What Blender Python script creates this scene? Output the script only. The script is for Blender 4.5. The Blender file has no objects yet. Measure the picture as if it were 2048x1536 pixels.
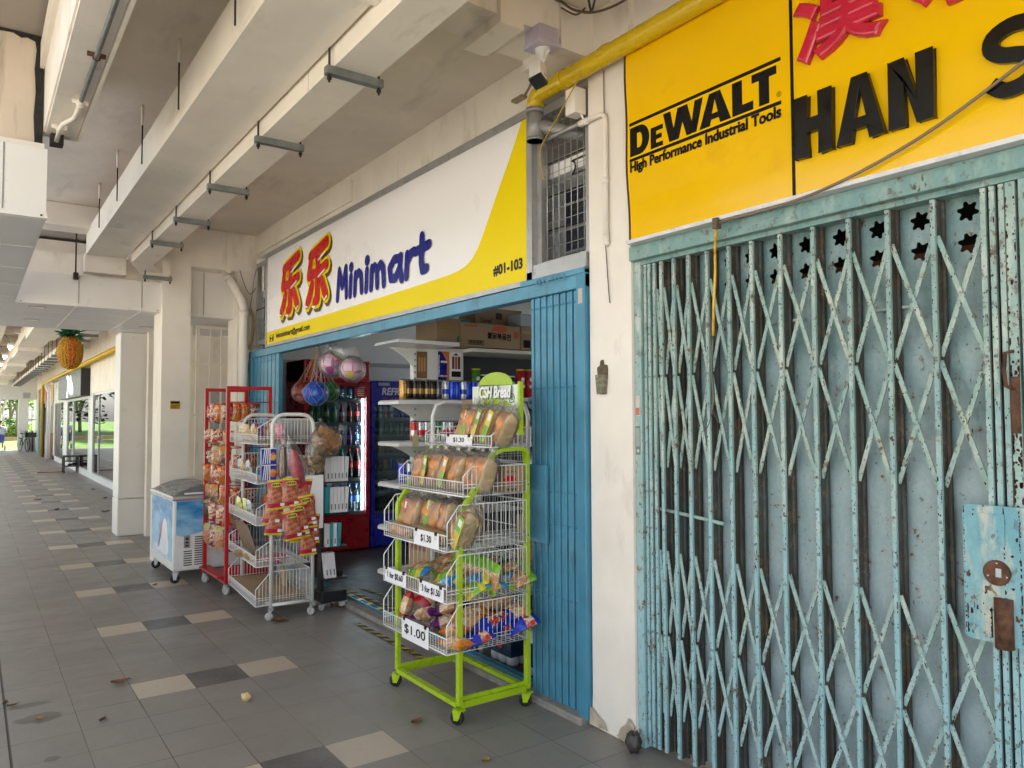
import bpy, bmesh, math, random
from mathutils import Vector, Matrix
from mathutils.geometry import tessellate_polygon
R = math.radians
PI = math.pi
sc = bpy.context.scene
COL = sc.collection
rnd = random.Random(7)

# ------------------------------------------------------------------ camera
cam = bpy.data.cameras.new('camera')
cam.sensor_width = 36
cam.lens = 36 * 1518 / 2048
cam.clip_start = 0.05
cam.clip_end = 800
co = bpy.data.objects.new('camera', cam)
COL.objects.link(co)
_y, _p, _r = R(35.467), R(2.441), R(-.21)
F_ = Vector((math.sin(_y) * math.cos(_p), math.cos(_y) * math.cos(_p), math.sin(_p)))
R_ = Vector((math.cos(_y), -math.sin(_y), 0))
U_ = R_.cross(F_)
R2 = R_ * math.cos(_r) + U_ * math.sin(_r)
U2 = U_ * math.cos(_r) - R_ * math.sin(_r)
co.matrix_world = Matrix.Translation((0, 0, 1.6)) @ Matrix((R2, U2, -F_)).transposed().to_4x4()
sc.camera = co

# ------------------------------------------------------------------ world, sun, exposure
SUN_EL, SUN_AZ = R(58), R(62)
w = bpy.data.worlds.new('World')
sc.world = w
w.use_nodes = True
nt = w.node_tree
sky = nt.nodes.new('ShaderNodeTexSky')
sky.sky_type = 'NISHITA'
sky.sun_disc = False
sky.sun_elevation = SUN_EL
sky.sun_rotation = SUN_AZ
sky.dust_density = 2.5
sky.air_density = 1.0
hs = nt.nodes.new('ShaderNodeHueSaturation')      # thin tropical cloud veil greys the blue
hs.inputs['Saturation'].default_value = .35
nt.links.new(sky.outputs[0], hs.inputs['Color'])
nt.links.new(hs.outputs[0], nt.nodes['Background'].inputs[0])
nt.nodes['Background'].inputs[1].default_value = 0.15
sd = Vector((math.sin(SUN_AZ) * math.cos(SUN_EL), math.cos(SUN_AZ) * math.cos(SUN_EL), math.sin(SUN_EL)))
sl = bpy.data.lights.new('sun', 'SUN')
sl.energy = 4.5
sl.angle = R(.5)
sl.color = (1, .95, .87)
so = bpy.data.objects.new('sun', sl)
so.rotation_euler = (-sd).to_track_quat('-Z', 'Y').to_euler()
COL.objects.link(so)
sc.view_settings.view_transform = 'Standard'
sc.view_settings.look = 'None'
sc.view_settings.exposure = 2.25
sc.view_settings.gamma = 1
sc.cycles.max_bounces = 10
sc.cycles.diffuse_bounces = 6
sc.cycles.transparent_max_bounces = 24
sc.cycles.caustics_reflective = False
sc.cycles.caustics_refractive = False
sc.cycles.use_denoising = True

# ------------------------------------------------------------------ materials
class NT:
    def __init__(s, name):
        s.m = bpy.data.materials.new(name)
        s.m.use_nodes = True
        s.t = s.m.node_tree
        s.b = s.t.nodes['Principled BSDF']
        s.out = s.t.nodes['Material Output']
        s.tc = s.t.nodes.new('ShaderNodeTexCoord')
    def link(s, a, b): s.t.links.new(a, b)
    def val(s, sock, v):
        if hasattr(v, 'links'): s.link(v, sock)
        elif isinstance(v, tuple) and len(v) == 3 and sock.type == 'RGBA': sock.default_value = (*v, 1)
        else: sock.default_value = v
    def noise(s, scale, detail=4, rough=.55, vec=None, dist=0, stretch=None):
        n = s.t.nodes.new('ShaderNodeTexNoise')
        n.inputs['Scale'].default_value = scale
        n.inputs['Detail'].default_value = detail
        n.inputs['Roughness'].default_value = rough
        n.inputs['Distortion'].default_value = dist
        v = vec or s.tc.outputs['Object']
        if stretch:
            mp = s.t.nodes.new('ShaderNodeMapping')
            mp.inputs['Scale'].default_value = stretch
            s.link(v, mp.inputs[0])
            v = mp.outputs[0]
        s.link(v, n.inputs['Vector'])
        return n.outputs[0]
    def rng(s, v, a, b, c=0., d=1.):
        n = s.t.nodes.new('ShaderNodeMapRange')
        for i, x in enumerate((v, a, b, c, d)): s.val(n.inputs[i], x)
        return n.outputs[0]
    def math(s, op, a, b=0., c=0.):
        n = s.t.nodes.new('ShaderNodeMath')
        n.operation = op
        s.val(n.inputs[0], a); s.val(n.inputs[1], b); s.val(n.inputs[2], c)
        return n.outputs[0]
    def mix(s, f, a, b, mode='MIX'):
        n = s.t.nodes.new('ShaderNodeMix')
        n.data_type = 'RGBA'
        n.blend_type = mode
        s.val(n.inputs[0], f); s.val(n.inputs[6], a); s.val(n.inputs[7], b)
        return n.outputs[2]
    def xyz(s, v=None):
        n = s.t.nodes.new('ShaderNodeSeparateXYZ')
        s.link(v or s.tc.outputs['Object'], n.inputs[0])
        return n.outputs
    def bump(s, h, strength=.3, dist=.01):
        n = s.t.nodes.new('ShaderNodeBump')
        n.inputs['Strength'].default_value = strength
        n.inputs['Distance'].default_value = dist
        s.link(h, n.inputs['Height'])
        s.link(n.outputs[0], s.b.inputs['Normal'])
    def set(s, col=None, rough=None, metal=None, spec=None, coat=None):
        for k, v in (('Base Color', col), ('Roughness', rough), ('Metallic', metal), ('Specular IOR Level', spec), ('Coat Weight', coat)):
            if v is not None: s.val(s.b.inputs[k], v)
        return s.m

def mul(c, k): return tuple(min(1, x * k) for x in c)

def mat(name, col, rough=.5, metal=0., var=.12, vs=5., bump=0., bs=60., dirt=None, spec=.5, coat=0., bd=.004):
    n = NT(name)
    f = n.rng(n.noise(vs), .3, .7)
    c = n.mix(f, mul(col, 1 - var), mul(col, 1 + var))
    if dirt:  # (colour, amount 0..1, scale, stretch)
        d = n.rng(n.noise(dirt[2], 8, .65, stretch=dirt[3] if len(dirt) > 3 else None), .62 - .2 * dirt[1], .85 - .1 * dirt[1], 0, .85)
        c = n.mix(d, c, dirt[0])
    r = n.rng(n.noise(vs * 2.3), .3, .7, max(0, rough - .07), min(1, rough + .07))
    if bump: n.bump(n.noise(bs, 5), bump, bd)
    return n.set(c, r, metal, spec, coat)

def plastic_clear(name, fac=.16, tint=(1, 1, 1), rough=.12, bump=.6, bs=18):
    n = NT(name)
    tr = n.t.nodes.new('ShaderNodeBsdfTransparent')
    tr.inputs[0].default_value = (*tint, 1)
    gl = n.t.nodes.new('ShaderNodeBsdfGlossy')
    gl.inputs['Roughness'].default_value = rough
    df = n.t.nodes.new('ShaderNodeBsdfDiffuse')
    df.inputs[0].default_value = (.8, .8, .8, 1)
    bp = n.t.nodes.new('ShaderNodeBump')
    bp.inputs['Strength'].default_value = bump
    bp.inputs['Distance'].default_value = .02
    n.link(n.noise(bs, 3, .6, dist=.6), bp.inputs['Height'])
    n.link(bp.outputs[0], gl.inputs['Normal'])
    lw = n.t.nodes.new('ShaderNodeLayerWeight')
    lw.inputs[0].default_value = .25
    n.link(bp.outputs[0], lw.inputs['Normal'])
    m1 = n.t.nodes.new('ShaderNodeMixShader')
    n.link(n.rng(lw.outputs['Fresnel'], 0, 1, fac * .55, .8), m1.inputs[0])
    n.link(tr.outputs[0], m1.inputs[1]); n.link(gl.outputs[0], m1.inputs[2])
    m2 = n.t.nodes.new('ShaderNodeMixShader')
    m2.inputs[0].default_value = fac * .15
    n.link(m1.outputs[0], m2.inputs[1]); n.link(df.outputs[0], m2.inputs[2])
    n.link(m2.outputs[0], n.out.inputs[0])
    return n.m

def glass(name, refl=.1, tint=(.9, .97, .95), rough=0.):
    n = NT(name)
    tr = n.t.nodes.new('ShaderNodeBsdfTransparent')
    tr.inputs[0].default_value = (*tint, 1)
    gl = n.t.nodes.new('ShaderNodeBsdfGlossy')
    gl.inputs['Roughness'].default_value = rough
    fr = n.t.nodes.new('ShaderNodeFresnel')
    fr.inputs[0].default_value = 1.5
    mx = n.t.nodes.new('ShaderNodeMixShader')
    n.link(n.rng(fr.outputs[0], 0.04, 1, refl, 1), mx.inputs[0])
    n.link(tr.outputs[0], mx.inputs[1]); n.link(gl.outputs[0], mx.inputs[2])
    n.link(mx.outputs[0], n.out.inputs[0])
    return n.m

def emit(name, col, s):
    n = NT(name)
    n.b.inputs['Emission Color'].default_value = (*col, 1)
    n.b.inputs['Emission Strength'].default_value = s
    return n.set(col)

def rusty(name, cols, rough=.5, amount=.5, speck=55., chalk=None, zlight=None):
    """weathered gate paint: patches of several faded paints, light painted in low down, rust specks and scabs"""
    n = NT(name)
    c = n.mix(n.rng(n.noise(2.6, 5, .6, stretch=(3, 3, .8)), .42, .58), cols[0], cols[1])
    c = n.mix(n.rng(n.noise(6.5, 6, .7, stretch=(2, 2, .7)), .5, .66), c, cols[2])
    if zlight:
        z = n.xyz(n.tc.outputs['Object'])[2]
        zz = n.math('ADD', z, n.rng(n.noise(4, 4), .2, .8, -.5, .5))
        c = n.mix(n.rng(zz, zlight[0], zlight[1], .85, 0), c, zlight[2])  # paler, bluer tint low down paints in the brighter light there
    c = n.mix(n.rng(n.noise(speck, 3, .6), .5, .52, .94, 1.04), (0, 0, 0), c)
    s1 = n.rng(n.noise(speck, 5, .6, stretch=(1, 1, .7)), .665 - .04 * amount, .69 - .04 * amount)
    big = n.rng(n.noise(4.3, 6, .75), .46, .60)
    s2 = n.rng(n.noise(speck * .35, 7, .72), .66 - .045 * amount, .68 - .045 * amount)
    f = n.math('MULTIPLY', n.math('MAXIMUM', s1, s2), n.rng(big, 0, 1, .35, 1))
    rc = n.mix(n.noise(speck * 1.5, 3), (.045, .018, .01), (.16, .07, .035))
    halo = n.rng(n.noise(speck * .35, 7, .72), .59 - .05 * amount, .66 - .05 * amount, 0, .5)
    c = n.mix(n.math('MULTIPLY', halo, big), c, (.30, .22, .13))
    c = n.mix(f, c, rc)
    n.bump(n.math('SUBTRACT', n.math('MULTIPLY', n.noise(35, 5), .4), f), .5, .0025)
    return n.set(c, n.rng(f, 0, 1, rough, .9))

M = {}
M['cream'] = mat('cream_paint', (.81, .75, .665), .6, var=.07, vs=2.2, bump=.3, bs=26, dirt=((.42, .34, .25), .22, 3.5, (1, 1, .35)))
M['ceil'] = mat('ceiling_paint', (.76, .69, .595), .62, var=.09, vs=1.6, bump=.6, bs=9, dirt=((.42, .36, .29), .25, 3.2, (1, .25, 1)), bd=.012)
M['duct'] = mat('duct_paint', (.81, .745, .65), .5, var=.07, vs=2, bump=.3, bs=12, dirt=((.45, .37, .28), .25, 5, (1, .3, 1)))
M['colw'] = mat('column_paint', (.80, .74, .67), .6, var=.06, vs=3, bump=.4, bs=16, dirt=((.46, .40, .33), .14, 4, (1, 1, .4)))
M['plaster'] = mat('bare_plaster', (.45, .38, .29), .9, var=.3, vs=14, bump=.8, bs=40)
M['clad'] = mat('cladding_panel', (.74, .71, .67), .4, var=.03, vs=1.5, dirt=((.42, .34, .27), .08, 4))
M['soffit'] = mat('soffit_metal', (.62, .62, .64), .42, var=.04, vs=1.2, spec=.6)
M['soot'] = mat('black_mould', (.02, .018, .016), .9, var=.5, vs=20, bump=.5)
M['stained'] = mat('stained_wall', (.60, .50, .39), .7, var=.08, vs=2, bump=.3, bs=20, dirt=((.10, .07, .05), .38, 5, (2.2, 2.2, .22)))
M['steel'] = mat('galvanised_steel', (.20, .215, .215), .45, .6, var=.2, vs=16)
M['steelw'] = mat('grey_frame', (.42, .42, .42), .4, .55, var=.1, vs=8, dirt=((.12, .11, .10), .2, 14))
M['dark'] = mat('dark_metal', (.03, .022, .018), .6, .3, var=.4, vs=20)
M['black'] = mat('black_plastic', (.014, .014, .015), .42, var=.2)
M['rubber'] = mat('black_rubber', (.016, .016, .017), .7, var=.3, vs=30)
M['chrome'] = mat('chrome', (.6, .6, .6), .25, 1.)
M['rust'] = mat('rust', (.105, .045, .024), .85, var=.55, vs=26, bump=.8, bs=70, dirt=((.03, .014, .01), .5, 30))
M['scab'] = mat('rust_scab', (.05, .02, .011), .95, var=.5, vs=60, spec=.1)
M['rustch'] = rusty('rusted_channel', ((.075, .095, .09), (.06, .055, .045), (.04, .028, .019)), .75, 1.5, 42)
M['tealbar'] = rusty('weathered_teal_paint', ((.31, .43, .395), (.23, .36, .345), (.50, .57, .51)), .42, 1.25, 46, zlight=(.75, 1.75, (.29, .51, .565)))
M['tealdiag'] = rusty('faded_teal_strap_paint', ((.31, .43, .385), (.25, .38, .355), (.50, .535, .445)), .5, 1.35, 42, zlight=(.3, 1.2, (.36, .52, .54)))
M['tealpanel'] = rusty('blue_grey_panel_paint', ((.22, .33, .335), (.15, .26, .265), (.29, .385, .39)), .3, .8, 50, zlight=(.9, 2.1, (.36, .46, .49)))
M['tealhead'] = rusty('gate_header_paint', ((.21, .34, .325), (.16, .30, .30), (.30, .40, .375)), .45, 1.5, 44)
M['lockpl'] = rusty('lock_plate_paint', ((.14, .36, .44), (.20, .42, .48), (.52, .54, .44)), .4, 1.4, 34)
M['blue'] = mat('blue_gate_paint', (.07, .25, .375), .36, var=.18, vs=5, bump=.25, bs=22, dirt=((.07, .10, .10), .42, 9, (3, 3, .5)))
M['blued'] = mat('blue_frame_paint', (.05, .22, .34), .4, var=.15, vs=4, bump=.15, dirt=((.09, .11, .10), .25, 7))
M['yellow'] = mat('yellow_sign_film', (.82, .63, .002), .4, var=.02, vs=1, spec=.15)
M['white'] = mat('white_sign_film', (.84, .82, .83), .32, var=.02, vs=1, spec=.15)
M['hany'] = mat('yellow_acrylic', (.80, .475, .002), .12, var=.035, vs=1.3, bump=.04, bs=1.6, spec=.32, dirt=((.62, .30, .01), .12, 2.5), bd=.03)
M['blk'] = mat('black_film', (.012, .011, .011), .3, var=.1, spec=.15)
M['blkg'] = mat('black_gloss_letter', (.010, .009, .008), .17, var=.2, vs=9, spec=.3, coat=.12)
M['redg'] = mat('crimson_gloss_letter', (.50, .016, .045), .22, var=.15, vs=8, coat=.3)
M['maroon'] = mat('maroon_edge', (.045, .008, .007), .5, var=.3)
M['navy'] = mat('navy_film', (.010, .014, .19), .3, var=.05, spec=.15)
M['red'] = mat('red_film', (.52, .012, .016), .3, var=.05, spec=.15)
M['brown'] = mat('shadow_brown_film', (.10, .06, .015), .4)
M['ypipe'] = mat('yellow_pipe_paint', (.62, .42, .005), .3, var=.05, vs=7, dirt=((.25, .16, .02), .08, 10))
M['gpipe'] = mat('grey_pipe', (.27, .27, .265), .45, .3, var=.15, vs=8)
M['green'] = mat('lime_green_paint', (.36, .52, .008), .3, var=.06, vs=9, coat=.2)
M['wire'] = mat('white_wire', (.74, .74, .72), .35, var=.05)
M['wpaint'] = mat('white_powder_coat', (.68, .68, .66), .35, var=.06, vs=8, dirt=((.35, .30, .25), .12, 14))
M['rpaint'] = mat('red_rack_paint', (.40, .010, .012), .35, var=.1, vs=8)
M['card'] = mat('cardboard', (.36, .24, .13), .8, var=.1, vs=8, bump=.1)
M['cardd'] = mat('brown_board', (.20, .135, .085), .75, var=.12, vs=12, bump=.2)
M['paper'] = mat('white_paper', (.80, .79, .82), .5, var=.02)
M['crust'] = mat('bread_crust', (.50, .19, .043), .32, var=.5, vs=13, bump=.5, bs=34)
M['crumb'] = mat('bread_side', (.72, .50, .24), .6, var=.25, vs=12, bump=.3, bs=50)
M['bag'] = plastic_clear('clear_bag', .17, rough=.06, bump=1., bs=34)
M['baghaze'] = plastic_clear('hazy_bag', .17, rough=.2)
M['pglass'] = glass('fridge_glass', .05, (.80, .88, .90))
M['sglass'] = glass('shop_glass', .16, (.72, .80, .77))
M['tealp'] = mat('teal_card', (.03, .36, .40), .4)
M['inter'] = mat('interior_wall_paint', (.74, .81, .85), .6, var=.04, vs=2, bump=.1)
M['shopfl'] = mat('dark_shop_floor', (.045, .042, .04), .5, var=.3, vs=4)
M['concrete'] = mat('threshold_concrete', (.26, .24, .22), .85, var=.25, vs=14, bump=.6, bs=50)
M['lilac'] = mat('lilac_box', (.50, .46, .58), .5)
M['lit'] = emit('led', (.85, .95, 1), 20)
M['tube'] = emit('lit_tube', (1, .96, .85), 5)
M['led2'] = emit('led_sign', (.9, .95, 1), 2.2)

def C(col, rough=.35, **k):
    key = 'c%02x%02x%02x' % tuple(int(min(1, x) ** .4545 * 255) for x in col) + '_%d' % int(rough * 100)
    if key not in M:
        M[key] = mat('print_' + key, col, rough, **k)
    return M[key]

# ------------------------------------------------------------------ mesh helpers
class MB:
    def __init__(s): s.v = []; s.f = []; s.mi = []; s.sm = []
    def add(s, vs, fs, m=0, smooth=False):
        b = len(s.v)
        s.v += [tuple(v) for v in vs]
        for f in fs:
            s.f.append(tuple(b + i for i in f)); s.mi.append(m); s.sm.append(smooth)
        return s
    def box(s, x0, x1, y0, y1, z0, z1, m=0):
        if x1 < x0: x0, x1 = x1, x0
        if y1 < y0: y0, y1 = y1, y0
        if z1 < z0: z0, z1 = z1, z0
        return s.add([(x0, y0, z0), (x1, y0, z0), (x1, y1, z0), (x0, y1, z0), (x0, y0, z1), (x1, y0, z1), (x1, y1, z1), (x0, y1, z1)],
                     [(0, 3, 2, 1), (4, 5, 6, 7), (0, 1, 5, 4), (1, 2, 6, 5), (2, 3, 7, 6), (3, 0, 4, 7)], m)
    def cbox(s, x0, x1, y0, y1, z0, z1, b=.006, m=0):
        """box with chamfered edges"""
        bm = bmesh.new()
        bmesh.ops.create_cube(bm, size=1)
        bmesh.ops.scale(bm, vec=(x1 - x0, y1 - y0, z1 - z0), verts=bm.verts)
        bmesh.ops.translate(bm, vec=((x0 + x1) / 2, (y0 + y1) / 2, (z0 + z1) / 2), verts=bm.verts)
        bmesh.ops.bevel(bm, geom=bm.edges[:], offset=b, segments=2, profile=.5, affect='EDGES')
        bm.verts.index_update()
        s.add([v.co for v in bm.verts], [[v.index for v in f.verts] for f in bm.faces], m)
        bm.free()
        return s
    def bar(s, p, q, w, d, m=0, up=(0, 0, 1)):
        """rectangular bar p->q, w along side, d along the other"""
        p, q = Vector(p), Vector(q)
        a = (q - p).normalized()
        u = Vector(up)
        if abs(a.dot(u)) > .98: u = Vector((1, 0, 0))
        x = a.cross(u).normalized() * (w / 2)
        y = x.cross(a).normalized() * (d / 2)
        vs = [p - x - y, p + x - y, p + x + y, p - x + y, q - x - y, q + x - y, q + x + y, q - x + y]
        return s.add(vs, [(0, 3, 2, 1), (4, 5, 6, 7), (0, 1, 5, 4), (1, 2, 6, 5), (2, 3, 7, 6), (3, 0, 4, 7)], m)
    def tube(s, pts, r, n=8, m=0, closed=False, caps=True, flat=None):
        """flat=(w,d): rectangular section"""
        pts = [Vector(p) for p in pts]
        N = len(pts)
        rings = []
        prev = None
        for i in range(N):
            a = pts[i - 1] if (i or closed) else pts[i]
            b = pts[(i + 1) % N] if (i < N - 1 or closed) else pts[i]
            t = (b - a)
            if t.length < 1e-9: t = Vector((0, 0, 1))
            t.normalize()
            if prev is None:
                u = Vector((0, 0, 1)) if abs(t.z) < .9 else Vector((0, 1, 0))
                x = t.cross(u).normalized()
            else:
                x = (prev - t * prev.dot(t)).normalized()
            prev = x
            y = t.cross(x)
            k = 1.
            if 0 < i < N - 1:
                c = max(.5, min(1, ((pts[i] - pts[i - 1]).normalized()).dot(t)))
                k = 1 / c
            rr = r[i] if isinstance(r, (list, tuple)) else r
            if flat:
                w, d = flat
                ring = [pts[i] + x * sx * w / 2 + y * sy * d / 2 for sx, sy in ((-1, -1), (1, -1), (1, 1), (-1, 1))]
            else:
                ring = [pts[i] + (x * math.cos(2 * PI * j / n) + y * math.sin(2 * PI * j / n)) * rr for j in range(n)]
            rings.append(ring)
        nn = 4 if flat else n
        vs = [v for ring in rings for v in ring]
        fs = []
        for i in range(N if closed else N - 1):
            k = (i + 1) % N
            for j in range(nn):
                fs.append((i * nn + j, i * nn + (j + 1) % nn, k * nn + (j + 1) % nn, k * nn + j))
        s.add(vs, fs, m, smooth=not flat)
        if caps and not closed:
            b = len(s.v) - len(vs)
            s.f += [tuple(b + j for j in reversed(range(nn))), tuple(b + (N - 1) * nn + j for j in range(nn))]
            s.mi += [m, m]; s.sm += [False, False]
        return s
    def lathe(s, prof, o=(0, 0, 0), n=16, m=0, axis=(0, 0, 1), smooth=True):
        """prof: [(r,h,(mat))]"""
        o = Vector(o); a = Vector(axis).normalized()
        u = Vector((1, 0, 0)) if abs(a.x) < .9 else Vector((0, 1, 0))
        x = a.cross(u).normalized(); y = a.cross(x)
        b = len(s.v)
        for p in prof:
            for j in range(n):
                t = 2 * PI * j / n
                s.v.append(tuple(o + a * p[1] + (x * math.cos(t) + y * math.sin(t)) * p[0]))
        for i in range(len(prof) - 1):
            mm = prof[i][2] if len(prof[i]) > 2 else m
            for j in range(n):
                s.f.append((b + i * n + j, b + i * n + (j + 1) % n, b + (i + 1) * n + (j + 1) % n, b + (i + 1) * n + j))
                s.mi.append(mm); s.sm.append(smooth)
        return s
    def prism(s, outer, fr, depth, m=0, holes=(), side=None):
        """outline in (a,b) of frame fr, front at +depth, back at 0"""
        loops = [list(outer)] + [list(h) for h in holes]
        flat = [p for l in loops for p in l]
        tri = tessellate_polygon([[Vector((p[0], p[1], 0)) for p in l] for l in loops])
        n = len(flat)
        vs = [fr(p[0], p[1], depth) for p in flat] + [fr(p[0], p[1], 0) for p in flat]
        fs = [tuple(t) for t in tri]
        s.add(vs, fs + [tuple(n + i for i in reversed(t)) for t in fs], m)
        b = len(s.v) - 2 * n
        k = 0
        for l in loops:
            L = len(l)
            for i in range(L):
                a0, a1 = k + i, k + (i + 1) % L
                s.f.append((b + a0, b + a1, b + n + a1, b + n + a0)); s.mi.append(m if side is None else side); s.sm.append(False)
            k += L
        return s
    def text(s, body, fr, size, d0=.001, depth=.001, m=0, bold=0., align='LEFT', sx=1., shear=0., space=1., width=None, height=None):
        """flat lettering in frame fr; bold = stroke growth in metres; width = fit to this length"""
        cu = bpy.data.curves.new('t', 'FONT')
        cu.body = body; cu.size = 1; cu.shear = shear; cu.space_character = space
        cu.resolution_u = 3
        ob = bpy.data.objects.new('t', cu)
        COL.objects.link(ob)
        dg = bpy.context.evaluated_depsgraph_get()
        me = bpy.data.meshes.new_from_object(ob.evaluated_get(dg))
        vs = [v.co.copy() for v in me.vertices]; fs = [tuple(p.vertices) for p in me.polygons]
        bpy.data.objects.remove(ob); bpy.data.curves.remove(cu); bpy.data.meshes.remove(me)
        if not vs: return s
        x0, x1 = min(v.x for v in vs), max(v.x for v in vs)
        y0, y1 = min(v.y for v in vs), max(v.y for v in vs)
        ky = height / (y1 - y0) if height else size
        kx = width / (x1 - x0) if width else ky * sx
        ox = {'LEFT': 0, 'CENTER': (x1 - x0) / 2, 'RIGHT': x1 - x0}[align]
        offs = [(0, 0)] if not bold else [(0, 0)] + [(bold * math.cos(t * PI / 4), bold * math.sin(t * PI / 4)) for t in range(8)]
        for i, (dx, dy) in enumerate(offs):
            d = d0 + depth + i * .00012
            s.add([fr((v.x - x0 - ox) * kx + dx, (v.y - (y0 if height else 0)) * ky + dy, d) for v in vs], fs, m)
        return s
    def strokes(s, lines, fr, r, d0, m=0, n=10):
        """round brush strokes; each polyline [(a,b),...] with radius r"""
        d = d0
        for L in lines:
            rr = r
            for i, p in enumerate(L):
                d += .00009
                k = p[2] if len(p) > 2 else 1
                q = rr * k
                s.add([fr(p[0] + q * math.cos(2 * PI * j / n), p[1] + q * math.sin(2 * PI * j / n), d) for j in range(n)], [tuple(range(n))], m)
                if i:
                    o = L[i - 1]
                    k0 = o[2] if len(o) > 2 else 1
                    t = Vector((p[0] - o[0], p[1] - o[1]))
                    if t.length < 1e-6: continue
                    nx, ny = -t.y / t.length, t.x / t.length
                    d += .00009
                    s.add([fr(o[0] + nx * rr * k0, o[1] + ny * rr * k0, d), fr(o[0] - nx * rr * k0, o[1] - ny * rr * k0, d),
                           fr(p[0] - nx * q, p[1] - ny * q, d), fr(p[0] + nx * q, p[1] + ny * q, d)], [(0, 1, 2, 3)], m)
        return s
    def ball(s, c, r, n=20, m=0, k=(1, 1, 1), fn=None):
        b = len(s.v); H = n // 2
        c = Vector(c)
        for i in range(H + 1):
            th = PI * i / H
            for j in range(n):
                ph = 2 * PI * j / n
                d = Vector((math.sin(th) * math.cos(ph) * k[0], math.sin(th) * math.sin(ph) * k[1], math.cos(th) * k[2]))
                q = r * (fn(d) if fn else 1)
                s.v.append(tuple(c + d * q))
        for i in range(H):
            for j in range(n):
                f = (b + i * n + j, b + (i + 1) * n + j, b + (i + 1) * n + (j + 1) % n, b + i * n + (j + 1) % n)
                s.f.append(f); s.mi.append(m); s.sm.append(True)
        return s
    def mesh(s, name, mats, off=(0, 0, 0)):
        me = bpy.data.meshes.new(name)
        me.from_pydata([(v[0] - off[0], v[1] - off[1], v[2] - off[2]) for v in s.v], [], s.f)
        for k in mats: me.materials.append(M[k] if isinstance(k, str) else k)
        me.polygons.foreach_set('material_index', s.mi)
        me.polygons.foreach_set('use_smooth', s.sm)
        me.update()
        return me
    def build(s, name, mats, parent=None, local=False, origin=None, bevel=0):
        if not isinstance(mats, (list, tuple)): mats = [mats]
        if parent is not None:
            off = (0, 0, 0) if local else parent.location
            if not local and parent.parent: off = parent.location + parent.parent.location
        elif origin is not None: off = origin
        else:
            xs = [v[0] for v in s.v]; ys = [v[1] for v in s.v]; zs = [v[2] for v in s.v]
            off = ((min(xs) + max(xs)) / 2, (min(ys) + max(ys)) / 2, min(zs))
        o = bpy.data.objects.new(name, s.mesh(name, mats, off))
        COL.objects.link(o)
        if parent is not None: o.parent = parent
        else: o.location = off
        if bevel:
            md = o.modifiers.new('bevel', 'BEVEL')
            md.width = bevel; md.segments = 2; md.limit_method = 'ANGLE'; md.angle_limit = R(50)
        return o

def tag(o, label=None, cat=None, group=None, kind=None):
    if label: o['label'] = label
    if cat: o['category'] = cat
    if group: o['group'] = group
    if kind: o['kind'] = kind
    return o

def T(name, label, cat, loc=(0, 0, 0), group=None, rot=(0, 0, 0)):
    o = bpy.data.objects.new(name, None)
    o.empty_display_size = .1
    o.location = loc; o.rotation_euler = rot
    COL.objects.link(o)
    return tag(o, label, cat, group)

def dup(o, loc, rot=None, label=None, group=None, scale=None):
    r = o.copy(); COL.objects.link(r)
    r.location = loc
    if rot is not None: r.rotation_euler = rot
    if scale is not None: r.scale = scale
    for ch in list(o.children):
        c = ch.copy(); COL.objects.link(c); c.parent = r
        for g in list(ch.children):
            d = g.copy(); COL.objects.link(d); d.parent = c
    return tag(r, label, None, group)

ORD = 'first second third fourth fifth sixth seventh eighth ninth tenth eleventh twelfth thirteenth fourteenth fifteenth sixteenth'.split()
def Fx(X, y0=0., z0=0., sgn=-1):      # facade frame, facing -X: a runs to -Y (right in view), b up
    return lambda a, b, d: Vector((X - d, y0 - a, z0 + b))
def Fy(Y, x0=0., z0=0.):              # facing -Y: a runs to +X, b up
    return lambda a, b, d: Vector((x0 + a, Y - d, z0 + b))
def yz(X): return lambda a, b, d: Vector((X - d, a, b))     # absolute y,z on a plane facing -X
def arc(cx, cy, r, a0, a1, n=8): return [(cx + r * math.cos(a0 + (a1 - a0) * i / n), cy + r * math.sin(a0 + (a1 - a0) * i / n)) for i in range(n + 1)]

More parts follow.
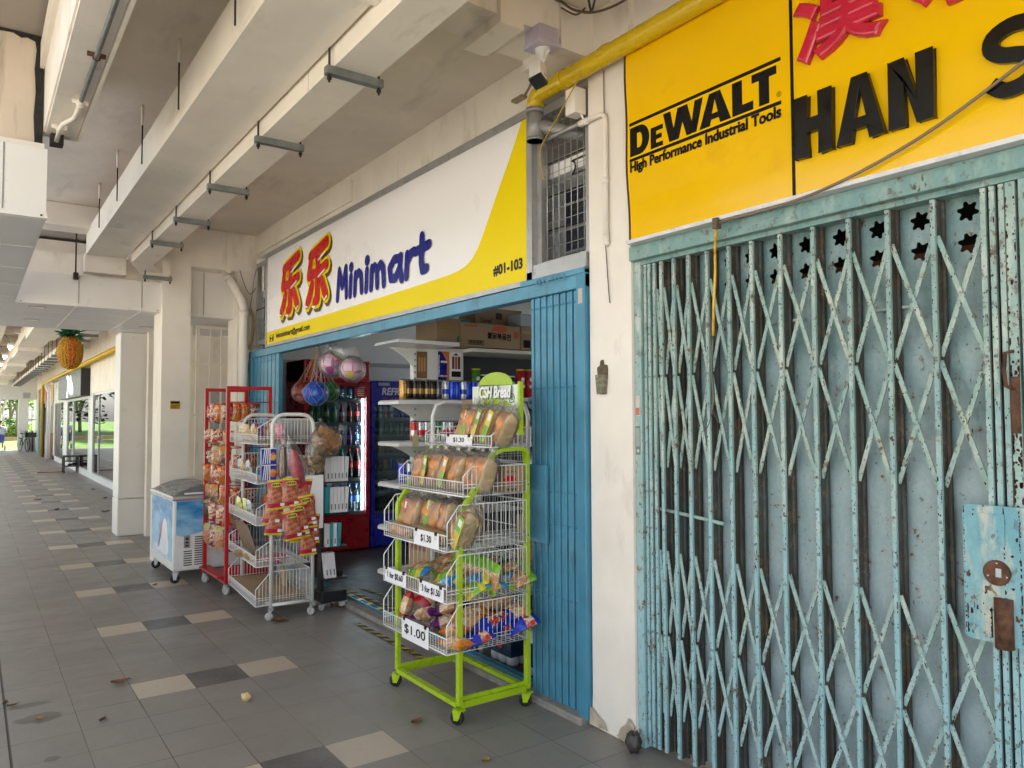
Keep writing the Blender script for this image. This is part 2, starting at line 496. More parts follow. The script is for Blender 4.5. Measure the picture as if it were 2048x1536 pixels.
# ================================================================== SETTING
def floor_mat():
    n = NT('floor_tiles')
    x, y, z = n.xyz()
    u = n.math('DIVIDE', n.math('SUBTRACT', x, .81), .3125)
    v = n.math('DIVIDE', n.math('SUBTRACT', y, .301), .3003)
    iu, iv = n.math('FLOOR', u), n.math('FLOOR', v)
    fu, fv = n.math('SUBTRACT', u, iu), n.math('SUBTRACT', v, iv)
    cid = n.t.nodes.new('ShaderNodeCombineXYZ')
    n.link(iu, cid.inputs[0]); n.link(iv, cid.inputs[1])
    wn = n.t.nodes.new('ShaderNodeTexWhiteNoise')
    n.link(cid.outputs[0], wn.inputs[0])
    rv = wn.outputs[0]
    grey = n.mix(rv, (.178, .168, .157), (.228, .217, .203))
    grey = n.mix(n.rng(n.noise(1.1, 4), .35, .7), grey, (.235, .21, .18))
    # pattern: every fifth row, columns 0..2: beige, charcoal, beige
    row = n.math('LESS_THAN', n.math('ABSOLUTE', n.math('SUBTRACT', n.math('FLOORED_MODULO', iv, 5.), 0.)), .5)
    cin = n.math('MULTIPLY', n.math('GREATER_THAN', iu, -.5), n.math('LESS_THAN', iu, 2.5))
    mid = n.math('MULTIPLY', n.math('GREATER_THAN', iu, .5), n.math('LESS_THAN', iu, 1.5))
    beige = n.mix(rv, (.47, .39, .295), (.55, .465, .36))
    pc = n.mix(mid, beige, (.058, .058, .062))
    c = n.mix(n.math('MULTIPLY', row, cin), grey, pc)
    # fine mottling, wear and dust
    c = n.mix(n.rng(n.noise(38, 6, .7), .3, .75, .0, .30), c, (.30, .28, .25))
    c = n.mix(n.rng(n.noise(5, 8, .7, stretch=(1, .35, 1)), .55, .8, 0, .35), c, (.12, .11, .096))
    c = n.mix(n.rng(n.noise(16, 6, .75), .66, .74, 0, .4), c, (.09, .08, .068))
    c = n.mix(n.rng(n.noise(.9, 4, .6), .5, .75, 0, .4), c, (.33, .305, .27))
    # grout
    eu = n.math('MINIMUM', fu, n.math('SUBTRACT', 1., fu))
    ev = n.math('MINIMUM', fv, n.math('SUBTRACT', 1., fv))
    e = n.math('MINIMUM', eu, ev)
    wdt = n.rng(n.noise(3, 3), .3, .7, .003, .0095)
    g = n.math('LESS_THAN', e, wdt)
    gc = n.mix(n.rng(n.noise(.8, 3), .42, .6), (.055, .05, .045), (.24, .22, .195))
    c = n.mix(n.math('MULTIPLY', g, .8), c, gc)
    # expansion joint along the kerb side
    ej = n.math('LESS_THAN', n.math('ABSOLUTE', n.math('SUBTRACT', x, .187)), .006)
    c = n.mix(ej, c, (.03, .027, .024))
    # damp patches near the camera
    d = None
    nz = n.rng(n.noise(9, 5, .7), .2, .8, -.055, .055)
    for px, py, rx, ry in ((.335, 4.83, .105, .075), (.30, 5.07, .11, .035), (.345, 4.22, .035, .03)):
        q = n.math('SQRT', n.math('ADD', n.math('POWER', n.math('DIVIDE', n.math('SUBTRACT', x, px), rx), 2.), n.math('POWER', n.math('DIVIDE', n.math('SUBTRACT', y, py), ry), 2.)))
        k = n.rng(n.math('ADD', q, n.math('MULTIPLY', nz, 7.)), .95, 1.05, 1, 0)
        d = k if d is None else n.math('MAXIMUM', d, k)
    c = n.mix(n.math('MULTIPLY', d, .62), c, (.085, .072, .052))
    r = n.math('ADD', n.rng(n.noise(3.3, 6, .7), .3, .75, .36, .56), n.math('MULTIPLY', g, .3))
    n.bump(n.math('SUBTRACT', n.math('MULTIPLY', n.noise(60, 5), .25), g), .25, .002)
    return n.set(c, r, spec=.45)
M['floor'] = floor_mat()
M['ground'] = mat('outside_paving', (.46, .43, .37), .8, var=.15, vs=.7)
M['lawn'] = mat('lawn', (.10, .19, .035), .9, var=.4, vs=1.3)

tag(MB().box(-2.0, 2.72, -7, 46.2, -.3, 0).build('floor', 'floor', origin=(0, 0, 0)), kind='structure')
tag(MB().add([(-300, -300, -.32), (300, -300, -.32), (300, 300, -.32), (-300, 300, -.32)], [(0, 1, 2, 3)]).build('ground', 'ground', origin=(0, 0, 0)), kind='structure')
tag(MB().add([(-40, 46.4, -.05), (2.4, 46.4, -.05), (14, 54, .1), (14, 90, 1.2), (-40, 90, 1.2)], [(0, 1, 2, 3, 4)]).build('lawn_terrain', 'lawn', origin=(0, 0, 0)), kind='structure')

ZC = 3.75
b = MB()
b.box(.3, 2.95, -7, 9.42, ZC, ZC + .16).box(.3, 2.95, 11.4, 46.2, ZC, ZC + .16)
tag(b.build('ceiling', 'ceil', origin=(0, 0, 0)), kind='structure')
# the block above the arcade
b = MB()
b.box(-.55, 9.6, -7, 46.2, 3.95, 4.15)
b.box(.3, 9.6, -7, 46.2, 4.15, 7.5, 1)
b.box(2.95, 9.6, -7, 2.6, 2.99, 3.95, 1)
t = T('apartment_block', 'cream block of flats rising over the whole shop arcade', 'building', (6, 20, 4))
b.build('upper_floors', [mat('weathered_slab', (.33, .29, .25), .8, var=.12, vs=2, dirt=((.12, .10, .085), .4, 4)), 'cream'], t)
# wall band over the shops (parts of the same block)
b = MB()
b.box(2.70, 2.95, -7, 9.25, 3.46, ZC - .002)
b.box(2.675, 2.70, 6.2, 9.0, 3.50, ZC - .06)
b.build('upper_wall', 'cream', t)

# white pillar between the two shops
p = T('pillar', 'white painted pillar between the minimart and the teal gate', 'pillar', (2.83, 2.865, 0))
MB().box(2.66, 2.99, 2.71, 3.02, .16, ZC).build('shaft', 'colw', p)
b = MB()
b.add([(2.652, 2.70, 0), (2.66, 3.03, 0), (2.99, 3.03, 0), (2.99, 2.70, 0), (2.66, 2.71, .16), (2.66, 3.02, .16), (2.99, 3.02, .16), (2.99, 2.71, .16)],
      [(0, 1, 5, 4), (1, 2, 6, 5), (2, 3, 7, 6), (3, 0, 4, 7)])
b.build('base', 'colw', p)
def blob(pts, fr, d, key, seed=1, jag=.22, sub=4):
    r_ = random.Random(seed); out = []
    for i, a in enumerate(pts):
        c = pts[(i + 1) % len(pts)]
        L = math.hypot(c[0] - a[0], c[1] - a[1])
        for k in range(sub):
            f = k / sub
            out.append((a[0] + (c[0] - a[0]) * f + r_.uniform(-jag, jag) * L / sub, a[1] + (c[1] - a[1]) * f + r_.uniform(-jag, jag) * L / sub))
    return out
fr = yz(2.6485)
b = MB().prism(blob([(2.705, .005), (2.705, .10), (2.74, .125), (2.80, .06), (2.83, .01)], fr, 0, None, 2), fr, .004)
b.prism(blob([(2.90, .01), (2.93, .055), (3.03, .10), (3.03, .01)], fr, 0, None, 5), fr, .0035)
b.build('bare_plaster_patch', 'plaster', p)

# left end of the minimart: corner pillar
p = T('pillar', 'slim cream corner pillar at the far end of the minimart, behind its downpipe', 'pillar', (2.6, 9.15, 0))
MB().box(2.50, 2.72, 9.02, 9.4, 0, ZC).build('shaft', 'cream', p)
# pillar beside the freezer, portal pillar
p = T('pillar', 'broad cream pillar with a small yellow notice, behind the chest freezer', 'pillar', (1.84, 9.2, 0))
MB().box(1.69, 1.985, 9.0, 9.45, .5, ZC).build('shaft', 'cream', p)
MB().box(1.685, 1.99, 8.994, 9.455, 0, .72).build('base', 'clad', p)
p = T('pillar', 'white clad pillar standing free beside the walkway, beyond the freezer', 'pillar', (1.82, 11.7, 0))
b = MB()
b.cbox(1.64, 2.0, 11.5, 11.95, .5, 2.77, .012).cbox(1.636, 2.004, 11.496, 11.954, 0, .495, .012)
b.build('cladding', 'clad', p)
fr = Fy(8.999)
t = T('warning_notice', 'small yellow warning notice on the pillar above the freezer', 'notice', (1.83, 8.99, 1.70))
MB().box(1.785, 1.885, 8.993, 8.9995, 1.695, 1.785).build('plate', C((.45, .28, .01)), t)
b = MB()
b.box(1.792, 1.878, 8.9905, 8.993, 1.755, 1.778).box(1.795, 1.872, 8.9905, 8.993, 1.73, 1.735).box(1.795, 1.85, 8.9905, 8.993, 1.718, 1.722)
b.box(1.795, 1.865, 8.9905, 8.993, 1.705, 1.709).build('lettering', 'blk', t)

# ---- edge beam on the left with its conduit
t = T('edge_beam', 'long cream concrete edge beam with a grey conduit, top left', 'beam', (.42, 2, 3.36))
b = MB().box(.325, .52, -7, 5.5, 3.36, ZC)
b.box(.335, .50, -7, 5.42, 3.345, 3.36)
b.box(.52, .545, -7, 5.5, 3.46, ZC)
b.build('concrete', 'cream', t)
MB().box(.505, .522, -7, 5.35, 3.33, 3.40).build('casing_strip', 'duct', t)
t = T('conduit', 'grey conduit running under the edge beam at top left', 'conduit', (.45, 4, 3.33))
pts = [(.452, -3, 3.325), (.452, 4.62, 3.325), (.452, 4.68, 3.325)]
MB().tube(pts, .0125, 8).build('pipe', 'steel', t)
MB().tube([(.452, 4.66, 3.325), (.452, 4.85, 3.325), (.445, 4.95, 3.32), (.40, 5.08, 3.315), (.392, 5.16, 3.31), (.392, 5.38, 3.30)], .0135, 8).build('pipe_painted', 'cream', t)
for y, k in ((4.05, 'rust'), (4.72, 'cream'), (5.2, 'cream')):
    x = .452 if y < 5 else .393
    MB().bar((x - .04, y, 3.338), (x + .04, y, 3.338), .03, .006, up=(0, 1, 0)).tube([(x - .018, y, 3.335), (x - .013, y, 3.312), (x, y, 3.306), (x + .013, y, 3.312), (x + .018, y, 3.335)], .004, 6).build('saddle_clip', k, t)
MB().box(.36, .43, 5.36, 5.45, 3.285, 3.345).build('end_bracket', 'dark', t)
tag(MB().lathe([(0, 0), (.05, 0), (.055, .012), (.05, .02), (0, .024)], (.548, 4.35, 3.56), 14, axis=(1, 0, 0)).build('junction_box', 'cream'), 'small round cream junction box on the side of the edge beam', 'junction box')

# ---- linkway: clad beam on the left, portal across, soffit
t = T('linkway_portal', 'grey and white panel clad portal crossing the walkway beyond the minimart', 'portal', (0, 10, 2.77))
b = MB()
b.box(-9, .33, 5.22, 9.13, 2.77, 2.80).box(-9, 1.985, 9.13, 11.52, 2.77, 2.80).box(1.985, 2.9, 9.2, 11.52, 2.755, 2.79)
b.build('soffit_panels', 'soffit', t)
b = MB()
b.box(.30, .335, 5.24, 9.1, 2.772, 2.80)
for x in (.02,): b.box(x - .004, x + .004, 5.24, 11.5, 2.766, 2.77)
for x in (.88, 1.5): b.box(x - .004, x + .004, 9.15, 11.5, 2.766, 2.77)
for y in (6.1, 7.0, 7.9, 8.7): b.box(-3, .32, y - .003, y + .003, 2.767, 2.77)
for y in (9.75, 10.35, 10.95): b.box(-3, 1.98, y - .002, y + .002, 2.768, 2.77)
b.build('joint_strips', 'clad', t)
MB().box(-9, .335, 5.20, 5.23, 2.80, 3.19).box(-9, .34, 5.18, 5.23, 2.772, 2.80).build('fascia_panel', 'clad', t)
MB().box(.335, 1.69, 9.10, 9.13, 2.80, 3.10).box(.335, 1.69, 9.09, 9.13, 2.772, 2.80).build('fascia_panel', 'clad', t)
MB().box(1.985, 2.50, 9.16, 9.2, 2.757, 3.28).build('fascia_panel', 'clad', t)
MB().box(.335, 2.0, 11.49, 11.52, 2.8, 3.1).build('fascia_panel', 'clad', t)
b = MB()
b.box(.118, .124, 5.197, 5.2, 2.80, 3.19)
for x in (.895, 1.50): b.box(x - .003, x + .003, 9.096, 9.1, 2.80, 3.10)
for x in (2.005, 2.16): b.box(x - .003, x + .003, 9.156, 9.16, 2.78, 3.28)
b.build('panel_joints', 'steel', t)
for x, z in ((.31, 2.787), (.385, 2.786), (1.66, 2.786)):
    y = 5.178 if x < .34 else 9.088
    MB().lathe([(0, -.003), (.006, -.003), (.006, .004)], (x, y, z), 8, axis=(0, 1, 0)).build('fixing_screw', 'dark', t)
t = T('linkway_beam', 'old stained concrete beam with black mould above the white cladding at left', 'beam', (-2, 5.5, 3.2))
MB().box(-9, .30, 5.42, 5.6, 3.19, 3.95).box(-9, .325, 5.30, 5.6, 3.19, 3.25, 1).box(.3, 1.69, 9.2, 9.42, 3.06, 3.34, 1).build('concrete', ['stained', 'cream'], t)
fr = Fy(5.418)
out = blob([(.205, 3.25), (.235, 3.6), (.17, 3.93), (-.15, 3.945), (-.15, 3.93), (.10, 3.90), (.20, 3.84), (.235, 3.945), (.30, 3.945), (.318, 3.2), (.25, 3.2)], fr, 0, None, 9, .12, 3)
MB().prism(out[:0] + [(.274, 3.19), (.279, 3.3), (.272, 3.45), (.28, 3.6), (.272, 3.74), (.28, 3.86), (.272, 3.91), (.23, 3.925), (.2, 3.915), (.16, 3.935), (.08, 3.93), (-.1, 3.942), (-.1, 3.948), (.318, 3.948), (.322, 3.19)], fr, .01).build('mould_streak', 'soot', t)
for x, y in ((.545, 9.38), (.56, 10.62), (1.81, 10.69)):
    o = MB().lathe([(.085, -.004), (.085, .004), (.07, .006), (.066, -.012), (0, -.012)], (x, y, 2.772), 20, axis=(0, 0, -1), m=0)
    d = T('downlight', {.545: 'round recessed downlight in the grey soffit, nearer of the pair', .56: 'round recessed downlight in the grey soffit, farther of the pair', 1.81: 'round recessed downlight in the grey soffit beside the clad pillar'}[x], 'downlight', (x, y, 2.77), 'downlights in the soffit')
    o.build('trim_ring', 'steelw', d)
    MB().lathe([(0, .0), (.06, 0), (.06, .004)], (x, y, 2.7655), 16, axis=(0, 0, -1)).build('lens', 'clad', d)
tag(MB().tube([(.86, 9.08, 3.7), (.86, 9.07, 3.35), (.86, 9.065, 3.12)], .008, 6).box(.84, .885, 9.05, 9.1, 3.05, 3.12).build('hanging_cable', 'dark'), 'cable hanging down over the portal fascia with a black plug', 'cable')

# ---- ceiling duct, trunking, hangers
t = T('ceiling_duct', 'big cream rectangular duct running along under the ceiling', 'duct', (1.13, 3, 3.31))
MB().box(.945, 1.315, 2.84, 9.0, 3.31, 3.55).box(.935, 1.325, 9.0, 9.16, 3.13, 3.33).build('near_section', 'duct', t)
MB().box(.93, 1.33, -7, 2.836, 3.302, 3.556).build('end_section', 'duct', t)
MB().box(.943, 1.317, 7.63, 7.645, 3.308, 3.31).build('seam', 'clad', t)
for y in (3.4, 4.53, 5.66, 6.75, 7.8): MB().tube([(.918, y, ZC), (.918, y, ZC - .14)], .011, 6).tube([(.918, y, ZC - .13), (.918, y, 3.34)], .005, 6, 1).build('hanger_rod', ['cream', 'dark'], t)
t = T('ceiling_duct', 'long cream duct stepping along the ceiling of the far walkway', 'duct', (1.13, 20, 3.3))
b = MB()
y = 11.6; hi = 0
while y < 43:
    L = 3.2
    b.box(.86, 1.36, y, y + L, 3.28 - .1 * hi, 3.56 - .1 * hi)
    y += L; hi = 1 - hi
b.build('casing', 'duct', t)
t = T('cable_trunking', 'cream boxed cable trunking carried on grey steel hangers', 'trunking', (1.45, 3, 3.22))
b = MB().box(1.335, 1.545, 3.62, 8.75, 3.222, 3.33).box(1.335, 1.545, -7, 3.61, 3.222, 3.33)
b.add([(1.335, 8.75, 3.222), (1.545, 8.75, 3.222), (1.545, 8.75, 3.33), (1.335, 8.75, 3.33), (1.5, 8.98, 3.13), (1.745, 8.98, 3.13), (1.745, 8.99, 3.31), (1.5, 8.99, 3.31)],
      [(0, 1, 5, 4), (1, 2, 6, 5), (2, 3, 7, 6), (3, 0, 4, 7)])
b.box(1.50, 1.745, 8.89, 8.99, 3.125, 3.33)
b.build('casing', 'duct', t)
for i, y in enumerate((1.1, 2.2, 3.30, 4.37, 5.46, 6.53, 7.52, 8.86)):
    xo = .17 if i == 7 else 0
    zo = -.095 if i == 7 else 0
    h = T('trunking_hanger', f'grey steel trunking hanger, {ORD[i - 1]} from the camera along the cream trunking' if 0 < i < 7 else ('grey steel trunking hanger at the far end, by the portal fascia' if i == 7 else 'grey steel trunking hanger overhead, nearest to the camera'), 'hanger', (1.45, y, 3.2), 'hangers carrying the trunking')
    MB().box(1.30 + xo, 1.585 + xo, y - .02, y + .02, 3.185 + zo, 3.222 + zo).build('cross_bar', 'steel', h)
    b = MB().tube([(1.318 + xo, y, 3.15 + zo), (1.318 + xo, y, ZC)], .006, 6).tube([(1.568 + xo, y, 3.15 + zo), (1.568 + xo, y, 3.24 + zo)], .006, 6)
    b.lathe([(.011, 0), (.011, .014), (0, .014)], (1.318 + xo, y, 3.162 + zo), 6).lathe([(.011, 0), (.011, .014), (0, .014)], (1.568 + xo, y, 3.162 + zo), 6)
    b.build('rod', 'dark', h)
t = T('cable_trunking', 'trunking on dense rows of hangers in the far walkway', 'trunking', (1.7, 20, 3.2))
MB().box(1.55, 1.80, 12, 43, 3.10, 3.20).build('casing', 'duct', t)
hp = None
for i in range(26):
    y = 13.2 + i * 1.12
    if hp is None:
        hp = h = T('trunking_hanger', 'dark hanger under the far trunking', 'hanger', (1.68, y, 3.05), 'dark hangers in the far walkway')
        MB().box(-.16, .16, -.025, .025, 0, .05).build('cross_bar', 'steel', h, True)
        MB().tube([(-.14, 0, 0), (-.14, 0, .7)], .007, 5).build('rod', 'dark', h, True)
    else: h = dup(hp, (1.68, y, 3.05))
    h['label'] = 'dark trunking hanger in the far walkway, one of a dense row past the portal'
# beams
def beam(label, parts, loc):
    t = T('concrete_beam', label, 'beam', loc)
    b = MB()
    for q in parts: b.box(*q)
    b.build('concrete', 'cream', t)
    return t
beam('cream concrete beam with stepped collars above the white pillar and camera', [(.52, 2.66, 3.01, 3.30, 3.58, ZC), (2.06, 2.20, 2.975, 3.315, 3.52, ZC - .004), (2.44, 2.66, 2.975, 3.315, 3.50, ZC - .006), (2.20, 2.44, 2.99, 3.31, 3.56, ZC - .005)], (1.6, 3.15, 3.5))
beam('cream concrete beam over the gap between broad pillar and corner pillar', [(1.985, 2.70, 9.0, 9.4, 3.30, ZC - .003), (2.36, 2.42, 8.985, 9.41, 3.27, ZC - .01), (2.30, 2.5, 8.988, 8.999, 3.64, 3.68)], (2.3, 9.2, 3.3))
beam('deep ceiling beam in shadow just before the portal', [(.55, 1.69, 8.7, 9.0, 3.52, ZC - .004)], (1, 8.8, 3.5))
for i in range(9):
    y = 13.4 + i * 3.4
    beam(f'cream cross beam in the far walkway, {ORD[i]} past the portal', [(.3, 2.7, y, y + .18, 3.50, ZC - .003)], (1.4, y, 3.5))
t = T('edge_beam', 'long edge beam with lamps in the far walkway', 'beam', (.35, 25, 3.3))
MB().box(.30, .52, 11.5, 46, 3.36, ZC).build('concrete', 'cream', t)
tp = None
for i in range(8):
    y = 19.5 + i * 3.2
    if tp is None:
        tp = h = T('ceiling_lamp', '', 'lamp', (.66, y, 3.1), 'tube lamps in the far walkway')
        MB().box(-.05, .05, -.3, .3, .03, .09).build('housing', 'wpaint', h, True)
        MB().tube([(0, -.28, .01), (0, .28, .01)], .022, 8).build('tube', 'tube', h, True)
        MB().tube([(0, 0, .08), (-.1, 0, .3)], .008, 5).build('bracket', 'steel', h, True)
    else: h = dup(tp, (.66, y, 3.1))
    h['label'] = f'lit tube lamp by the edge beam in the far walkway, {ORD[i]} past the portal'
# thin ceiling conduit and little dome camera, loose wires
tag(MB().tube([(1.83, -3, ZC - .02), (1.83, 9.0, ZC - .02)], .014, 6).box(1.70, 1.80, -6, 9.0, ZC - .015, ZC - .001).build('ceiling_conduit', 'duct'), 'thin conduit fixed flat to the ceiling beside the trunking', 'conduit')
t = T('dome_camera', 'small white dome camera under the ceiling between duct and trunking', 'camera', (1.42, 5.35, 3.66))
MB().tube([(1.385, 5.35, ZC), (1.385, 5.35, 3.6)], .035, 10).build('housing', 'cream', t)
MB().ball((1.385, 5.34, 3.58), .034, 12).build('lens', 'black', t)

# ================================================================== MINIMART FRONT
# ---- signboard (plane X=2.66)
XS = 2.66
t = T('shop_sign', 'long white and yellow minimart signboard over the open shopfront', 'sign', (XS, 6, 2.4))
fr = yz(XS)
MB().box(XS, XS + .05, 3.555, 8.425, 2.405, 3.375).build('panel', 'white', t)
curve = [(8.425, 2.405), (8.425, 2.54), (6.15, 2.552), (4.95, 2.565)] + [(4.50, 2.572), (4.36, 2.582), (4.26, 2.60), (4.18, 2.635), (4.11, 2.695), (4.05, 2.77), (3.94, 2.92), (3.84, 3.06), (3.75, 3.18), (3.62, 3.375), (3.555, 3.375), (3.555, 2.405)]
MB().prism(curve, fr, .0015).build('yellow_band', 'yellow', t)
b = MB()
b.box(XS - .02, XS + .06, 3.50, 3.553, 2.36, 3.43).box(XS - .012, XS + .06, 8.427, 8.46, 2.37, 3.40)
b.box(XS - .012, XS + .05, 3.553, 8.427, 3.377, 3.42).box(XS - .012, XS + .05, 3.553, 8.427, 2.372, 2.403)
b.build('frame', 'steelw', t)
# the two characters: outline yellow with brown drop shadow, red strokes, white glints
def le(y0, z0, sx, sz):
    q = lambda a, c, k=1: (y0 - a * sx, z0 + c * sz, k)
    return [[q(.95, .97, .95), q(.62, .90, 1.0), q(.22, .84, .85)],
            [q(.27, .84, .9), q(.22, .66, .9), q(.17, .52, 1.0)],
            [q(.17, .52, 1.0), q(.5, .53, .8), q(.95, .60, .9)],
            [q(.56, .80, .9), q(.56, .45, 1.05), q(.55, .10, 1.1), q(.42, .06, .8)],
            [q(.32, .36, .9), q(.22, .18, 1.05), q(.10, .06, .9)],
            [q(.76, .36, .9), q(.86, .20, 1.05), q(.93, .12, .95)]]
for nm, y0, sx in (('first_character', 7.96, .58), ('second_character', 7.20, .57)):
    S = le(y0, 2.665, sx, .58)
    b = MB()
    b.strokes([[(p[0] - .02, p[1] - .03, p[2]) for p in l] for l in S], fr, .094, .002, 2)
    b.strokes(S, fr, .090, .009, 1)
    b.strokes(S, fr, .056, .016, 0)
    g = [[(y0 - .62 * sx, 2.665 + .72 * .58), (y0 - .92 * sx, 2.665 + .80 * .58)], [(y0 - .06 * sx, 2.665 + .02 * .58), (y0 - .14 * sx, 2.665 + .0 * .58)], [(y0 - .62 * sx, 2.665 + .44 * .58), (y0 - .9 * sx, 2.665 + .52 * .58)],
         [(y0 - .88 * sx, 2.665 + .03 * .58), (y0 - 1.0 * sx, 2.665 + .08 * .58)], [(y0 - .36 * sx, 2.665 - .02 * .58), (y0 - .5 * sx, 2.665 - .03 * .58)]]
    b.strokes(g, fr, .009, .023, 3, 6)
    b.build('lettering', ['red', 'yellow', 'brown', 'white'], t)
# "Minimart" in fat brush strokes
def mini():
    out = []; x = 0
    def st(pts, w=1): out.append([(6.44 - (x + p[0]) * .645, 2.655 + p[1] * .262, p[2] if len(p) > 2 else w) for p in pts])
    H = 1.
    st([(.02, 0), (.08, .98)]); st([(.08, .98), (.19, .38)]); st([(.19, .38), (.31, .98)]); st([(.31, .98), (.33, .02)]); x += .44
    st([(.02, 0), (.04, .62)]); st([(.05, .92, 1.3), (.052, .92, 1.3)]); x += .17
    st([(.0, 0), (.02, .64)]); st([(.02, .5), (.12, .66), (.2, .55), (.22, .02)]); x += .34
    st([(.02, 0), (.04, .62)]); st([(.05, .93, 1.3), (.052, .93, 1.3)]); x += .17
    st([(.0, 0), (.02, .64)]); st([(.02, .5), (.10, .66), (.17, .52), (.18, .02)]); st([(.18, .5), (.27, .66), (.35, .52), (.37, .0)]); x += .50
    st([(.30, .62), (.15, .64), (.03, .42), (.06, .10), (.18, .06), (.30, .34)]); st([(.32, .66), (.30, .3), (.35, -.02)]); x += .47
    st([(.0, .0), (.02, .64)]); st([(.02, .40), (.10, .62), (.19, .66)]); x += .26
    st([(.12, 1.0), (.10, .3), (.13, .04), (.22, .06)]); st([(-.03, .62), (.28, .70)])
    return out
MB().strokes(mini(), fr, .037, .003, 0).build('lettering', 'navy', t)
MB().text('#01-103', Fx(XS, 3.925, 2.478), .1, .002, .001, 0, .0042, width=.305, height=.066).build('lettering', 'blk', t)
b = MB().text('leleminimart@gmail.com', Fx(XS, 8.10, 2.435), .1, .002, .001, 0, .003, width=.99, height=.075, sx=1)
b.prism([(8.325, 2.425), (8.325, 2.50), (8.19, 2.50), (8.19, 2.425)], fr, .0025)
b.prism([(8.315, 2.495), (8.258, 2.462), (8.20, 2.495)], fr, .0032, 1)
b.prism([(8.30, 2.43), (8.258, 2.455), (8.215, 2.43)], fr, .0032, 1)
b.build('lettering', ['blk', 'yellow'], t)

# lintel trim and dark recess above/beside the sign
tag(MB().box(2.70, 2.80, 3.505, 8.46, 2.40, 3.459).build('backing_board', 'steelw'), 'grey backing board behind the minimart signboard', 'board')
# window grilles at both ends of the sign
def grille(label, y0, y1, z0, z1, X, nv, nh, scroll=True):
    t = T('window_grille', label, 'window grille', (X, (y0 + y1) / 2, z0))
    b = MB()
    b.box(X - .02, X + .03, y0, y0 + .035, z0, z1).box(X - .02, X + .03, y1 - .04, y1, z0, z1).box(X - .02, X + .03, y0 + .035, y1 - .04, z0, z0 + .05).box(X - .02, X + .03, y0 + .035, y1 - .04, z1 - .05, z1)
    b.build('frame', 'steelw', t)
    b = MB()
    for i in range(nv): y = y0 + .07 + (y1 - y0 - .14) * i / (nv - 1); b.tube([(X, y, z0), (X, y, z1)], .003, 5)
    for i in range(nh): z = z0 + .06 + (z1 - z0 - .1) * i / (nh - 1); b.tube([(X + .006, y0, z), (X + .006, y1, z)], .0022, 4)
    b.build('mesh', 'steelw', t)
    if scroll:
        b = MB()
        for k in range(4):
            z = z0 + .10 + k * .2
            if z + .12 > z1: break
            b.tube([(X + .05, y0 + .02, z + .11), (X + .05, y0 + .24, z + .11)] + [(X + .05, p[0], p[1]) for p in arc(y0 + .24, z + .07, .04, PI / 2, 3 * PI / 2, 6)] + [(X + .05, y0 + .02, z + .03)], .005, 5)
            b.tube([(X + .05, y0 + .1, z + .03), (X + .05, y0 + .1, z - .05)], .005, 5).tube([(X + .05, y0 + .02, z - .05), (X + .05, y1, z - .05)], .004, 5)
        b.build('scroll_bars', 'dark', t)
    return t
M['louvre'] = mat('bluish_glazing', (.055, .068, .11), .12, var=.3)
t = grille('barred window between the signboard and the white pillar', 3.035, 3.50, 2.44, 3.40, 2.70, 7, 13)
# room behind that window: lit louvre glazing
b = MB()
for i in range(5): b.box(2.98, 2.99, 3.03, 3.6, 2.47 + i * .15, 2.60 + i * .15, 0)
b.build('glass_louvre', 'louvre', t)
t = grille('narrow barred window at the far end of the signboard', 8.47, 8.95, 2.44, 3.40, 2.72, 8, 14, False)
MB().box(2.80, 2.81, 8.46, 9.0, 2.4, 3.44).build('glass_pane', 'louvre', t)
b = MB()
tag(MB().box(2.64, 2.76, 3.03, 3.56, 2.395, 2.438).box(2.645, 2.76, 3.03, 3.5, 2.44, 2.475).build('window_sill', 'steelw'), 'grey metal sill under the barred window beside the white pillar', 'sill')

# gate frame: header and posts
t = T('gateway', 'blue steel gateway surround at the minimart opening', 'gateway', (2.66, 6, 0))
b = MB().cbox(2.635, 2.72, 3.03, 9.0, 2.285, 2.362, .005)
b.cbox(2.625, 2.72, 3.03, 3.60, 2.36, 2.392, .004)
b.build('header', 'blue', t)
MB().cbox(2.63, 2.76, 3.03, 3.10, .02, 2.39, .006).build('post', 'blued', t)
MB().cbox(2.632, 2.76, 8.90, 8.99, .03, 2.284, .006).build('post', 'blued', t)
MB().text('01-103', Fx(2.625, 3.44, 2.345), .1, .001, .002, 0, .0012, width=.26, height=.038).build('lettering', 'blued', t)
MB().box(2.629, 2.6335, 3.045, 3.08, 2.20, 2.28).build('tape_scrap', C((.45, .42, .38)), t)

def folding(label, y0, y1, ns, lock=True):
    t = T('folding_gate', label, 'gate', (2.68, (y0 + y1) / 2, 0))
    w_ = (y1 - y0) / ns
    for i in range(ns):
        y = y0 + i * w_
        d = .006 * (i % 2)
        MB().cbox(2.655 + d, 2.70, y + .0035, y + w_ - .0035, .03, 2.284, .0035).build('slat', 'blue', t)
    for z in (.60, .62, 1.00, 1.18, 1.76, 2.22):
        if z == .62: continue
        b = MB()
        for i in range(ns): b.lathe([(.0065, 0), (.0055, .006), (0, .009)], (2.657 + .006 * (i % 2), y0 + (i + .5) * w_, z), 7, axis=(-1, 0, 0))
        b.build('rivet_row', 'blued', t)
    return t
t = folding('blue concertina gate folded against the white pillar, with a plain lock plate', 3.10, 3.535, 15)
b = MB().cbox(2.63, 2.654, 3.37, 3.545, .885, 1.325, .004)
o = b.build('lock_plate', 'blue', t)
for z in (.92, 1.02, 1.2, 1.27): MB().lathe([(.012, 0), (.010, .007), (0, .012)], (2.63, 3.525, z), 8, axis=(-1, 0, 0)).build('bolt', 'blued', t)
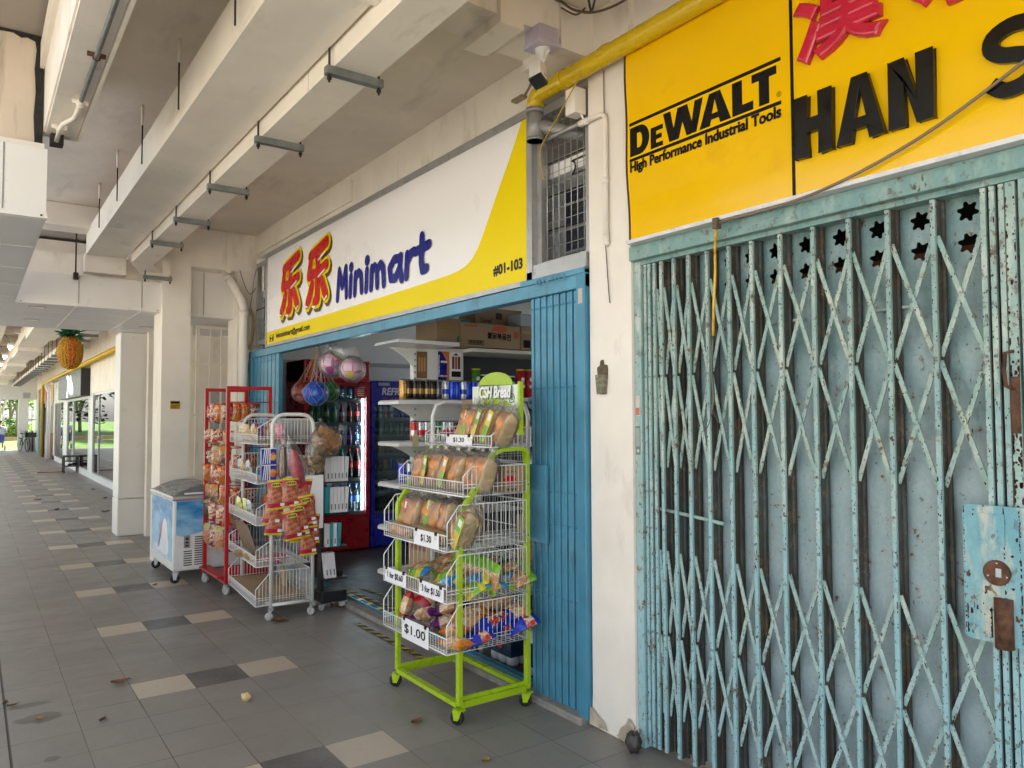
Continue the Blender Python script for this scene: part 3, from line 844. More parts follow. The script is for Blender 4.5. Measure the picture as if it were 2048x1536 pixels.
for z in (.71, 1.68):
    MB().prism(arc(3.565, z, .036, -PI * .5, PI * .5, 8) + [(3.53, z + .036), (3.53, z - .036)], yz(2.69), .012, holes=[arc(3.572, z, .014, 0, 2 * PI * .93, 10)]).build('eyelet', 'blue', t)
t = folding('blue concertina gate folded at the far left end of the opening', 8.0, 8.90, 14)

# threshold
tag(MB().cbox(2.60, 2.70, 3.05, 9.0, -.01, .035, .01).build('threshold_kerb', 'concrete'), 'low worn concrete kerb along the minimart threshold', 'kerb', kind='structure')
t = T('gate_track', 'blue chipped steel gate track on the threshold', 'gate track', (2.72, 6, .03))
b = MB().box(2.70, 2.715, 3.1, 8.9, .0, .05).box(2.74, 2.752, 3.1, 8.9, 0, .05)
for i in range(9): y = 4.9 + i * .19; b.box(2.7, 2.753, y, y + .05, .0502, .053, 1)
b.build('rail', ['blued', 'yellow'], t)
def tape(label, y0, y1, xa, xb, z, n):
    t = T('hazard_tape', label, 'floor tape', ((xa + xb) / 2, y0, z))
    b = MB().add([(xa - .026, y0, z), (xa + .026, y0, z), (xb + .026, y1, z), (xb - .026, y1, z)], [(0, 1, 2, 3)], 0)
    for i in range(n):
        f0 = i / n; f1 = (i + .5) / n
        x0 = xa + (xb - xa) * f0; x1 = xa + (xb - xa) * f1
        ya = y0 + (y1 - y0) * f0; yb = y0 + (y1 - y0) * f1; k = .045 * (1 if y1 > y0 else -1)
        b.add([(x0 - .026, ya - k * 0, z + .0012), (x0 + .026, ya + k, z + .0012), (x1 + .026, yb + k, z + .0012), (x1 - .026, yb, z + .0012)], [(0, 1, 2, 3)], 1)
    b.build('strip', [C((.02, .02, .02), .6), mat('tape_yellow' + str(n), (.42, .33, .08), .6, var=.3, vs=30, dirt=((.08, .07, .06), .5, 30))], t)
tape('scuffed yellow and black hazard tape on the tiles in front of the threshold', 5.55, 4.45, 2.47, 2.47, .004, 9)
tape('yellow and black hazard tape inside the doorway behind the gate track', 6.75, 5.2, 2.84, 2.90, .016, 10)
tape('second worn strip of hazard tape inside the doorway, deeper in the shop', 6.6, 5.6, 2.98, 3.12, .016, 8)

# ---- shop interior shell
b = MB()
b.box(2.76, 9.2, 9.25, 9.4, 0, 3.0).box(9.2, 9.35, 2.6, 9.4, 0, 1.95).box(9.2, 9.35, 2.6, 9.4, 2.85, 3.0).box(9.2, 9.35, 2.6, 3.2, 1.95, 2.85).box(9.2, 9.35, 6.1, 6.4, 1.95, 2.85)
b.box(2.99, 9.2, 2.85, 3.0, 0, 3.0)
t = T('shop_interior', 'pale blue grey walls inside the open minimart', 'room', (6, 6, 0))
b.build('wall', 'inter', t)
MB().box(2.76, 9.2, 2.9, 9.3, 3.0, 3.08).build('ceiling', C((.82, .82, .80), .6), t)
MB().box(2.755, 9.2, 3.0, 9.25, -.02, .012).build('floor', 'shopfl', t)
b = MB().box(2.8, 5.6, 9.215, 9.25, 2.26, 2.31).box(5.57, 5.6, 9.215, 9.25, 2.0, 2.26)
b.build('cable_duct', C((.36, .41, .44)), t)
MB().box(5.55, 5.68, 9.22, 9.25, 1.86, 2.0).build('socket', C((.6, .62, .64)), t)
tag(MB().box(5.6, 5.65, 9.15, 9.22, 1.9, 1.97).tube([(5.62, 9.15, 1.92), (5.62, 9.14, 1.8), (5.63, 9.15, 1.5)], .012, 6).build('black_plug', 'black'), 'black plug and cable in the wall socket above the blue fridge', 'plug')

# ================================================================== TEAL GATE + YELLOW SIGN
XG = 2.70
t = T('folding_gate', 'rusty teal lattice gate, closed, under the yellow hardware sign', 'gate', (XG, 1.6, 0))
b = MB().cbox(2.64, 2.74, -1.5, 2.705, 2.365, 2.4365, .004)
b.box(2.68, 2.74, -1.5, 2.70, 2.345, 2.366)
b.build('header', 'tealhead', t)
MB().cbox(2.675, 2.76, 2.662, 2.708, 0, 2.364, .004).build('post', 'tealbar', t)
BY = [2.645, 2.618, 2.585, 2.54, 2.46, 2.37, 2.26, 2.14, 2.02, 1.88, 1.73, 1.58, 1.43, 1.27]
BY += [1.11, 1.083, 1.055]
def chips_on(b, p, q, w_, x, n, seed, m=1, big=1.):
    """rust scabs along the edges of a flat bar p->q (y,z), lying .3 mm proud at plane x"""
    r_ = random.Random(seed)
    L = math.hypot(q[0] - p[0], q[1] - p[1]); ty, tz = (q[0] - p[0]) / L, (q[1] - p[1]) / L
    cl = [r_.random() for _ in range(5)] + [0.02, .98]
    for k in range(n):
        u = min(.995, max(.005, r_.gauss(cl[r_.randrange(len(cl))], .07) if r_.random() < .6 else r_.random())) * L
        e = r_.choice((-1, 1, -1, 1, 1, -1, 0)); hw = w_ / 2
        v = e * (hw - r_.uniform(.0, .002)) if e else r_.uniform(-.7, .7) * hw
        a = r_.uniform(.0012, .0052) * (2.4 if r_.random() < .08 else 1) * big; c = min(hw * .5, r_.uniform(.0007, .0024) * big * 1.3)
        pts = []
        for j in range(7):
            t_ = 2 * PI * j / 7; k_ = r_.uniform(.6, 1.25)
            uu, vv = u + a * k_ * math.cos(t_), max(-hw, min(hw, v + c * k_ * math.sin(t_)))
            pts.append((x - .0003 - .00002 * (k % 9), p[0] + ty * uu - tz * vv, p[1] + tz * uu + ty * vv))
        b.add(pts, [tuple(range(7))], m)
def gatebar(y, wide=.0175):
    bb = MB().cbox(2.688, 2.702, y - wide / 2, y + wide / 2, .02, 2.344, .002)
    chips_on(bb, (y, .03), (y, 2.34), wide - .003, 2.688, 130, int(y * 1000))
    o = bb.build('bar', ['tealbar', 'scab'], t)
    b = MB().box(2.702, 2.742, y - wide / 2 - .001, y - wide / 2 + .001, .02, 2.344).box(2.7025, 2.742, y + wide / 2 - .002, y + wide / 2, .02, 2.344).box(2.730, 2.742, y - wide / 2 - .012, y - wide / 2 - .0015, .02, 2.344)
    b.build('channel', 'rustch', o)
    b = MB()
    for z in (1.79, 1.235, 1.06, .565):
        b.lathe([(.0065, 0), (.0055, .003), (0, .005)], (2.688, y, z), 7, axis=(-1, 0, 0))
    b.build('rivet', C((.20, .24, .24)), o)
for y in BY: gatebar(y)
for i in range(len(BY) - 1):
    a, c = BY[i], BY[i + 1]
    if a - c < .04: continue
    # lattice straps stop where the bars are: upper group of two crosses, lower group of two
    for z0, z1 in ((2.215, 1.80), (1.785, 1.355), (.96, .575), (.56, .19)):
        b1, b2 = MB(), MB()
        b1.bar((2.7035, a - .009, z0), (2.7035, c + .009, z1), .0165, .005, up=(1, 0, 0))
        b2.bar((2.7115, c + .009, z0), (2.7115, a - .009, z1), .0165, .005, up=(1, 0, 0))
        zm = (z0 + z1) / 2
        b1.lathe([(.0075, 0), (.0065, .002), (0, .003)], (2.7008, (a + c) / 2, zm), 8, axis=(-1, 0, 0))
        chips_on(b1, (a - .009, z0), (c + .009, z1), .0155, 2.701, 20, int(a * 999 + z0 * 77))
        chips_on(b2, (c + .009, z0), (a - .009, z1), .0155, 2.709, 24, int(a * 555 + z0 * 31))
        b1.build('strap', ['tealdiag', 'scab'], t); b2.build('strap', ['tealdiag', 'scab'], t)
# hanging sheet panels with star shaped vents
def star(cy, cz, r, n=6):
    return [(cy + r * (1 + .21 * math.tanh(2.2 * math.cos(n * a))) * math.cos(a + .26), cz + r * (1 + .21 * math.tanh(2.2 * math.cos(n * a))) * math.sin(a + .26)) for a in [2 * PI * k / 48 for k in range(48)]]
for i in range(3, len(BY) - 1):
    a, c = BY[i], BY[i + 1]
    if a - c < .06: continue
    m_ = (a + c) / 2 - .004
    r = .030 if a - c > .12 else .024
    holes = []
    k = min(1, (a - c) / .15)
    holes = [[(m_ + (p[0] - m_) * k, p[1]) for p in star(m_, zc, r)] for zc in (2.295, 2.185)]
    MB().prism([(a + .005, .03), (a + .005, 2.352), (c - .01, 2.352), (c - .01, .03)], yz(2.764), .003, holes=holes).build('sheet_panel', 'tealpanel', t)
    # fold lip of each sheet
    MB().box(2.750, 2.763, c - .012, c - .006, .03, 2.352).build('panel_lip', 'rustch', t)
b = MB()
for y in (1.45, 1.9, 2.3): b.box(2.745, 2.753, y - .09, y + .09, 1.985, 1.995)
b.tube([(2.712, 2.60, 1.155), (2.70, 2.3, 1.135), (2.70, 2.19, 1.125)], .009, 6)
b.build('locking_rod', 'tealdiag', t)
# right hand stile (rust) and lock case
cs = MB().cbox(2.682, 2.72, 1.012, 1.042, .02, 2.344, .003)
chips_on(cs, (1.027, .05), (1.027, 2.3), .027, 2.682, 160, 5, 1, 1.6)
chips_on(cs, (1.027, 1.2), (1.027, 1.75), .027, 2.682, 120, 6, 1, 2.2)
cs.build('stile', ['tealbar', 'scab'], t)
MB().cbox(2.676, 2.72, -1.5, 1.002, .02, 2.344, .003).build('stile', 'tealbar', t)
MB().box(2.6785, 2.6815, 1.014, 1.040, 1.54, 1.72).build('rust_patch', 'rust', t)
pl = MB().prism([(p[0], p[1]) for p in (arc(1.185 - .02, 1.29, .02, PI / 2, 0, 4) + [(1.185, .90)] + arc(1.165, .90, .022, 0, -PI / 2, 4) + [(.78, .872), (.78, 1.31)])], yz(2.668), .012)
chips_on(pl, (1.10, 1.30), (1.10, .89), .165, 2.656, 130, 77, 1, 1.0)
chips_on(pl, (1.14, .98), (1.14, .90), .075, 2.656, 45, 78, 1, 1.9)
chips_on(pl, (1.04, 1.30), (1.04, .90), .05, 2.656, 40, 79, 1, 1.8)
lk = pl.build('lock_case', ['lockpl', 'scab'], t)
MB().prism([(1.135, 1.285), (1.135, 1.19), (1.06, 1.185), (1.06, 1.285)], yz(2.6555), .0035).build('raised_label', 'lockpl', lk)
MB().lathe([(0, 0), (.040, 0), (.040, .006), (.035, .008), (0, .008)], (2.656, 1.085, 1.10), 22, axis=(-1, 0, 0)).build('escutcheon', 'rust', lk)
MB().box(2.645, 2.6475, 1.07, 1.086, 1.088, 1.115).build('keyhole_cover', C((.45, .52, .55)), lk)
for dy, dz in ((-.028, -.01), (.026, -.012), (0, .03)): MB().lathe([(.004, 0), (0, .003)], (2.648, 1.085 + dy, 1.10 + dz), 8, axis=(-1, 0, 0)).build('screw', 'chrome', lk)
MB().lathe([(0, 0), (.027, 0), (.027, .155), (0, .155)], (2.652, 1.068, .868), 16, axis=(0, 0, 1)).build('padlock_sleeve', 'rust', lk)
tb = MB().tube([(2.68, 1.03, 1.80), (2.66, 1.045, 1.795), (2.66, 1.05, 1.74), (2.66, 1.045, 1.69), (2.68, 1.03, 1.68)], .006, 6)
tb.build('handle', 'rust', t)
# stickers on the gate post
s_ = T('sticker', 'small torn red and white sticker on the teal gate post', 'sticker', (2.673, 2.69, 1.62))
MB().box(2.6725, 2.6745, 2.672, 2.70, 1.60, 1.70).build('film', C((.55, .50, .47)), s_)
MB().box(2.6715, 2.6725, 2.674, 2.698, 1.604, 1.64).build('print', C((.5, .12, .06)), s_)
s_ = T('sticker', 'grey and white printed sticker lower on the teal gate post', 'sticker', (2.673, 2.69, 1.42))
MB().box(2.6725, 2.6745, 2.672, 2.70, 1.41, 1.55).build('film', C((.10, .16, .16)), s_)
b = MB()
for i in range(3): b.box(2.6715, 2.6725, 2.676 + i * .008, 2.679 + i * .008, 1.45, 1.54)
b.lathe([(.009, 0), (.009, .001), (0, .001)], (2.6725, 2.686, 1.428), 12, axis=(-1, 0, 0))
b.build('print', C((.55, .6, .58)), s_)
# dim hardware shop behind the gate
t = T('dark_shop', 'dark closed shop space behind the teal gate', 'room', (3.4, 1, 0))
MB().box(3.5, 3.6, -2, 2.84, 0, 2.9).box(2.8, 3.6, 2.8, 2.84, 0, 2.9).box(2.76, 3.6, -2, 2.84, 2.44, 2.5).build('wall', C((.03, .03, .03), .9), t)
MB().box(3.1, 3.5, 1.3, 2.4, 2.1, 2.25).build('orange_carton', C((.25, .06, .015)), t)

# ---- yellow hardware sign (plane X=2.60)
XH = 2.60
t = T('shop_sign', 'yellow acrylic hardware shop sign with raised letters above the teal gate', 'sign', (XH, 1.5, 2.45))
N_ = 14
edge = [(2.668 - .022 * (i / N_) ** 2.2 + .004 * math.sin(i * .9), 3.40 - (3.40 - 2.455) * i / N_) for i in range(N_ + 1)]
MB().prism(edge + [(-1.5, 2.455), (-1.5, 3.40)], yz(XH + .02), .02).build('panel', 'hany', t)
MB().prism([(p[0] + .012, p[1]) for p in edge] + [(p[0] + .001, p[1]) for p in reversed(edge)], yz(XH + .06), .062).build('side_return', 'maroon', t)
b = MB().box(XH - .012, XH + .05, -1.5, 2.668, 2.437, 2.454).box(XH - .012, XH + .05, -1.5, 2.66, 3.401, 3.43)
b.build('frame', mat('white_trim', (.66, .65, .66), .35, var=.08, vs=12, dirt=((.25, .22, .2), .3, 18)), t)
MB().box(XH - .0015, XH + .0, 1.738, 1.752, 2.456, 3.40).build('divider', 'blk', t)
# tool maker's panel: two rules, heavy capitals, caption
fr = Fx(XH, 2.648, 2.84)
b = MB()
b.box(XH - .002, XH, 1.795, 2.648, 2.838, 2.853).box(XH - .002, XH, 1.795, 2.648, 3.015, 3.03)
b.build('rule', 'blk', t)
def glyph(ch, x, w, h, s, y0=0):
    """heavy block capitals as outlines: returns outer, holes"""
    if ch == 'D':
        return [(x, y0)] + [(x + w - h * .45 + h * .45 * math.cos(a), y0 + h / 2 + h / 2 * math.sin(a)) for a in [(-PI / 2 + PI * k / 12) for k in range(13)]] + [(x, y0 + h)], \
               [[(x + s, y0 + s * .75)] + [(x + w - h * .45 + (h * .45 - s) * math.cos(a), y0 + h / 2 + (h / 2 - s * .75) * math.sin(a)) for a in [(-PI / 2 + PI * k / 12) for k in range(13)]] + [(x + s, y0 + h - s * .75)]]
    k = s * .62
    P = {'E': [(0, 0), (w, 0), (w, k), (s, k), (s, h / 2 - k / 2), (w * .9, h / 2 - k / 2), (w * .9, h / 2 + k / 2), (s, h / 2 + k / 2), (s, h - k), (w, h - k), (w, h), (0, h)],
         'W': [(w * .16, 0), (w * .40, 0), (w * .5, h * .52), (w * .6, 0), (w * .84, 0), (w, h), (w - s * .86, h), (w * .73, h * .38), (w * .62, h), (w * .38, h), (w * .27, h * .38), (s * .86, h), (0, h)],
         'L': [(0, 0), (w, 0), (w, s * .72), (s, s * .72), (s, h), (0, h)],
         'T': [(w / 2 - s / 2, 0), (w / 2 + s / 2, 0), (w / 2 + s / 2, h - s * .72), (w, h - s * .72), (w, h), (0, h), (0, h - s * .72), (w / 2 - s / 2, h - s * .72)],
         'H': [(0, 0), (s, 0), (s, h / 2 - s / 2), (w - s, h / 2 - s / 2), (w - s, 0), (w, 0), (w, h), (w - s, h), (w - s, h / 2 + s / 2), (s, h / 2 + s / 2), (s, h), (0, h)],
         'N': [(0, 0), (s, 0), (s, h * .62), (w - s, 0), (w, 0), (w, h), (w - s, h), (w - s, h * .38), (s, h), (0, h)],
         'A': [(0, 0), (s, 0), (s + (w / 2 - s) * .28, h * .18), (w - s - (w / 2 - s) * .28, h * .18), (w - s, 0), (w, 0), (w / 2 + s * .52, h), (w / 2 - s * .52, h)]}[ch]
    holes = []
    if ch == 'A': holes = [[(w * .5 - (w / 2 - s) * .58, h * .36), (w * .5 + (w / 2 - s) * .58, h * .36), (w * .5, h * .80)]]
    return [(x + p[0], y0 + p[1]) for p in P], [[(x + p[0], y0 + p[1]) for p in hh] for hh in holes]
b = MB()
for ch, x, w_, h_, s_ in (('D', .004, .128, .142, .046), ('E', .142, .077, .10, .034), ('W', .222, .235, .142, .052), ('A', .438, .17, .142, .056), ('L', .616, .105, .142, .05), ('T', .715, .118, .142, .048)):
    o, hs = glyph(ch, x, w_, h_, s_, .022)
    b.prism(o, fr, .002, holes=hs)
b.text('®', Fx(XH, 1.815, 2.87), .03, .001, .001, 0)
b.build('lettering', 'blk', t)
MB().text('High Performance Industrial Tools', Fx(XH, 2.642, 2.772), .1, .001, .001, 0, .0028, width=.845, height=.062).build('lettering', 'blk', t)
# raised shop name
fh = Fx(XH - .004, 0, 0)
for ch, y0, w_ in (('H', 1.722, .155), ('A', 1.548, .18), ('N', 1.352, .15)):
    o, hs = glyph(ch, 0, w_, .235, .054, 0)
    MB().prism(o, Fx(XH - .001, y0, 2.587), .023, holes=hs).build('raised_letter', 'blkg', t, bevel=.003)
sp = [(.150, .178), (.125, .205), (.075, .212), (.028, .192), (.022, .155), (.05, .128), (.10, .112), (.138, .085), (.140, .045), (.105, .018), (.055, .015), (.018, .045)]
def ribbon(pts, w_):
    L, Rr = [], []
    for i, p in enumerate(pts):
        a = pts[max(0, i - 1)]; c = pts[min(len(pts) - 1, i + 1)]
        tx, ty = c[0] - a[0], c[1] - a[1]; q = math.hypot(tx, ty)
        L.append((p[0] - ty / q * w_, p[1] + tx / q * w_)); Rr.append((p[0] + ty / q * w_, p[1] - tx / q * w_))
    return L + Rr[::-1]
def smooth(pts, k=4):
    out = []
    for i in range(len(pts) - 1):
        p0, p1, p2, p3 = pts[max(0, i - 1)], pts[i], pts[i + 1], pts[min(len(pts) - 1, i + 2)]
        for j in range(k):
            u = j / k
            out.append(tuple(.5 * (2 * p1[d] + (p2[d] - p0[d]) * u + (2 * p0[d] - 5 * p1[d] + 4 * p2[d] - p3[d]) * u * u + (3 * p1[d] - p0[d] - 3 * p2[d] + p3[d]) * u ** 3) for d in range(len(p1))))
    return out + [pts[-1]]
MB().prism(ribbon(smooth(sp, 3), .024), Fx(XH - .001, 1.05, 2.587), .018).build('raised_letter', 'blkg', t, bevel=.003)
MB().prism(glyph('H', 0, .15, .225, .047)[0], Fx(XH - .001, .82, 2.587), .018).build('raised_letter', 'blkg', t, bevel=.003)
# crimson raised characters, the first cropped by the photo's top edge
def puffy(body, fr0, size, ex, bev, key, parent):
    cu = bpy.data.curves.new('t', 'FONT'); cu.body = body; cu.size = size; cu.extrude = ex; cu.bevel_depth = bev; cu.bevel_resolution = 2; cu.resolution_u = 4
    ob = bpy.data.objects.new('t', cu); COL.objects.link(ob)
    me = bpy.data.meshes.new_from_object(ob.evaluated_get(bpy.context.evaluated_depsgraph_get()))
    b = MB().add([fr0(v.co.x, v.co.y, v.co.z) for v in me.vertices], [tuple(p.vertices) for p in me.polygons], 0)
    bpy.data.objects.remove(ob); bpy.data.curves.remove(cu); bpy.data.meshes.remove(me)
    return b.build('raised_character', key, parent)
puffy('漢', Fx(XH - .012, 1.715, 2.985), .345, .006, .0135, 'redg', t)
puffy('水', Fx(XH - .012, 1.26, 2.985), .345, .006, .0135, 'redg', t)
# long cable lying over the sign and its taped tail
t = T('cable', 'long sagging brown cable across the yellow sign with a yellow taped tail', 'cable', (2.58, 1.5, 2.5))
pts = smooth([(2.55, .55, 2.86), (2.565, .9, 2.68), (2.575, 1.25, 2.53), (2.58, 1.6, 2.445), (2.585, 1.9, 2.425), (2.59, 2.08, 2.43), (2.59, 2.12, 2.405)], 5)
MB().tube(pts, .0055, 6).build('sheath', C((.20, .15, .10)), t)
MB().box(2.57, 2.60, 2.10, 2.125, 2.40, 2.445).build('clip', C((.10, .07, .045)), t)
pts = smooth([(2.60, 2.125, 2.41), (2.62, 2.15, 2.36), (2.635, 2.165, 2.31), (2.64, 2.17, 2.22), (2.645, 2.185, 2.08), (2.65, 2.195, 1.95)], 4)
MB().tube(pts[:9], [.006 + .0025 * ((i * 7) % 3 == 0) for i in range(9)], 7).tube(pts[8:], .0062, 7).build('yellow_tape', mat('yellow_tape', (.62, .36, .02), .5, var=.3, vs=30), t)
MB().tube(smooth([(2.65, 2.195, 1.95), (2.655, 2.21, 1.8), (2.66, 2.205, 1.68), (2.66, 2.22, 1.6)], 4), .006, 6).tube(smooth([(2.66, 2.215, 1.62), (2.665, 2.24, 1.56), (2.665, 2.27, 1.53)], 3), .002, 4).tube(smooth([(2.66, 2.21, 1.62), (2.665, 2.19, 1.58), (2.665, 2.17, 1.56)], 3), .002, 4).build('bare_end', C((.07, .07, .06)), t)

# ================================================================== PIPES, CCTV, PILLAR FITTINGS
t = T('drain_pipe', 'yellow painted pipe with a grey tee, running over the yellow sign', 'pipe', (2.58, 2.5, 3.4))
MB().tube([(2.56, -1.5, 3.41), (2.56, 3.30, 3.41)] + [(2.56, 3.30 + .06 * math.sin(a), 3.35 + .06 * math.cos(a)) for a in (.4, .8, 1.2)] + [(2.56, 3.36, 3.33)], .048, 16).build('yellow_run', 'ypipe', t)
MB().tube([(2.56, 3.36, 3.335), (2.56, 3.36, 3.15)], .046, 16).tube([(2.56, 3.36, 3.335), (2.56, 3.36, 3.31)], .052, 16).tube([(2.56, 3.36, 3.165), (2.56, 3.36, 3.15)], .051, 16).tube([(2.56, 3.36, 3.24), (2.72, 3.22, 3.19), (3.0, 3.05, 3.12)], .04, 14).build('grey_tee', 'gpipe', t)
for y in (3.10, 1.9):
    MB().tube([(2.56 + .052 * math.cos(a), y, 3.41 + .052 * math.sin(a)) for a in [PI * (.2 + 1.6 * k / 14) for k in range(15)]], .5, flat=(.03, .005)).box(2.60, 2.625, y - .02, y + .02, 3.33, 3.42).build('pipe_clamp', 'ypipe', t)
tag(MB().box(2.585, 2.66, 3.04, 3.12, 3.22, 3.36).bar((2.62, 3.10, 3.36), (2.66, 3.05, 3.18), .05, .01).build('pipe_bracket', 'colw'), 'white painted bracket under the yellow pipe beside the pillar', 'bracket')
t = T('conduit', 'white painted conduit bending across the barred window onto the pillar', 'conduit', (2.63, 2.9, 2.5))
MB().tube([(2.625, 3.36, 3.14), (2.625, 3.37, 3.16), (2.625, 3.34, 3.17), (2.63, 3.05, 3.17)], .012, 8).build('bare_pipe', 'gpipe', t)
MB().tube([(2.63, 3.05, 3.17), (2.635, 2.89, 3.165), (2.64, 2.872, 3.155), (2.642, 2.868, 3.13), (2.642, 2.868, 2.52)], .0135, 10).tube([(2.635, 2.99, 3.17), (2.635, 3.06, 3.17)], .018, 10).tube([(2.642, 2.868, 2.80), (2.642, 2.868, 2.83)], .017, 10).tube([(2.642, 2.868, 2.54), (2.642, 2.868, 2.49), (2.655, 2.868, 2.485)], .016, 10).build('painted_pipe', 'colw', t)
tag(MB().tube(smooth([(2.65, 2.885, 3.40), (2.652, 2.885, 3.1), (2.652, 2.875, 2.85), (2.652, 2.89, 2.6), (2.65, 2.875, 2.4), (2.652, 2.865, 2.25), (2.655, 2.86, 2.18)], 4), .0028, 5).build('thin_wire', C((.10, .07, .05))), 'thin brown wire hanging loosely down the white pillar', 'wire')
tag(MB().tube(smooth([(2.56, 2.72, 3.46), (2.52, 2.78, 3.44), (2.54, 2.95, 3.36), (2.58, 3.2, 3.22), (2.60, 3.36, 3.12), (2.62, 3.38, 3.02), (2.64, 3.385, 2.95)], 4), .004, 5).build('yellow_wire', C((.45, .32, .03))), 'yellow wire slanting from the yellow pipe across the barred window', 'wire')
t = T('power_cable', 'brown spliced cable looping across the top of the pillar', 'cable', (2.4, 2.4, 3.5))
MB().tube(smooth([(2.38, 3.02, 3.80), (2.44, 2.95, 3.72), (2.46, 2.88, 3.66), (2.50, 2.78, 3.62), (2.52, 2.60, 3.60), (2.52, 2.40, 3.62), (2.5, 2.0, 3.69), (2.5, 1.6, 3.73)], 5), .0065, 6).tube(smooth([(2.43, 2.96, 3.70), (2.45, 2.87, 3.63), (2.47, 2.82, 3.65)], 4), .005, 6).build('sheath', C((.12, .08, .055)), t)
MB().tube([(2.49, 2.80, 3.63), (2.48, 2.81, 3.70)], .006, 6).tube([(2.49, 2.79, 3.63), (2.49, 2.76, 3.70)], .006, 6).build('taped_end', C((.02, .04, .03)), t)
b = MB()
for k in range(5): b.tube(smooth([(2.50, 3.22 + .015 * k, 3.50), (2.50, 3.30 + .01 * k, 3.45 - .004 * k), (2.52, 3.42, 3.40 + .004 * k)], 3), .005, 5)
tag(b.box(2.48, 2.52, 3.38, 3.48, 3.395, 3.41).build('wire_bundle', C((.22, .17, .12))), 'bundle of tangled wires resting on the yellow pipe beside the camera', 'wires')
# cctv camera
t = T('security_camera', 'white bullet security camera hanging from a lilac box on the beam', 'camera', (2.33, 2.99, 3.28))
MB().cbox(2.26, 2.385, 2.925, 3.05, 3.475, 3.56, .004).cbox(2.253, 2.392, 2.918, 3.057, 3.462, 3.485, .004).build('junction_box', 'lilac', t)
m_ = MB().lathe([(0, 0), (.04, 0), (.04, .008), (.016, .016), (.016, .06), (.008, .062), (.008, .085)], (2.325, 2.985, 3.462), 18, axis=(0, 0, -1))
for k in range(6):
    a = k * PI / 3
    m_.bar((2.325 + .036 * math.cos(a), 2.985 + .036 * math.sin(a), 3.452), (2.325 + .012 * math.cos(a), 2.985 + .012 * math.sin(a), 3.43), .004, .014)
m_.build('mount', C((.75, .74, .72)), t)
mx = Matrix.Translation((2.30, 2.995, 3.375)) @ Matrix.Rotation(R(-22), 4, 'X') @ Matrix.Rotation(R(14), 4, 'Y') @ Matrix.Rotation(R(25), 4, 'Z')
def xf(b, mx): b.v = [tuple(mx @ Vector(v)) for v in b.v]; return b
xf(MB().cbox(-.034, .034, -.034, .034, -.105, .0, .006), mx).build('body', C((.76, .75, .73)), t)
xf(MB().cbox(-.0365, .0365, -.0365, .0365, -.125, -.104, .004), mx).build('lens_hood', 'black', t)
xf(MB().box(.0, .028, -.0352, -.0345, -.075, -.072).box(.0, .02, -.0352, -.0345, -.083, -.080), mx).build('marking', C((.1, .1, .1)), t)
xf(MB().tube([(0, 0, .0), (0, 0, .03)], .012, 8), mx).build('swivel', 'chrome', t)
# incense holder on the pillar
t = T('incense_holder', 'rusty tin incense cup fixed to the white pillar', 'incense holder', (2.65, 2.92, 1.71))
b = MB().prism([(2.955, 1.81), (2.945, 1.715), (2.895, 1.715), (2.885, 1.81)], yz(2.66), .022)
o = b.build('cup', mat('rusty_tin', (.22, .21, .15), .55, .4, var=.6, vs=45, dirt=((.06, .04, .02), .9, 50)), t, bevel=.003)
MB().prism(smooth([(2.957, 1.812), (2.96, 1.85), (2.94, 1.862), (2.935, 1.885), (2.915, 1.89), (2.91, 1.868), (2.888, 1.862), (2.882, 1.84), (2.884, 1.812)], 3), yz(2.66), .006).build('back_plate', mat('brown_tin', (.10, .075, .045), .6, .3, var=.4, vs=40), t)
# dark rag wedged by the pillar base
b = MB().ball((2.60, 2.665, .05), .045, 16, k=(.8, .9, 1.1), fn=lambda d: 1 + .3 * math.sin(7 * d.x + 3 * d.z) * math.sin(9 * d.y + 1))
tag(b.build('crumpled_wrapper', C((.05, .045, .04), .5)), 'crumpled dark wrapper wedged at the foot of the white pillar', 'wrapper')

# ================================================================== RACKS
def caster(parent, x, y, zt, key, r=.038, rim=True, ang=0.):
    c, s_ = math.cos(ang), math.sin(ang)
    ax = (c, s_, 0); fw = Vector((-s_, c, 0))
    o = Vector((x, y, r)) + fw * .012
    A = Vector(ax)
    wb = MB().lathe([(r * .62, -.013), (r * .94, -.013), (r, -.008), (r, .008), (r * .94, .013), (r * .62, .013)], o, 18, axis=ax)
    fk = MB()
    for sgn in (-1, 1):
        q = o + A * (.018 * sgn)
        fk.add([q + A * .0015 * k + fw * a + Vector((0, 0, h)) for k in (-1, 1) for a, h in ((-.012, -.012), (.012, -.012), (.02, zt - r - .008), (-.034, zt - r - .008))],
               [(0, 1, 2, 3), (7, 6, 5, 4), (0, 4, 5, 1), (1, 5, 6, 2), (2, 6, 7, 3), (3, 7, 4, 0)])
    q = Vector((x, y, 0))
    fk.box(x - .024, x + .024, y - .024, y + .024, zt - .009, zt - .001)
    f = fk.build('caster', key, parent)
    wo = wb.build('tyre', 'rubber' if rim else C((.45, .44, .42)), f)
    MB().lathe([(0, -.015), (r * .3, -.015), (r * .3, -.011), (r * .62, -.011), (r * .62, .011), (r * .3, .011), (r * .3, .015), (0, .015)], o, 16, axis=ax).build('hub', 'chrome' if rim else 'wpaint', f)

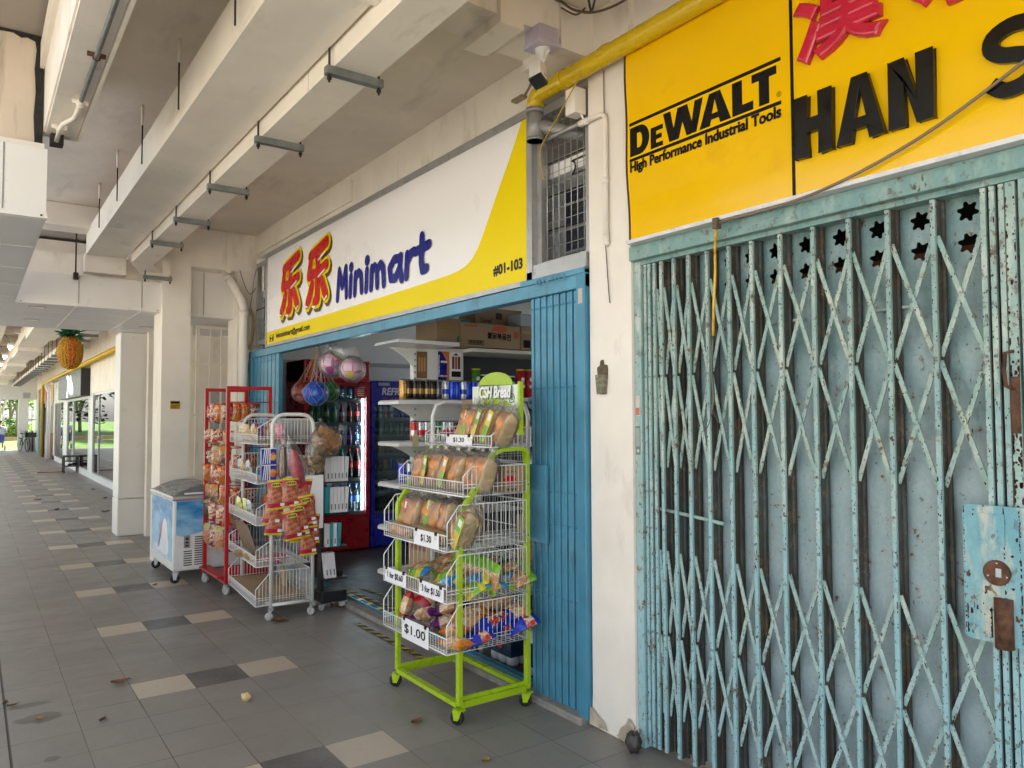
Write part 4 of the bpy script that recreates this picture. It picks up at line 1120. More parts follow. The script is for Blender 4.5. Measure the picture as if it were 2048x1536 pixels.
def basket(parent, x0, x1, y0, y1, z0, hf, hc, he, xs, rail=True, pitch=.028, wr=.0022, ends=(1, 1)):
    """wire basket open to -X: hf front rail height, hc corner height, he end wall height, xs where the end's slope ends"""
    b = MB()
    R_ = wr * 1.7
    zf = z0 + hf
    b.tube([(x0, y0, z0), (x0, y1, z0), (x1, y1, z0), (x1, y0, z0)], R_, 6, closed=True)
    b.tube([(x0, y0, zf), (x0, y1, zf)], R_, 6)
    b.tube([(x0 + .004, y0, z0 + .012), (x0 + .004, y1, z0 + .012)], wr, 5)
    ny = max(2, round((y1 - y0) / pitch)); nx = max(2, round((x1 - x0) / pitch))
    for i in range(1, ny):
        y = y0 + (y1 - y0) * i / ny
        b.tube([(x0, y, zf), (x0, y, z0), (x1, y, z0), (x1, y, z0 + he)], wr, 4)
    for k in range(1, 7):
        x = x0 + (x1 - x0) * k / 7
        b.tube([(x, y0, z0 - wr), (x, y1, z0 - wr)], wr, 4)
    b.tube([(x1, y0, z0 + he), (x1, y1, z0 + he)], R_, 6)
    for y, on in ((y0, ends[0]), (y1, ends[1])):
        if not on: continue
        b.tube([(x0, y, z0), (x0, y, z0 + hc), (xs, y, z0 + he), (x1, y, z0 + he), (x1, y, z0)], R_, 6)
        if rail: b.tube([(x0, y, z0 + .045), (x1, y, z0 + .045)], wr, 5).tube([(x0, y, z0 + .062), (x1, y, z0 + .062)], wr, 5)
        for i in range(1, nx):
            x = x0 + (x1 - x0) * i / nx
            h = he if x >= xs else hc + (he - hc) * (x - x0) / (xs - x0)
            b.tube([(x, y, z0), (x, y, z0 + h)], wr, 4)
    return b.build('wire_basket', 'wire', parent)

def pricetag(label, body, y0, y1, z0, z1, X, tilt=0., sz=None):
    t = T('price_tag', label, 'price tag', (X, (y0 + y1) / 2, z0), 'price cards on the bread rack')
    dz = tilt
    b = MB().add([(X, y0, z0 + dz), (X, y1, z0), (X, y1, z1), (X, y0, z1 + dz), (X + .0015, y0, z0 + dz), (X + .0015, y1, z0), (X + .0015, y1, z1), (X + .0015, y0, z1 + dz)],
                 [(0, 1, 2, 3), (7, 6, 5, 4), (0, 4, 5, 1), (1, 5, 6, 2), (2, 6, 7, 3), (3, 7, 4, 0)])
    b.build('card', 'paper', t)
    L = y1 - y0
    sh = dz / L
    fr = lambda a, c, d: Vector((X - d, y1 - a, z0 + c + a * sh))
    b = MB().text(body, lambda a, c, d: fr(a + L * (1 - (sz or .62)) / 2, c + (z1 - z0) * .26, d), 1, .0005, .0005, 0, .0012, width=L * (sz or .62), height=(z1 - z0) * .48)
    b.build('lettering', 'blk', t)
    for k, a in enumerate((.1, .9)):
        p = fr(L * a, (z1 - z0), .002)
        MB().box(p.x - .004, p.x + .006, p.y - .009, p.y + .009, p.z - .012, p.z + .006).tube([(p.x - .004, p.y - .005, p.z - .01), (p.x - .004, p.y - .004, p.z - .035), (p.x - .004, p.y + .004, p.z - .035), (p.x - .004, p.y + .005, p.z - .01)], .0008, 4, 1).build('binder_clip', ['blk', 'chrome'], t)
    return t

# ---- green bread rack
t = RK = T('bread_rack', 'lime green wheeled wire bread rack in front of the blue gate', 'rack', (2.3, 3.78, 0))
GY0, GY1 = 3.43, 4.13
for y in (GY0, GY1):
    pts = [(2.10, y, .10), (2.10, y, 1.06), (2.103, y, 1.085)] + [(2.103 + .20 * f, y, 1.085 + .27 * f) for f in (.15, .5, .9)] + [(2.305, y, 1.385), (2.335, y, 1.408), (2.375, y, 1.418), (2.50, y, 1.42), (2.525, y, 1.413), (2.537, y, 1.395), (2.54, y, 1.36), (2.54, y, .10)]
    MB().tube(pts, .5, flat=(.022, .034)).build('side_frame', 'green', t)
    MB().bar((2.115, y, .10), (2.525, y, .10), .022, .034).bar((2.10, y + (.016 if y < 3.8 else -.016), .125), (2.54, y + (.016 if y < 3.8 else -.016), .125), .012, .02).build('base_rail', 'green', t)
for x in (2.10, 2.54): MB().bar((x, GY0 + .012, .10), (x, GY1 - .012, .10), .034, .024).build('base_rail', 'green', t)
for x, y, a in ((2.10, GY0, .5), (2.54, GY0, .9), (2.10, GY1, .8), (2.54, GY1, -.4)): caster(t, x, y, .084, 'green', .037, True, a)
for y in (GY0,):
    for x, zs in ((2.10, (.42, .68, .94)), (2.54, (.42, .68, .94, 1.22)), (2.19, (1.21,))):
        for z in zs: MB().lathe([(.007, 0), (.006, .005), (0, .007)], (x, y - .0115, z), 8, axis=(0, -1, 0)).build('bolt', 'dark', t)
SH = [(.375, 2.015, .08, .145, .245, 2.09), (.635, 2.015, .075, .15, .24, 2.09), (.90, 2.018, .08, .145, .235, 2.09), (1.178, 2.115, .075, .105, .155, 2.17), (1.432, 2.295, .06, .065, .105, 2.35)]
for z0, x0, hf, hc, he, xs in SH:
    basket(t, x0, 2.528 if z0 < 1.4 else 2.56, 3.415, 4.145, z0, hf, hc, he, xs, rail=z0 < 1.4)
pricetag('white price card reading 3 for $1.50, on the fourth basket down', '3 for $1.50', 3.435, 3.70, .635, .715, 2.008, -.0, .74)
pricetag('white price card reading 1 for $0.60, beside the 3 for $1.50 card', '1 for $0.60', 3.85, 4.12, .64, .72, 2.008, -.0, .7)
pricetag('big white price card reading $1.00, on the lowest basket', '$1.00', 3.59, 3.895, .36, .475, 2.006, .0, .78)
pricetag('white price card reading $1.30, hung on the third basket by wire hooks', '$1.30', 3.49, 3.76, .90, .985, 2.010, 0, .42)
pricetag('white price card reading $1.30, on the topmost basket under the bread board', '$1.30', 3.60, 3.885, 1.435, 1.495, 2.288, 0, .42)
# bread board with rounded header
t = T('bread_board', 'green and white cardboard display board reading CSH Bread, above the rack', 'display board', (2.45, 3.6, 1.45))
XB = 2.42
MB().box(XB, XB + .02, 3.345, 3.80, 1.5, 1.775).build('board', mat('board_print', (.62, .70, .60), .45, var=.12, vs=5), t)
MB().box(XB, XB + .024, 3.325, 3.344, 1.5, 1.79).build('edge_strip', 'green', t)
fr = yz(XB - .004)
MB().prism([(3.72, 1.66), (3.72, 1.78)] + [(3.55 + .17 * math.cos(a), 1.775 + .075 * math.sin(a)) for a in [PI * k / 12 for k in range(13)]][::-1] + [(3.38, 1.66)], fr, .004).build('header_panel', C((.32, .46, .02)), t)
f2 = Fx(XB - .009, 3.705, 1.705)
b = MB()
b.text('CSH Bread', lambda a, c, d: f2(a + .004, c - .004, d), 1, 0, .0005, 1, .005, width=.31, height=.065, shear=.15)
b.text('CSH Bread', f2, 1, .002, .0005, 0, .0034, width=.31, height=.065, shear=.15)
b.build('lettering', ['paper', C((.05, .12, .01))], t)
b = MB()
b.prism(arc(3.40, 1.70, .028, 0, 2 * PI * .97, 16), yz(XB), .001, holes=[arc(3.40, 1.70, .022, 0, 2 * PI * .97, 16)])
for k in range(3): b.box(XB - .001, XB, 3.385, 3.415, 1.69 + k * .008, 1.694 + k * .008)
b.text('Healthy  Bun  & Bread', Fx(XB, 3.70, 1.60), 1, 0, .0005, 0, .001, width=.3, height=.03)
b.build('lettering', C((.08, .12, .06)), t)
MB().prism(smooth([(3.66, 1.655), (3.64, 1.68), (3.61, 1.685), (3.60, 1.66), (3.63, 1.645)], 3), yz(XB), .0015).build('leaf_print', C((.10, .22, .02)), t)
MB().box(XB + .01, XB + .03, 3.80, 3.94, 1.5, 1.70).build('back_card', 'cardd', t)

# ---- bread loaves
def loaf_mesh(w=.105, d=.10, h=.25, seed=0, m=None):
    r_ = random.Random(seed); b = MB()
    n, H = 20, 9
    ph = [r_.uniform(0, 6) for _ in range(4)]
    base = len(b.v)
    for i in range(H + 1):
        v = i / H
        e = min(1, math.sqrt(max(0, 1 - (abs(2 * v - 1)) ** 6)) * .96 + .04)
        for j in range(n):
            a = 2 * PI * j / n
            ca, sa = math.cos(a), math.sin(a)
            sx = math.copysign(abs(ca) ** .55, ca); sy = math.copysign(abs(sa) ** .55, sa)
            k = 1 + .06 * math.sin(5 * v * PI + ph[0]) * math.sin(a * 2 + ph[1]) + .045 * math.sin(9 * v + ph[2] + a) + .02 * math.sin(21 * v + 3 * a + ph[3])
            dome = 1.10 if sx < -.2 else 1
            b.v.append((sx * d / 2 * k * e * dome, sy * w / 2 * k * e, h * v))
    for i in range(H):
        for j in range(n):
            a = 2 * PI * (j + .5) / n
            side = abs(math.sin(a)) > .80 and abs(math.cos(a)) < .6
            b.f.append((i * n + j, i * n + (j + 1) % n, (i + 1) * n + (j + 1) % n, (i + 1) * n + j)); b.mi.append(1 if side else 0); b.sm.append(True)
    b.f.append(tuple(H * n + j for j in range(n))); b.mi.append(0); b.sm.append(False)
    return b
def bag_mesh(w, d, h, seed, over=.045):
    r_ = random.Random(seed); b = MB(); n = 22
    lv = [(-.01, .8), (.02, 1.07), (.25, 1.09), (.5, 1.1), (.8, 1.09), (1.0, 1.02), (1.06, .75), (1.11, .42), (1.02 + over / h, .30), (1.07 + over / h, .6)]
    for i, (v, k) in enumerate(lv):
        for j in range(n):
            a = 2 * PI * j / n
            ca, sa = math.cos(a), math.sin(a)
            q = k * (1 + r_.uniform(-.07, .07)) + .004
            sx = math.copysign(abs(ca) ** .6, ca); sy = math.copysign(abs(sa) ** .6, sa)
            sq = 1 if i < 6 else (.35 if i > 7 else .6)
            b.v.append((sx * d / 2 * q * sq + (.01 if i > 6 else 0), sy * w / 2 * q * (1 if i < 6 else 1.15), h * v + r_.uniform(-.004, .004)))
    for i in range(len(lv) - 1):
        for j in range(n):
            b.f.append((i * n + j, i * n + (j + 1) % n, (i + 1) * n + (j + 1) % n, (i + 1) * n + j)); b.mi.append(0); b.sm.append(True)
    return b
LOAF = {}
def loaf(label, loc, rot, kind=0, size=(.105, .10, .25), lab=None, group='wrapped loaves on the green rack'):
    loc = (loc[0] + rnd.uniform(-.012, .012), loc[1] + rnd.uniform(-.006, .006), loc[2]); rot = (rot[0] + rnd.uniform(-.09, .09), rot[1] + rnd.uniform(-.07, .07), rot[2] + rnd.uniform(-.22, .22) * (rot[0] < 1))
    t = T('bread_loaf', label, 'loaf', loc, group, rot)
    key = (kind, size)
    if key not in LOAF:
        LOAF[key] = (loaf_mesh(*size, seed=kind).mesh('loaf', ['crust', 'crumb']), bag_mesh(*size, seed=kind + 50).mesh('bag', ['bag']))
    for nm, me in zip(('loaf', 'clear_wrapper'), LOAF[key]):
        o = bpy.data.objects.new(nm, me); COL.objects.link(o); o.parent = t
    if lab:
        w_, d_, h_ = size
        ca, cb = {'g': ((.12, .38, .02), (.62, .50, .08)), 'o': ((.62, .27, .05), (.15, .40, .02)), 'r': ((.55, .04, .08), (.14, .4, .03)), 'y': ((.66, .52, .06), (.12, .38, .02))}[lab]
        b = MB().box(-d_ * .56, -d_ * .545, -w_ * .66, -w_ * .12, h_ * .12, h_ * .55, 0).box(-d_ * .56, -d_ * .545, -w_ * .66, -w_ * .12, h_ * .55, h_ * .96, 1)
        b.box(-d_ * .565, -d_ * .561, -w_ * .55, -w_ * .22, h_ * .7, h_ * .88, 2).box(-d_ * .564, -d_ * .561, -w_ * .66, -w_ * .61, h_ * .12, h_ * .96, 3)
        b.build('label_strip', [C(cb), C(ca), C((.72, .74, .66)), C((.7, .55, .03))], t, True)
    return t
lean = R(-14)
top = [(4.02 - .30 + .0, 'o', 0), (3.86, None, 1), (3.72, 'g', 2), (3.60, None, 3), (3.50, None, 0)]
for i, (y, lb, k) in enumerate([(3.80, 'o', 0), (3.735, None, 1), (3.655, 'g', 2), (3.56, 'y', 3), (3.47, None, 1)]):
    loaf(f'wrapped loaf leaning in the top basket of the green rack, {ORD[i]} from the left', (2.36 + .0 * i, y, 1.442), (R(16 if i < 4 else 30), R(10), 0), k, (.098, .105, .215), lb)
for i, (y, lb, k) in enumerate([(4.05, None, 2), (3.965, 'g', 0), (3.87, None, 1), (3.775, 'o', 3), (3.67, None, 2), (3.57, None, 0), (3.475, None, 1)]):
    loaf(f'wrapped loaf standing in the second basket of the green rack, {ORD[i]} from the left', (2.215 + .028 * (i > 4), y, 1.185), (R(12), R(9), 0), k, (.105, .115, .205), lb)
for i, (y, lb, k) in enumerate([(4.09, 'r', 0), (4.0, None, 3), (3.89, 'y', 1), (3.79, None, 2), (3.69, None, 0), (3.48, 'g', 3)]):
    loaf(f'wrapped loaf standing in the third basket of the green rack, {ORD[i]} from the left', (2.13 + .05 * (i in (2, 3, 4)) , y, .908), (R(4 if i < 5 else 22), R(8), 0), k, (.105, .115, .215), lb)
loaf('wrapped loaf lying flat along the front of the third basket', (2.075, 3.84, .957), (R(90), 0, R(0)), 1, (.075, .085, .30))
loaf('wrapped loaf lying half hidden at the left front of the third basket', (2.065, 4.12, .952), (R(90), 0, 0), 2, (.07, .08, .22))
for zi, z_, x_, n_, nm in ((0, 1.185, 2.36, 6, 'second'), (1, .908, 2.27, 6, 'third')):
    for i in range(n_):
        loaf(f'wrapped loaf in the back row of the {nm} basket, {ORD[i]} from the left', (x_, 4.05 - i * (.093 if zi else .085), z_), (R(8), R(6), 0), i % 4, (.095, .11, .205), (None, 'y', None, 'g', None, 'o')[i])
t = T('carton', 'brown bread carton with a red oval print in the second basket', 'carton', (2.46, 3.44, 1.19))
MB().box(2.39, 2.522, 3.428, 3.55, 1.185, 1.325).build('box', 'card', t)
b = MB()
fo = Fy(3.4275, 2.39, 1.185)
b.prism([(.035 + .04 * math.cos(a), .068 + .022 * math.sin(a)) for a in [2 * PI * k / 18 for k in range(18)]], fo, .0008, 0)
b.text('Instant Bread', lambda a, c, d: fo(a + .005, c + .105, d), 1, 0, .0006, 1, 0, width=.07, height=.014)
for k in range(6): b.box(2.40 + k * .012, 2.407 + k * .012, 3.4268, 3.4275, 1.192, 1.204, 1)
b.build('print', ['red', 'blk'], t)

# ---- pillow packs
def pack_mesh(w, h, th, seed, bands, crimp=.05, hole=False):
    """flat-bottomed pillow bag in local x (width), z (height), thickness y; bands=[(v0,mat index)]"""
    r_ = random.Random(seed); b = MB(); nu, nv = 10, 14
    ph = [r_.uniform(0, 6.28) for _ in range(8)]
    for s_ in (-1, 1):
        base = len(b.v)
        for i in range(nv + 1):
            v = i / nv
            for j in range(nu + 1):
                u = j / nu
                e = max(0, math.sin(PI * min(1, max(0, (v - crimp) / (1 - 2 * crimp))))) ** .55 * max(0, 1 - abs(2 * u - 1) ** 2.6)
                wr = .14 * math.sin(11 * u + 7 * v + ph[0]) * math.sin(9 * v + ph[1]) + .10 * math.sin(23 * u - 9 * v + ph[2]) + .08 * math.sin(31 * v + 6 * u + ph[3])
                y = s_ * th / 2 * e * (1 + wr)
                bend = .05 * w * math.sin(PI * v + ph[4])
                pinch = 1 - .09 * math.sin(PI * v)
                b.v.append(((u - .5) * w * pinch + bend * .3, y + .02 * h * math.sin(2.5 * v + ph[5]), h * v))
        for i in range(nv):
            mm = 0
            for v0, k in bands:
                if (i + .5) / nv >= v0: mm = k
            for j in range(nu):
                b.f.append((base + i * (nu + 1) + j, base + i * (nu + 1) + j + 1, base + (i + 1) * (nu + 1) + j + 1, base + (i + 1) * (nu + 1) + j)); b.mi.append(mm); b.sm.append(True)
    return b
def G(col, rough=.22, col2=None):      # glossy film print, blotchy like photographed snacks
    key = 'film%02x%02x%02x' % tuple(int(min(1, c) ** .4545 * 255) for c in col) + ('x%02x%02x%02x' % tuple(int(min(1, c) ** .4545 * 255) for c in col2) if col2 else '')
    if key not in M:
        n = NT(key)
        c = n.mix(n.rng(n.noise(22, 4), .35, .65), mul(col, .8), mul(col, 1.2))
        if col2: c = n.mix(n.rng(n.noise(30, 5, .6, dist=.8), .48, .56), c, col2)
        n.bump(n.noise(45, 3), .5, .006)
        M[key] = n.set(c, rough, 0, .55)
    return M[key]
PK = {}
def pack(name, label, loc, rot, size, kind, group, cat='snack pack', kinds=None):
    mats, bands = kinds[kind]
    key = (kind, size)
    if key not in PK: PK[key] = pack_mesh(*size, seed=len(PK), bands=bands).mesh(name, mats)
    o = bpy.data.objects.new(name, PK[key]); COL.objects.link(o)
    o.location = loc; o.rotation_euler = rot
    return tag(o, label, cat, group)
cream_ = (.68, .55, .40)
BK = {  # bun packs
    'green': ([G((.17, .40, .02)), G((.42, .20, .08), .25, (.66, .48, .30)), G((.18, .42, .03))], [(0, 0), (.14, 1), (.72, 2)]),
    'blue': ([G((.02, .20, .50)), G((.10, .33, .62), .22, (.60, .66, .62)), G((.62, .55, .03))], [(0, 2), (.2, 1), (.55, 0), (.8, 2)]),
    'yellowgreen': ([G((.60, .52, .03)), G((.18, .42, .04)), G((.04, .22, .5))], [(0, 0), (.3, 1), (.55, 0), (.8, 2)]),
    'purple': ([G((.13, .012, .16)), G(cream_, .25, (.45, .22, .10)), G((.50, .02, .04))], [(0, 0), (.28, 1), (.8, 0)]),
    'redbun': ([G((.45, .015, .03)), G(cream_, .25, (.62, .32, .12)), G((.5, .02, .03))], [(0, 0), (.2, 1), (.74, 2)]),
    'orange': ([G((.68, .19, .015)), G(cream_, .25, (.60, .30, .12)), G((.7, .22, .02))], [(0, 0), (.3, 1), (.82, 2)]),
    'deepblue': ([G((.012, .035, .42)), G(cream_, .25, (.5, .03, .03)), G((.015, .04, .45))], [(0, 0), (.55, 1), (.85, 0)]),
}
g4 = 'bun packs in the fourth basket'
def pk4(i, k, x, y, z, rx, ry, rz, sz, txt): pack('bun_pack', txt, (x, y, z), (R(rx), R(ry), R(rz)), sz, k, g4, 'bun pack', BK)
z4 = .648
for i, y in enumerate((3.455, 3.52, 3.585, 3.65, 3.72)):
    pk4(i, 'green', 2.30 + .012 * (i % 2), y, z4, 6 + 3 * i % 7, -8, 88, (.15, .17, .06), f'green topped bun pack standing in the fourth basket row, {ORD[i]} from the right')
for i, y in enumerate((3.79, 3.86)):
    pk4(i, 'green', 2.29, y, z4, 20, -15, 80, (.13, .15, .06), f'green bun pack tilted behind the price cards in the fourth basket, {("right", "left")[i]} of two')
for i, (x, y, z, rz, nm) in enumerate(((2.11, 4.03, .70, 70, 'left front, by the $0.60 card'), (2.17, 3.93, .71, 100, 'tangled behind the price cards'), (2.27, 3.97, .745, 60, 'on top at the back left'))):
    pk4(i, 'green', x, y, z, 78, 10 - 12 * i, rz, (.11, .16, .05), f'green bun pack lying in the fourth basket, {nm}')
pk4(0, 'blue', 2.08, 3.60, .70, 80, 8, 20, (.12, .17, .06), 'blue and white bun pack lying at the front of the fourth basket')
pk4(1, 'yellowgreen', 2.22, 3.47, .685, 82, -20, 75, (.12, .17, .05), 'yellow and green bun pack slumped against the near end of the fourth basket')
pk4(2, 'yellowgreen', 2.14, 3.455, .66, 60, -30, 95, (.10, .15, .04), 'yellow striped bun pack poking through the corner of the fourth basket')
pk4(3, 'blue', 2.34, 3.455, .685, 75, 25, 100, (.11, .15, .05), 'blue and green bun pack at the right of the fourth basket near end')
for i, (x, y, z, rz, k, nm) in enumerate(((2.40, 3.90, .70, 85, 'green', 'at the back, left of the row'), (2.42, 3.72, .72, 95, 'green', 'behind the middle of the row'), (2.42, 3.56, .72, 80, 'green', 'behind the right of the row'), (2.12, 3.72, .69, 40, 'yellowgreen', 'behind the 3 for $1.50 card'), (2.18, 3.84, .69, 75, 'green', 'between the two price cards'), (2.06, 3.94, .68, 30, 'yellowgreen', 'low at the left front'), (2.16, 3.53, .69, 60, 'blue', 'blue, at the near front corner'), (2.42, 3.46, .68, 90, 'green', 'at the back of the near end'))):
    pk4(i, k, x, y, z, 70, 12 - 6 * i, rz, (.12, .17, .055), f'{k.replace("yellowgreen", "yellow striped")} bun pack in the fourth basket, {nm}')
g5 = 'bun packs in the lowest basket'
L5 = [('redbun', 2.10, 4.08, .40, 20, 10, 60, 'standing at the left corner'), ('redbun', 2.17, 3.99, .50, 62, -20, 110, 'on top of the heap at left'), ('redbun', 2.28, 3.95, .52, 75, 20, 70, 'on the heap at the back left'),
      ('purple', 2.10, 3.94, .45, 72, 15, 20, 'front left above the big price card'), ('purple', 2.18, 3.83, .50, 70, -12, 40, 'on top of the heap in the middle'), ('purple', 2.11, 3.76, .44, 80, 4, 60, 'right behind the big price card'), ('purple', 2.30, 3.76, .50, 74, 8, 95, 'behind the middle of the heap'),
      ('orange', 2.10, 3.62, .43, 76, 12, 30, 'at the front, right of the purple ones'), ('orange', 2.20, 3.64, .475, 70, -14, 75, 'in the middle of the orange heap'), ('orange', 2.30, 3.60, .50, 72, 10, 110, 'at the back of the orange heap'), ('orange', 2.06, 3.53, .41, 84, 5, 15, 'low at the front right corner'), ('orange', 2.40, 3.52, .47, 66, -18, 80, 'at the back right'), ('orange', 2.20, 3.52, .45, 75, 18, 120, 'leaning on the near end wires'), ('orange', 2.42, 3.68, .50, 70, 10, 60, 'far back behind the orange heap'),
      ('deepblue', 2.12, 3.455, .39, 72, -10, 85, 'lying along the near end, left of three'), ('deepblue', 2.27, 3.46, .43, 60, 14, 95, 'crumpled in the middle of the near end'), ('deepblue', 2.42, 3.46, .42, 68, -16, 80, 'at the right of the near end'), ('deepblue', 2.33, 3.55, .41, 80, 6, 60, 'half buried behind the near end')]
L5 += [('purple', 2.22, 3.90, .44, 78, 25, 50, 'under the purple heap'), ('redbun', 2.38, 4.05, .46, 60, -10, 85, 'far back at the left end'), ('redbun', 2.40, 3.88, .50, 68, 14, 100, 'far back behind the purple ones'), ('purple', 2.40, 3.78, .47, 70, -6, 70, 'far back in the middle'),
       ('orange', 2.16, 3.70, .42, 82, 10, 45, 'under the orange heap in the middle'), ('orange', 2.33, 3.70, .44, 80, -12, 80, 'under the back of the orange heap'), ('orange', 2.12, 3.54, .46, 70, 24, 70, 'on top near the front right corner'), ('deepblue', 2.20, 3.47, .44, 66, 20, 75, 'pressed on the near end wires'), ('deepblue', 2.36, 3.46, .46, 72, 4, 110, 'on top at the near end')]
names5 = {'redbun': 'red and cream', 'purple': 'purple and white', 'orange': 'orange and cream', 'deepblue': 'shiny blue'}
for k, x, y, z, rx, ry, rz, nm in L5:
    pack('bun_pack', f'{names5[k]} buns in the lowest basket, {nm}', (x, y, z), (R(rx), R(ry), R(rz)), (.125, .19, .075), k, g5, 'bun pack', BK)

# ---- white rack (slightly turned)
WR = T('wire_rack', 'white wheeled wire rack of dried snacks beside the red rack', 'rack', (1.955, 6.03, 0), None, (0, 0, R(-3.8)))
def wl(b, name, mats, parent=None, bevel=0): return b.build(name, mats, parent or WR, True, bevel=bevel)
for y in (0, 1.03):
    wl(MB().tube([(0, y, .10), (0, y, 1.52)] + [(.09 - .09 * math.cos(a), y, 1.52 + .10 * math.sin(a)) for a in (.35, .75, 1.15, 1.45)] + [(.12, y, 1.622), (.21, y, 1.622)] + [(.24 + .09 * math.sin(a), y, 1.52 + .10 * math.cos(a)) for a in (.2, .5, .9, 1.3)] + [(.33, y, 1.50), (.33, y, .10)], .0155, 10), 'arch_frame', 'wpaint')
    wl(MB().tube([(.0, y, .12), (.33, y, .12)], .014, 8), 'cross_tube', 'wpaint')
for x in (0, .33): wl(MB().tube([(x, 0, .12), (x, 1.03, .12)], .014, 8), 'cross_tube', 'wpaint')
def local_caster(parent, x, y, a):
    b = MB().box(x - .018, x + .018, y - .018, y + .018, .08, .105)
    for s_ in (-1, 1): b.bar((x + .014 * s_ * math.cos(a), y + .014 * s_ * math.sin(a), .085), (x + .014 * s_ * math.cos(a) - .012 * math.sin(a), y + .014 * s_ * math.sin(a) + .012 * math.cos(a), .03), .022, .003, up=(math.cos(a), math.sin(a), 0))
    f = b.build('caster', 'steelw', parent, True)
    ax = (math.cos(a), math.sin(a), 0)
    MB().lathe([(0, -.011), (.028, -.011), (.033, -.006), (.033, .006), (.028, .011), (0, .011)], (x - .012 * math.sin(a), y + .012 * math.cos(a), .033), 14, axis=ax).build('wheel', C((.42, .41, .39), .4), f, True)
for x, y, a in ((0, 0, 1.1), (.33, 0, .7), (0, 1.03, .2), (.33, 1.03, .4)): local_caster(WR, x, y, a)
for z0 in (.10, .425, .75, 1.075, 1.385):
    basket(WR, -.115, .30, .0, 1.02, z0, .075, .13, .22, .01, rail=True, pitch=.026) if False else None
def wbasket(z0, he=.21):
    sv = MB.build
    b0 = WR.location.copy(); WR.location = (0, 0, 0)
    o = basket(WR, -.115, .31, .008, 1.02, z0, .075, .13, he, .0, rail=True, pitch=.026)
    WR.location = b0
for z0 in (.12, .425, .75, 1.075, 1.385): wbasket(z0, .20 if z0 > .2 else .26)
def w2(x, y, z): return WR.matrix_basis @ Vector((x, y, z))
bpy.context.view_layer.update()
WM = Matrix.Translation((1.955, 6.03, 0)) @ Matrix.Rotation(R(-3.8), 4, 'Z')
def W(x, y, z): return WM @ Vector((x, y, z))
tag(MB().box(*sum(([a, c] for a, c in zip(W(.075, -.045, .70), W(.40, -.05, 1.13))), [])).build('white_board', 'paper'), 'plain white board hung on the near end of the white rack', 'board')
MG = {'jerky': ([G((.62, .50, .02)), G((.45, .015, .06)), G((.36, .085, .04), .15, (.55, .22, .13)), G((.45, .015, .06)), G((.66, .52, .02))], [(0, 0), (.06, 1), (.2, 2), (.78, 3), (.95, 4)])}
def jerky(i, u, v, rz, lift, text, where):
    me_key = ('jerky', (.115, .19, .02))
    if me_key not in PK: PK[me_key] = pack_mesh(.142, .235, .026, 3, MG['jerky'][1], crimp=.03).mesh('jerky_pack', MG['jerky'][0])
    t = T('jerky_pack', f'red and yellow dried meat packet, {where}', 'snack packet', W(u, -.06 - .014 * lift, v + .01), 'meat packets on the white rack', (0, R(rz), R(-3.8)))
    o = bpy.data.objects.new('packet', PK[me_key]); COL.objects.link(o); o.parent = t
    if text:
        b = MB().prism([(.042 * math.cos(a), .195 + .019 * math.sin(a)) for a in [2 * PI * k / 18 for k in range(18)]], lambda a, c, d: Vector((a, -.016 - d, c)), .001, 0)
        b.text('紀文の味', lambda a, c, d: Vector((a, -.0175 - d, c + .187)), 1, 0, .0006, 1, .0009, 'CENTER', width=.062, height=.016)
        b.build('label', [C((.62, .52, .10)), 'blk'], t, True)
    MB().box(.025, .058, -.016, -.0145, .028, .05).build('price_sticker', 'paper', t, True)
JP = [(.02, .865, -2, 1, 1, 'upper row, leftmost of the hung ones'), (.125, .875, 0, 2, 1, 'upper row, just right of the leftmost'), (.225, .86, 3, 0, 0, 'upper row at the right, partly under the red bag'),
      (-.02, .745, 8, 0, 0, 'hanging below the leftmost of the upper row'), (.0, .665, 5, 0, 0, 'lowest of the left stack'), (.27, .735, -8, 2, 1, 'high on the white board at the right'), (.20, .675, -6, 4, 1, 'in the middle of the white board'),
      (.145, .625, -7, 5, 1, 'low in the centre, with a half hidden oval'), (.285, .70, -8, 1, 0, 'second down at the right of the white board'), (.29, .64, -8, 0, 0, 'third down at the right of the white board'), (.22, .63, -6, 2, 0, 'tucked under the middle one'), (.205, .595, -2, 0, 0, 'bottom of the middle stack'), (.30, .575, 0, 0, 1, 'faintly showing its oval near the board foot'), (.275, .485, -2, 1, 0, 'alone below the white board')]
for i, a in enumerate(JP): jerky(i, *a)
# bags tied to the top of the rack's near end
def bagblob(name, label, loc, rx, ry, rz, key, seed, cat, inner=None, rot=(0, 0, 0)):
    t = T(name, label, cat, loc, None, rot)
    r_ = random.Random(seed); ph = [r_.uniform(0, 6.3) for _ in range(6)]
    fn = lambda d: 1 + .10 * math.sin(6 * d.x + ph[0]) * math.sin(5 * d.z + ph[1]) + .07 * math.sin(11 * d.y + ph[2] + 4 * d.z) + .05 * math.sin(17 * d.z + 9 * d.x + ph[3])
    b = MB().ball((0, 0, 0), 1, 22, k=(rx, ry, rz), fn=fn)
    b.v = [(v[0] * (1 - .75 * max(0, v[2] / rz - .55)), v[1] * (1 - .5 * max(0, v[2] / rz - .55)), v[2] * (1.12 if v[2] > .5 * rz else 1)) for v in b.v]
    b.tube([(0, 0, rz * 1.05), (0, 0, rz * 1.2), (.004, 0, rz * 1.35)], [rx * .16, rx * .10, rx * .3], 8)
    b.build('bag', 'baghaze' if key is None else key, t, True)
    if inner: inner(t)
    return t
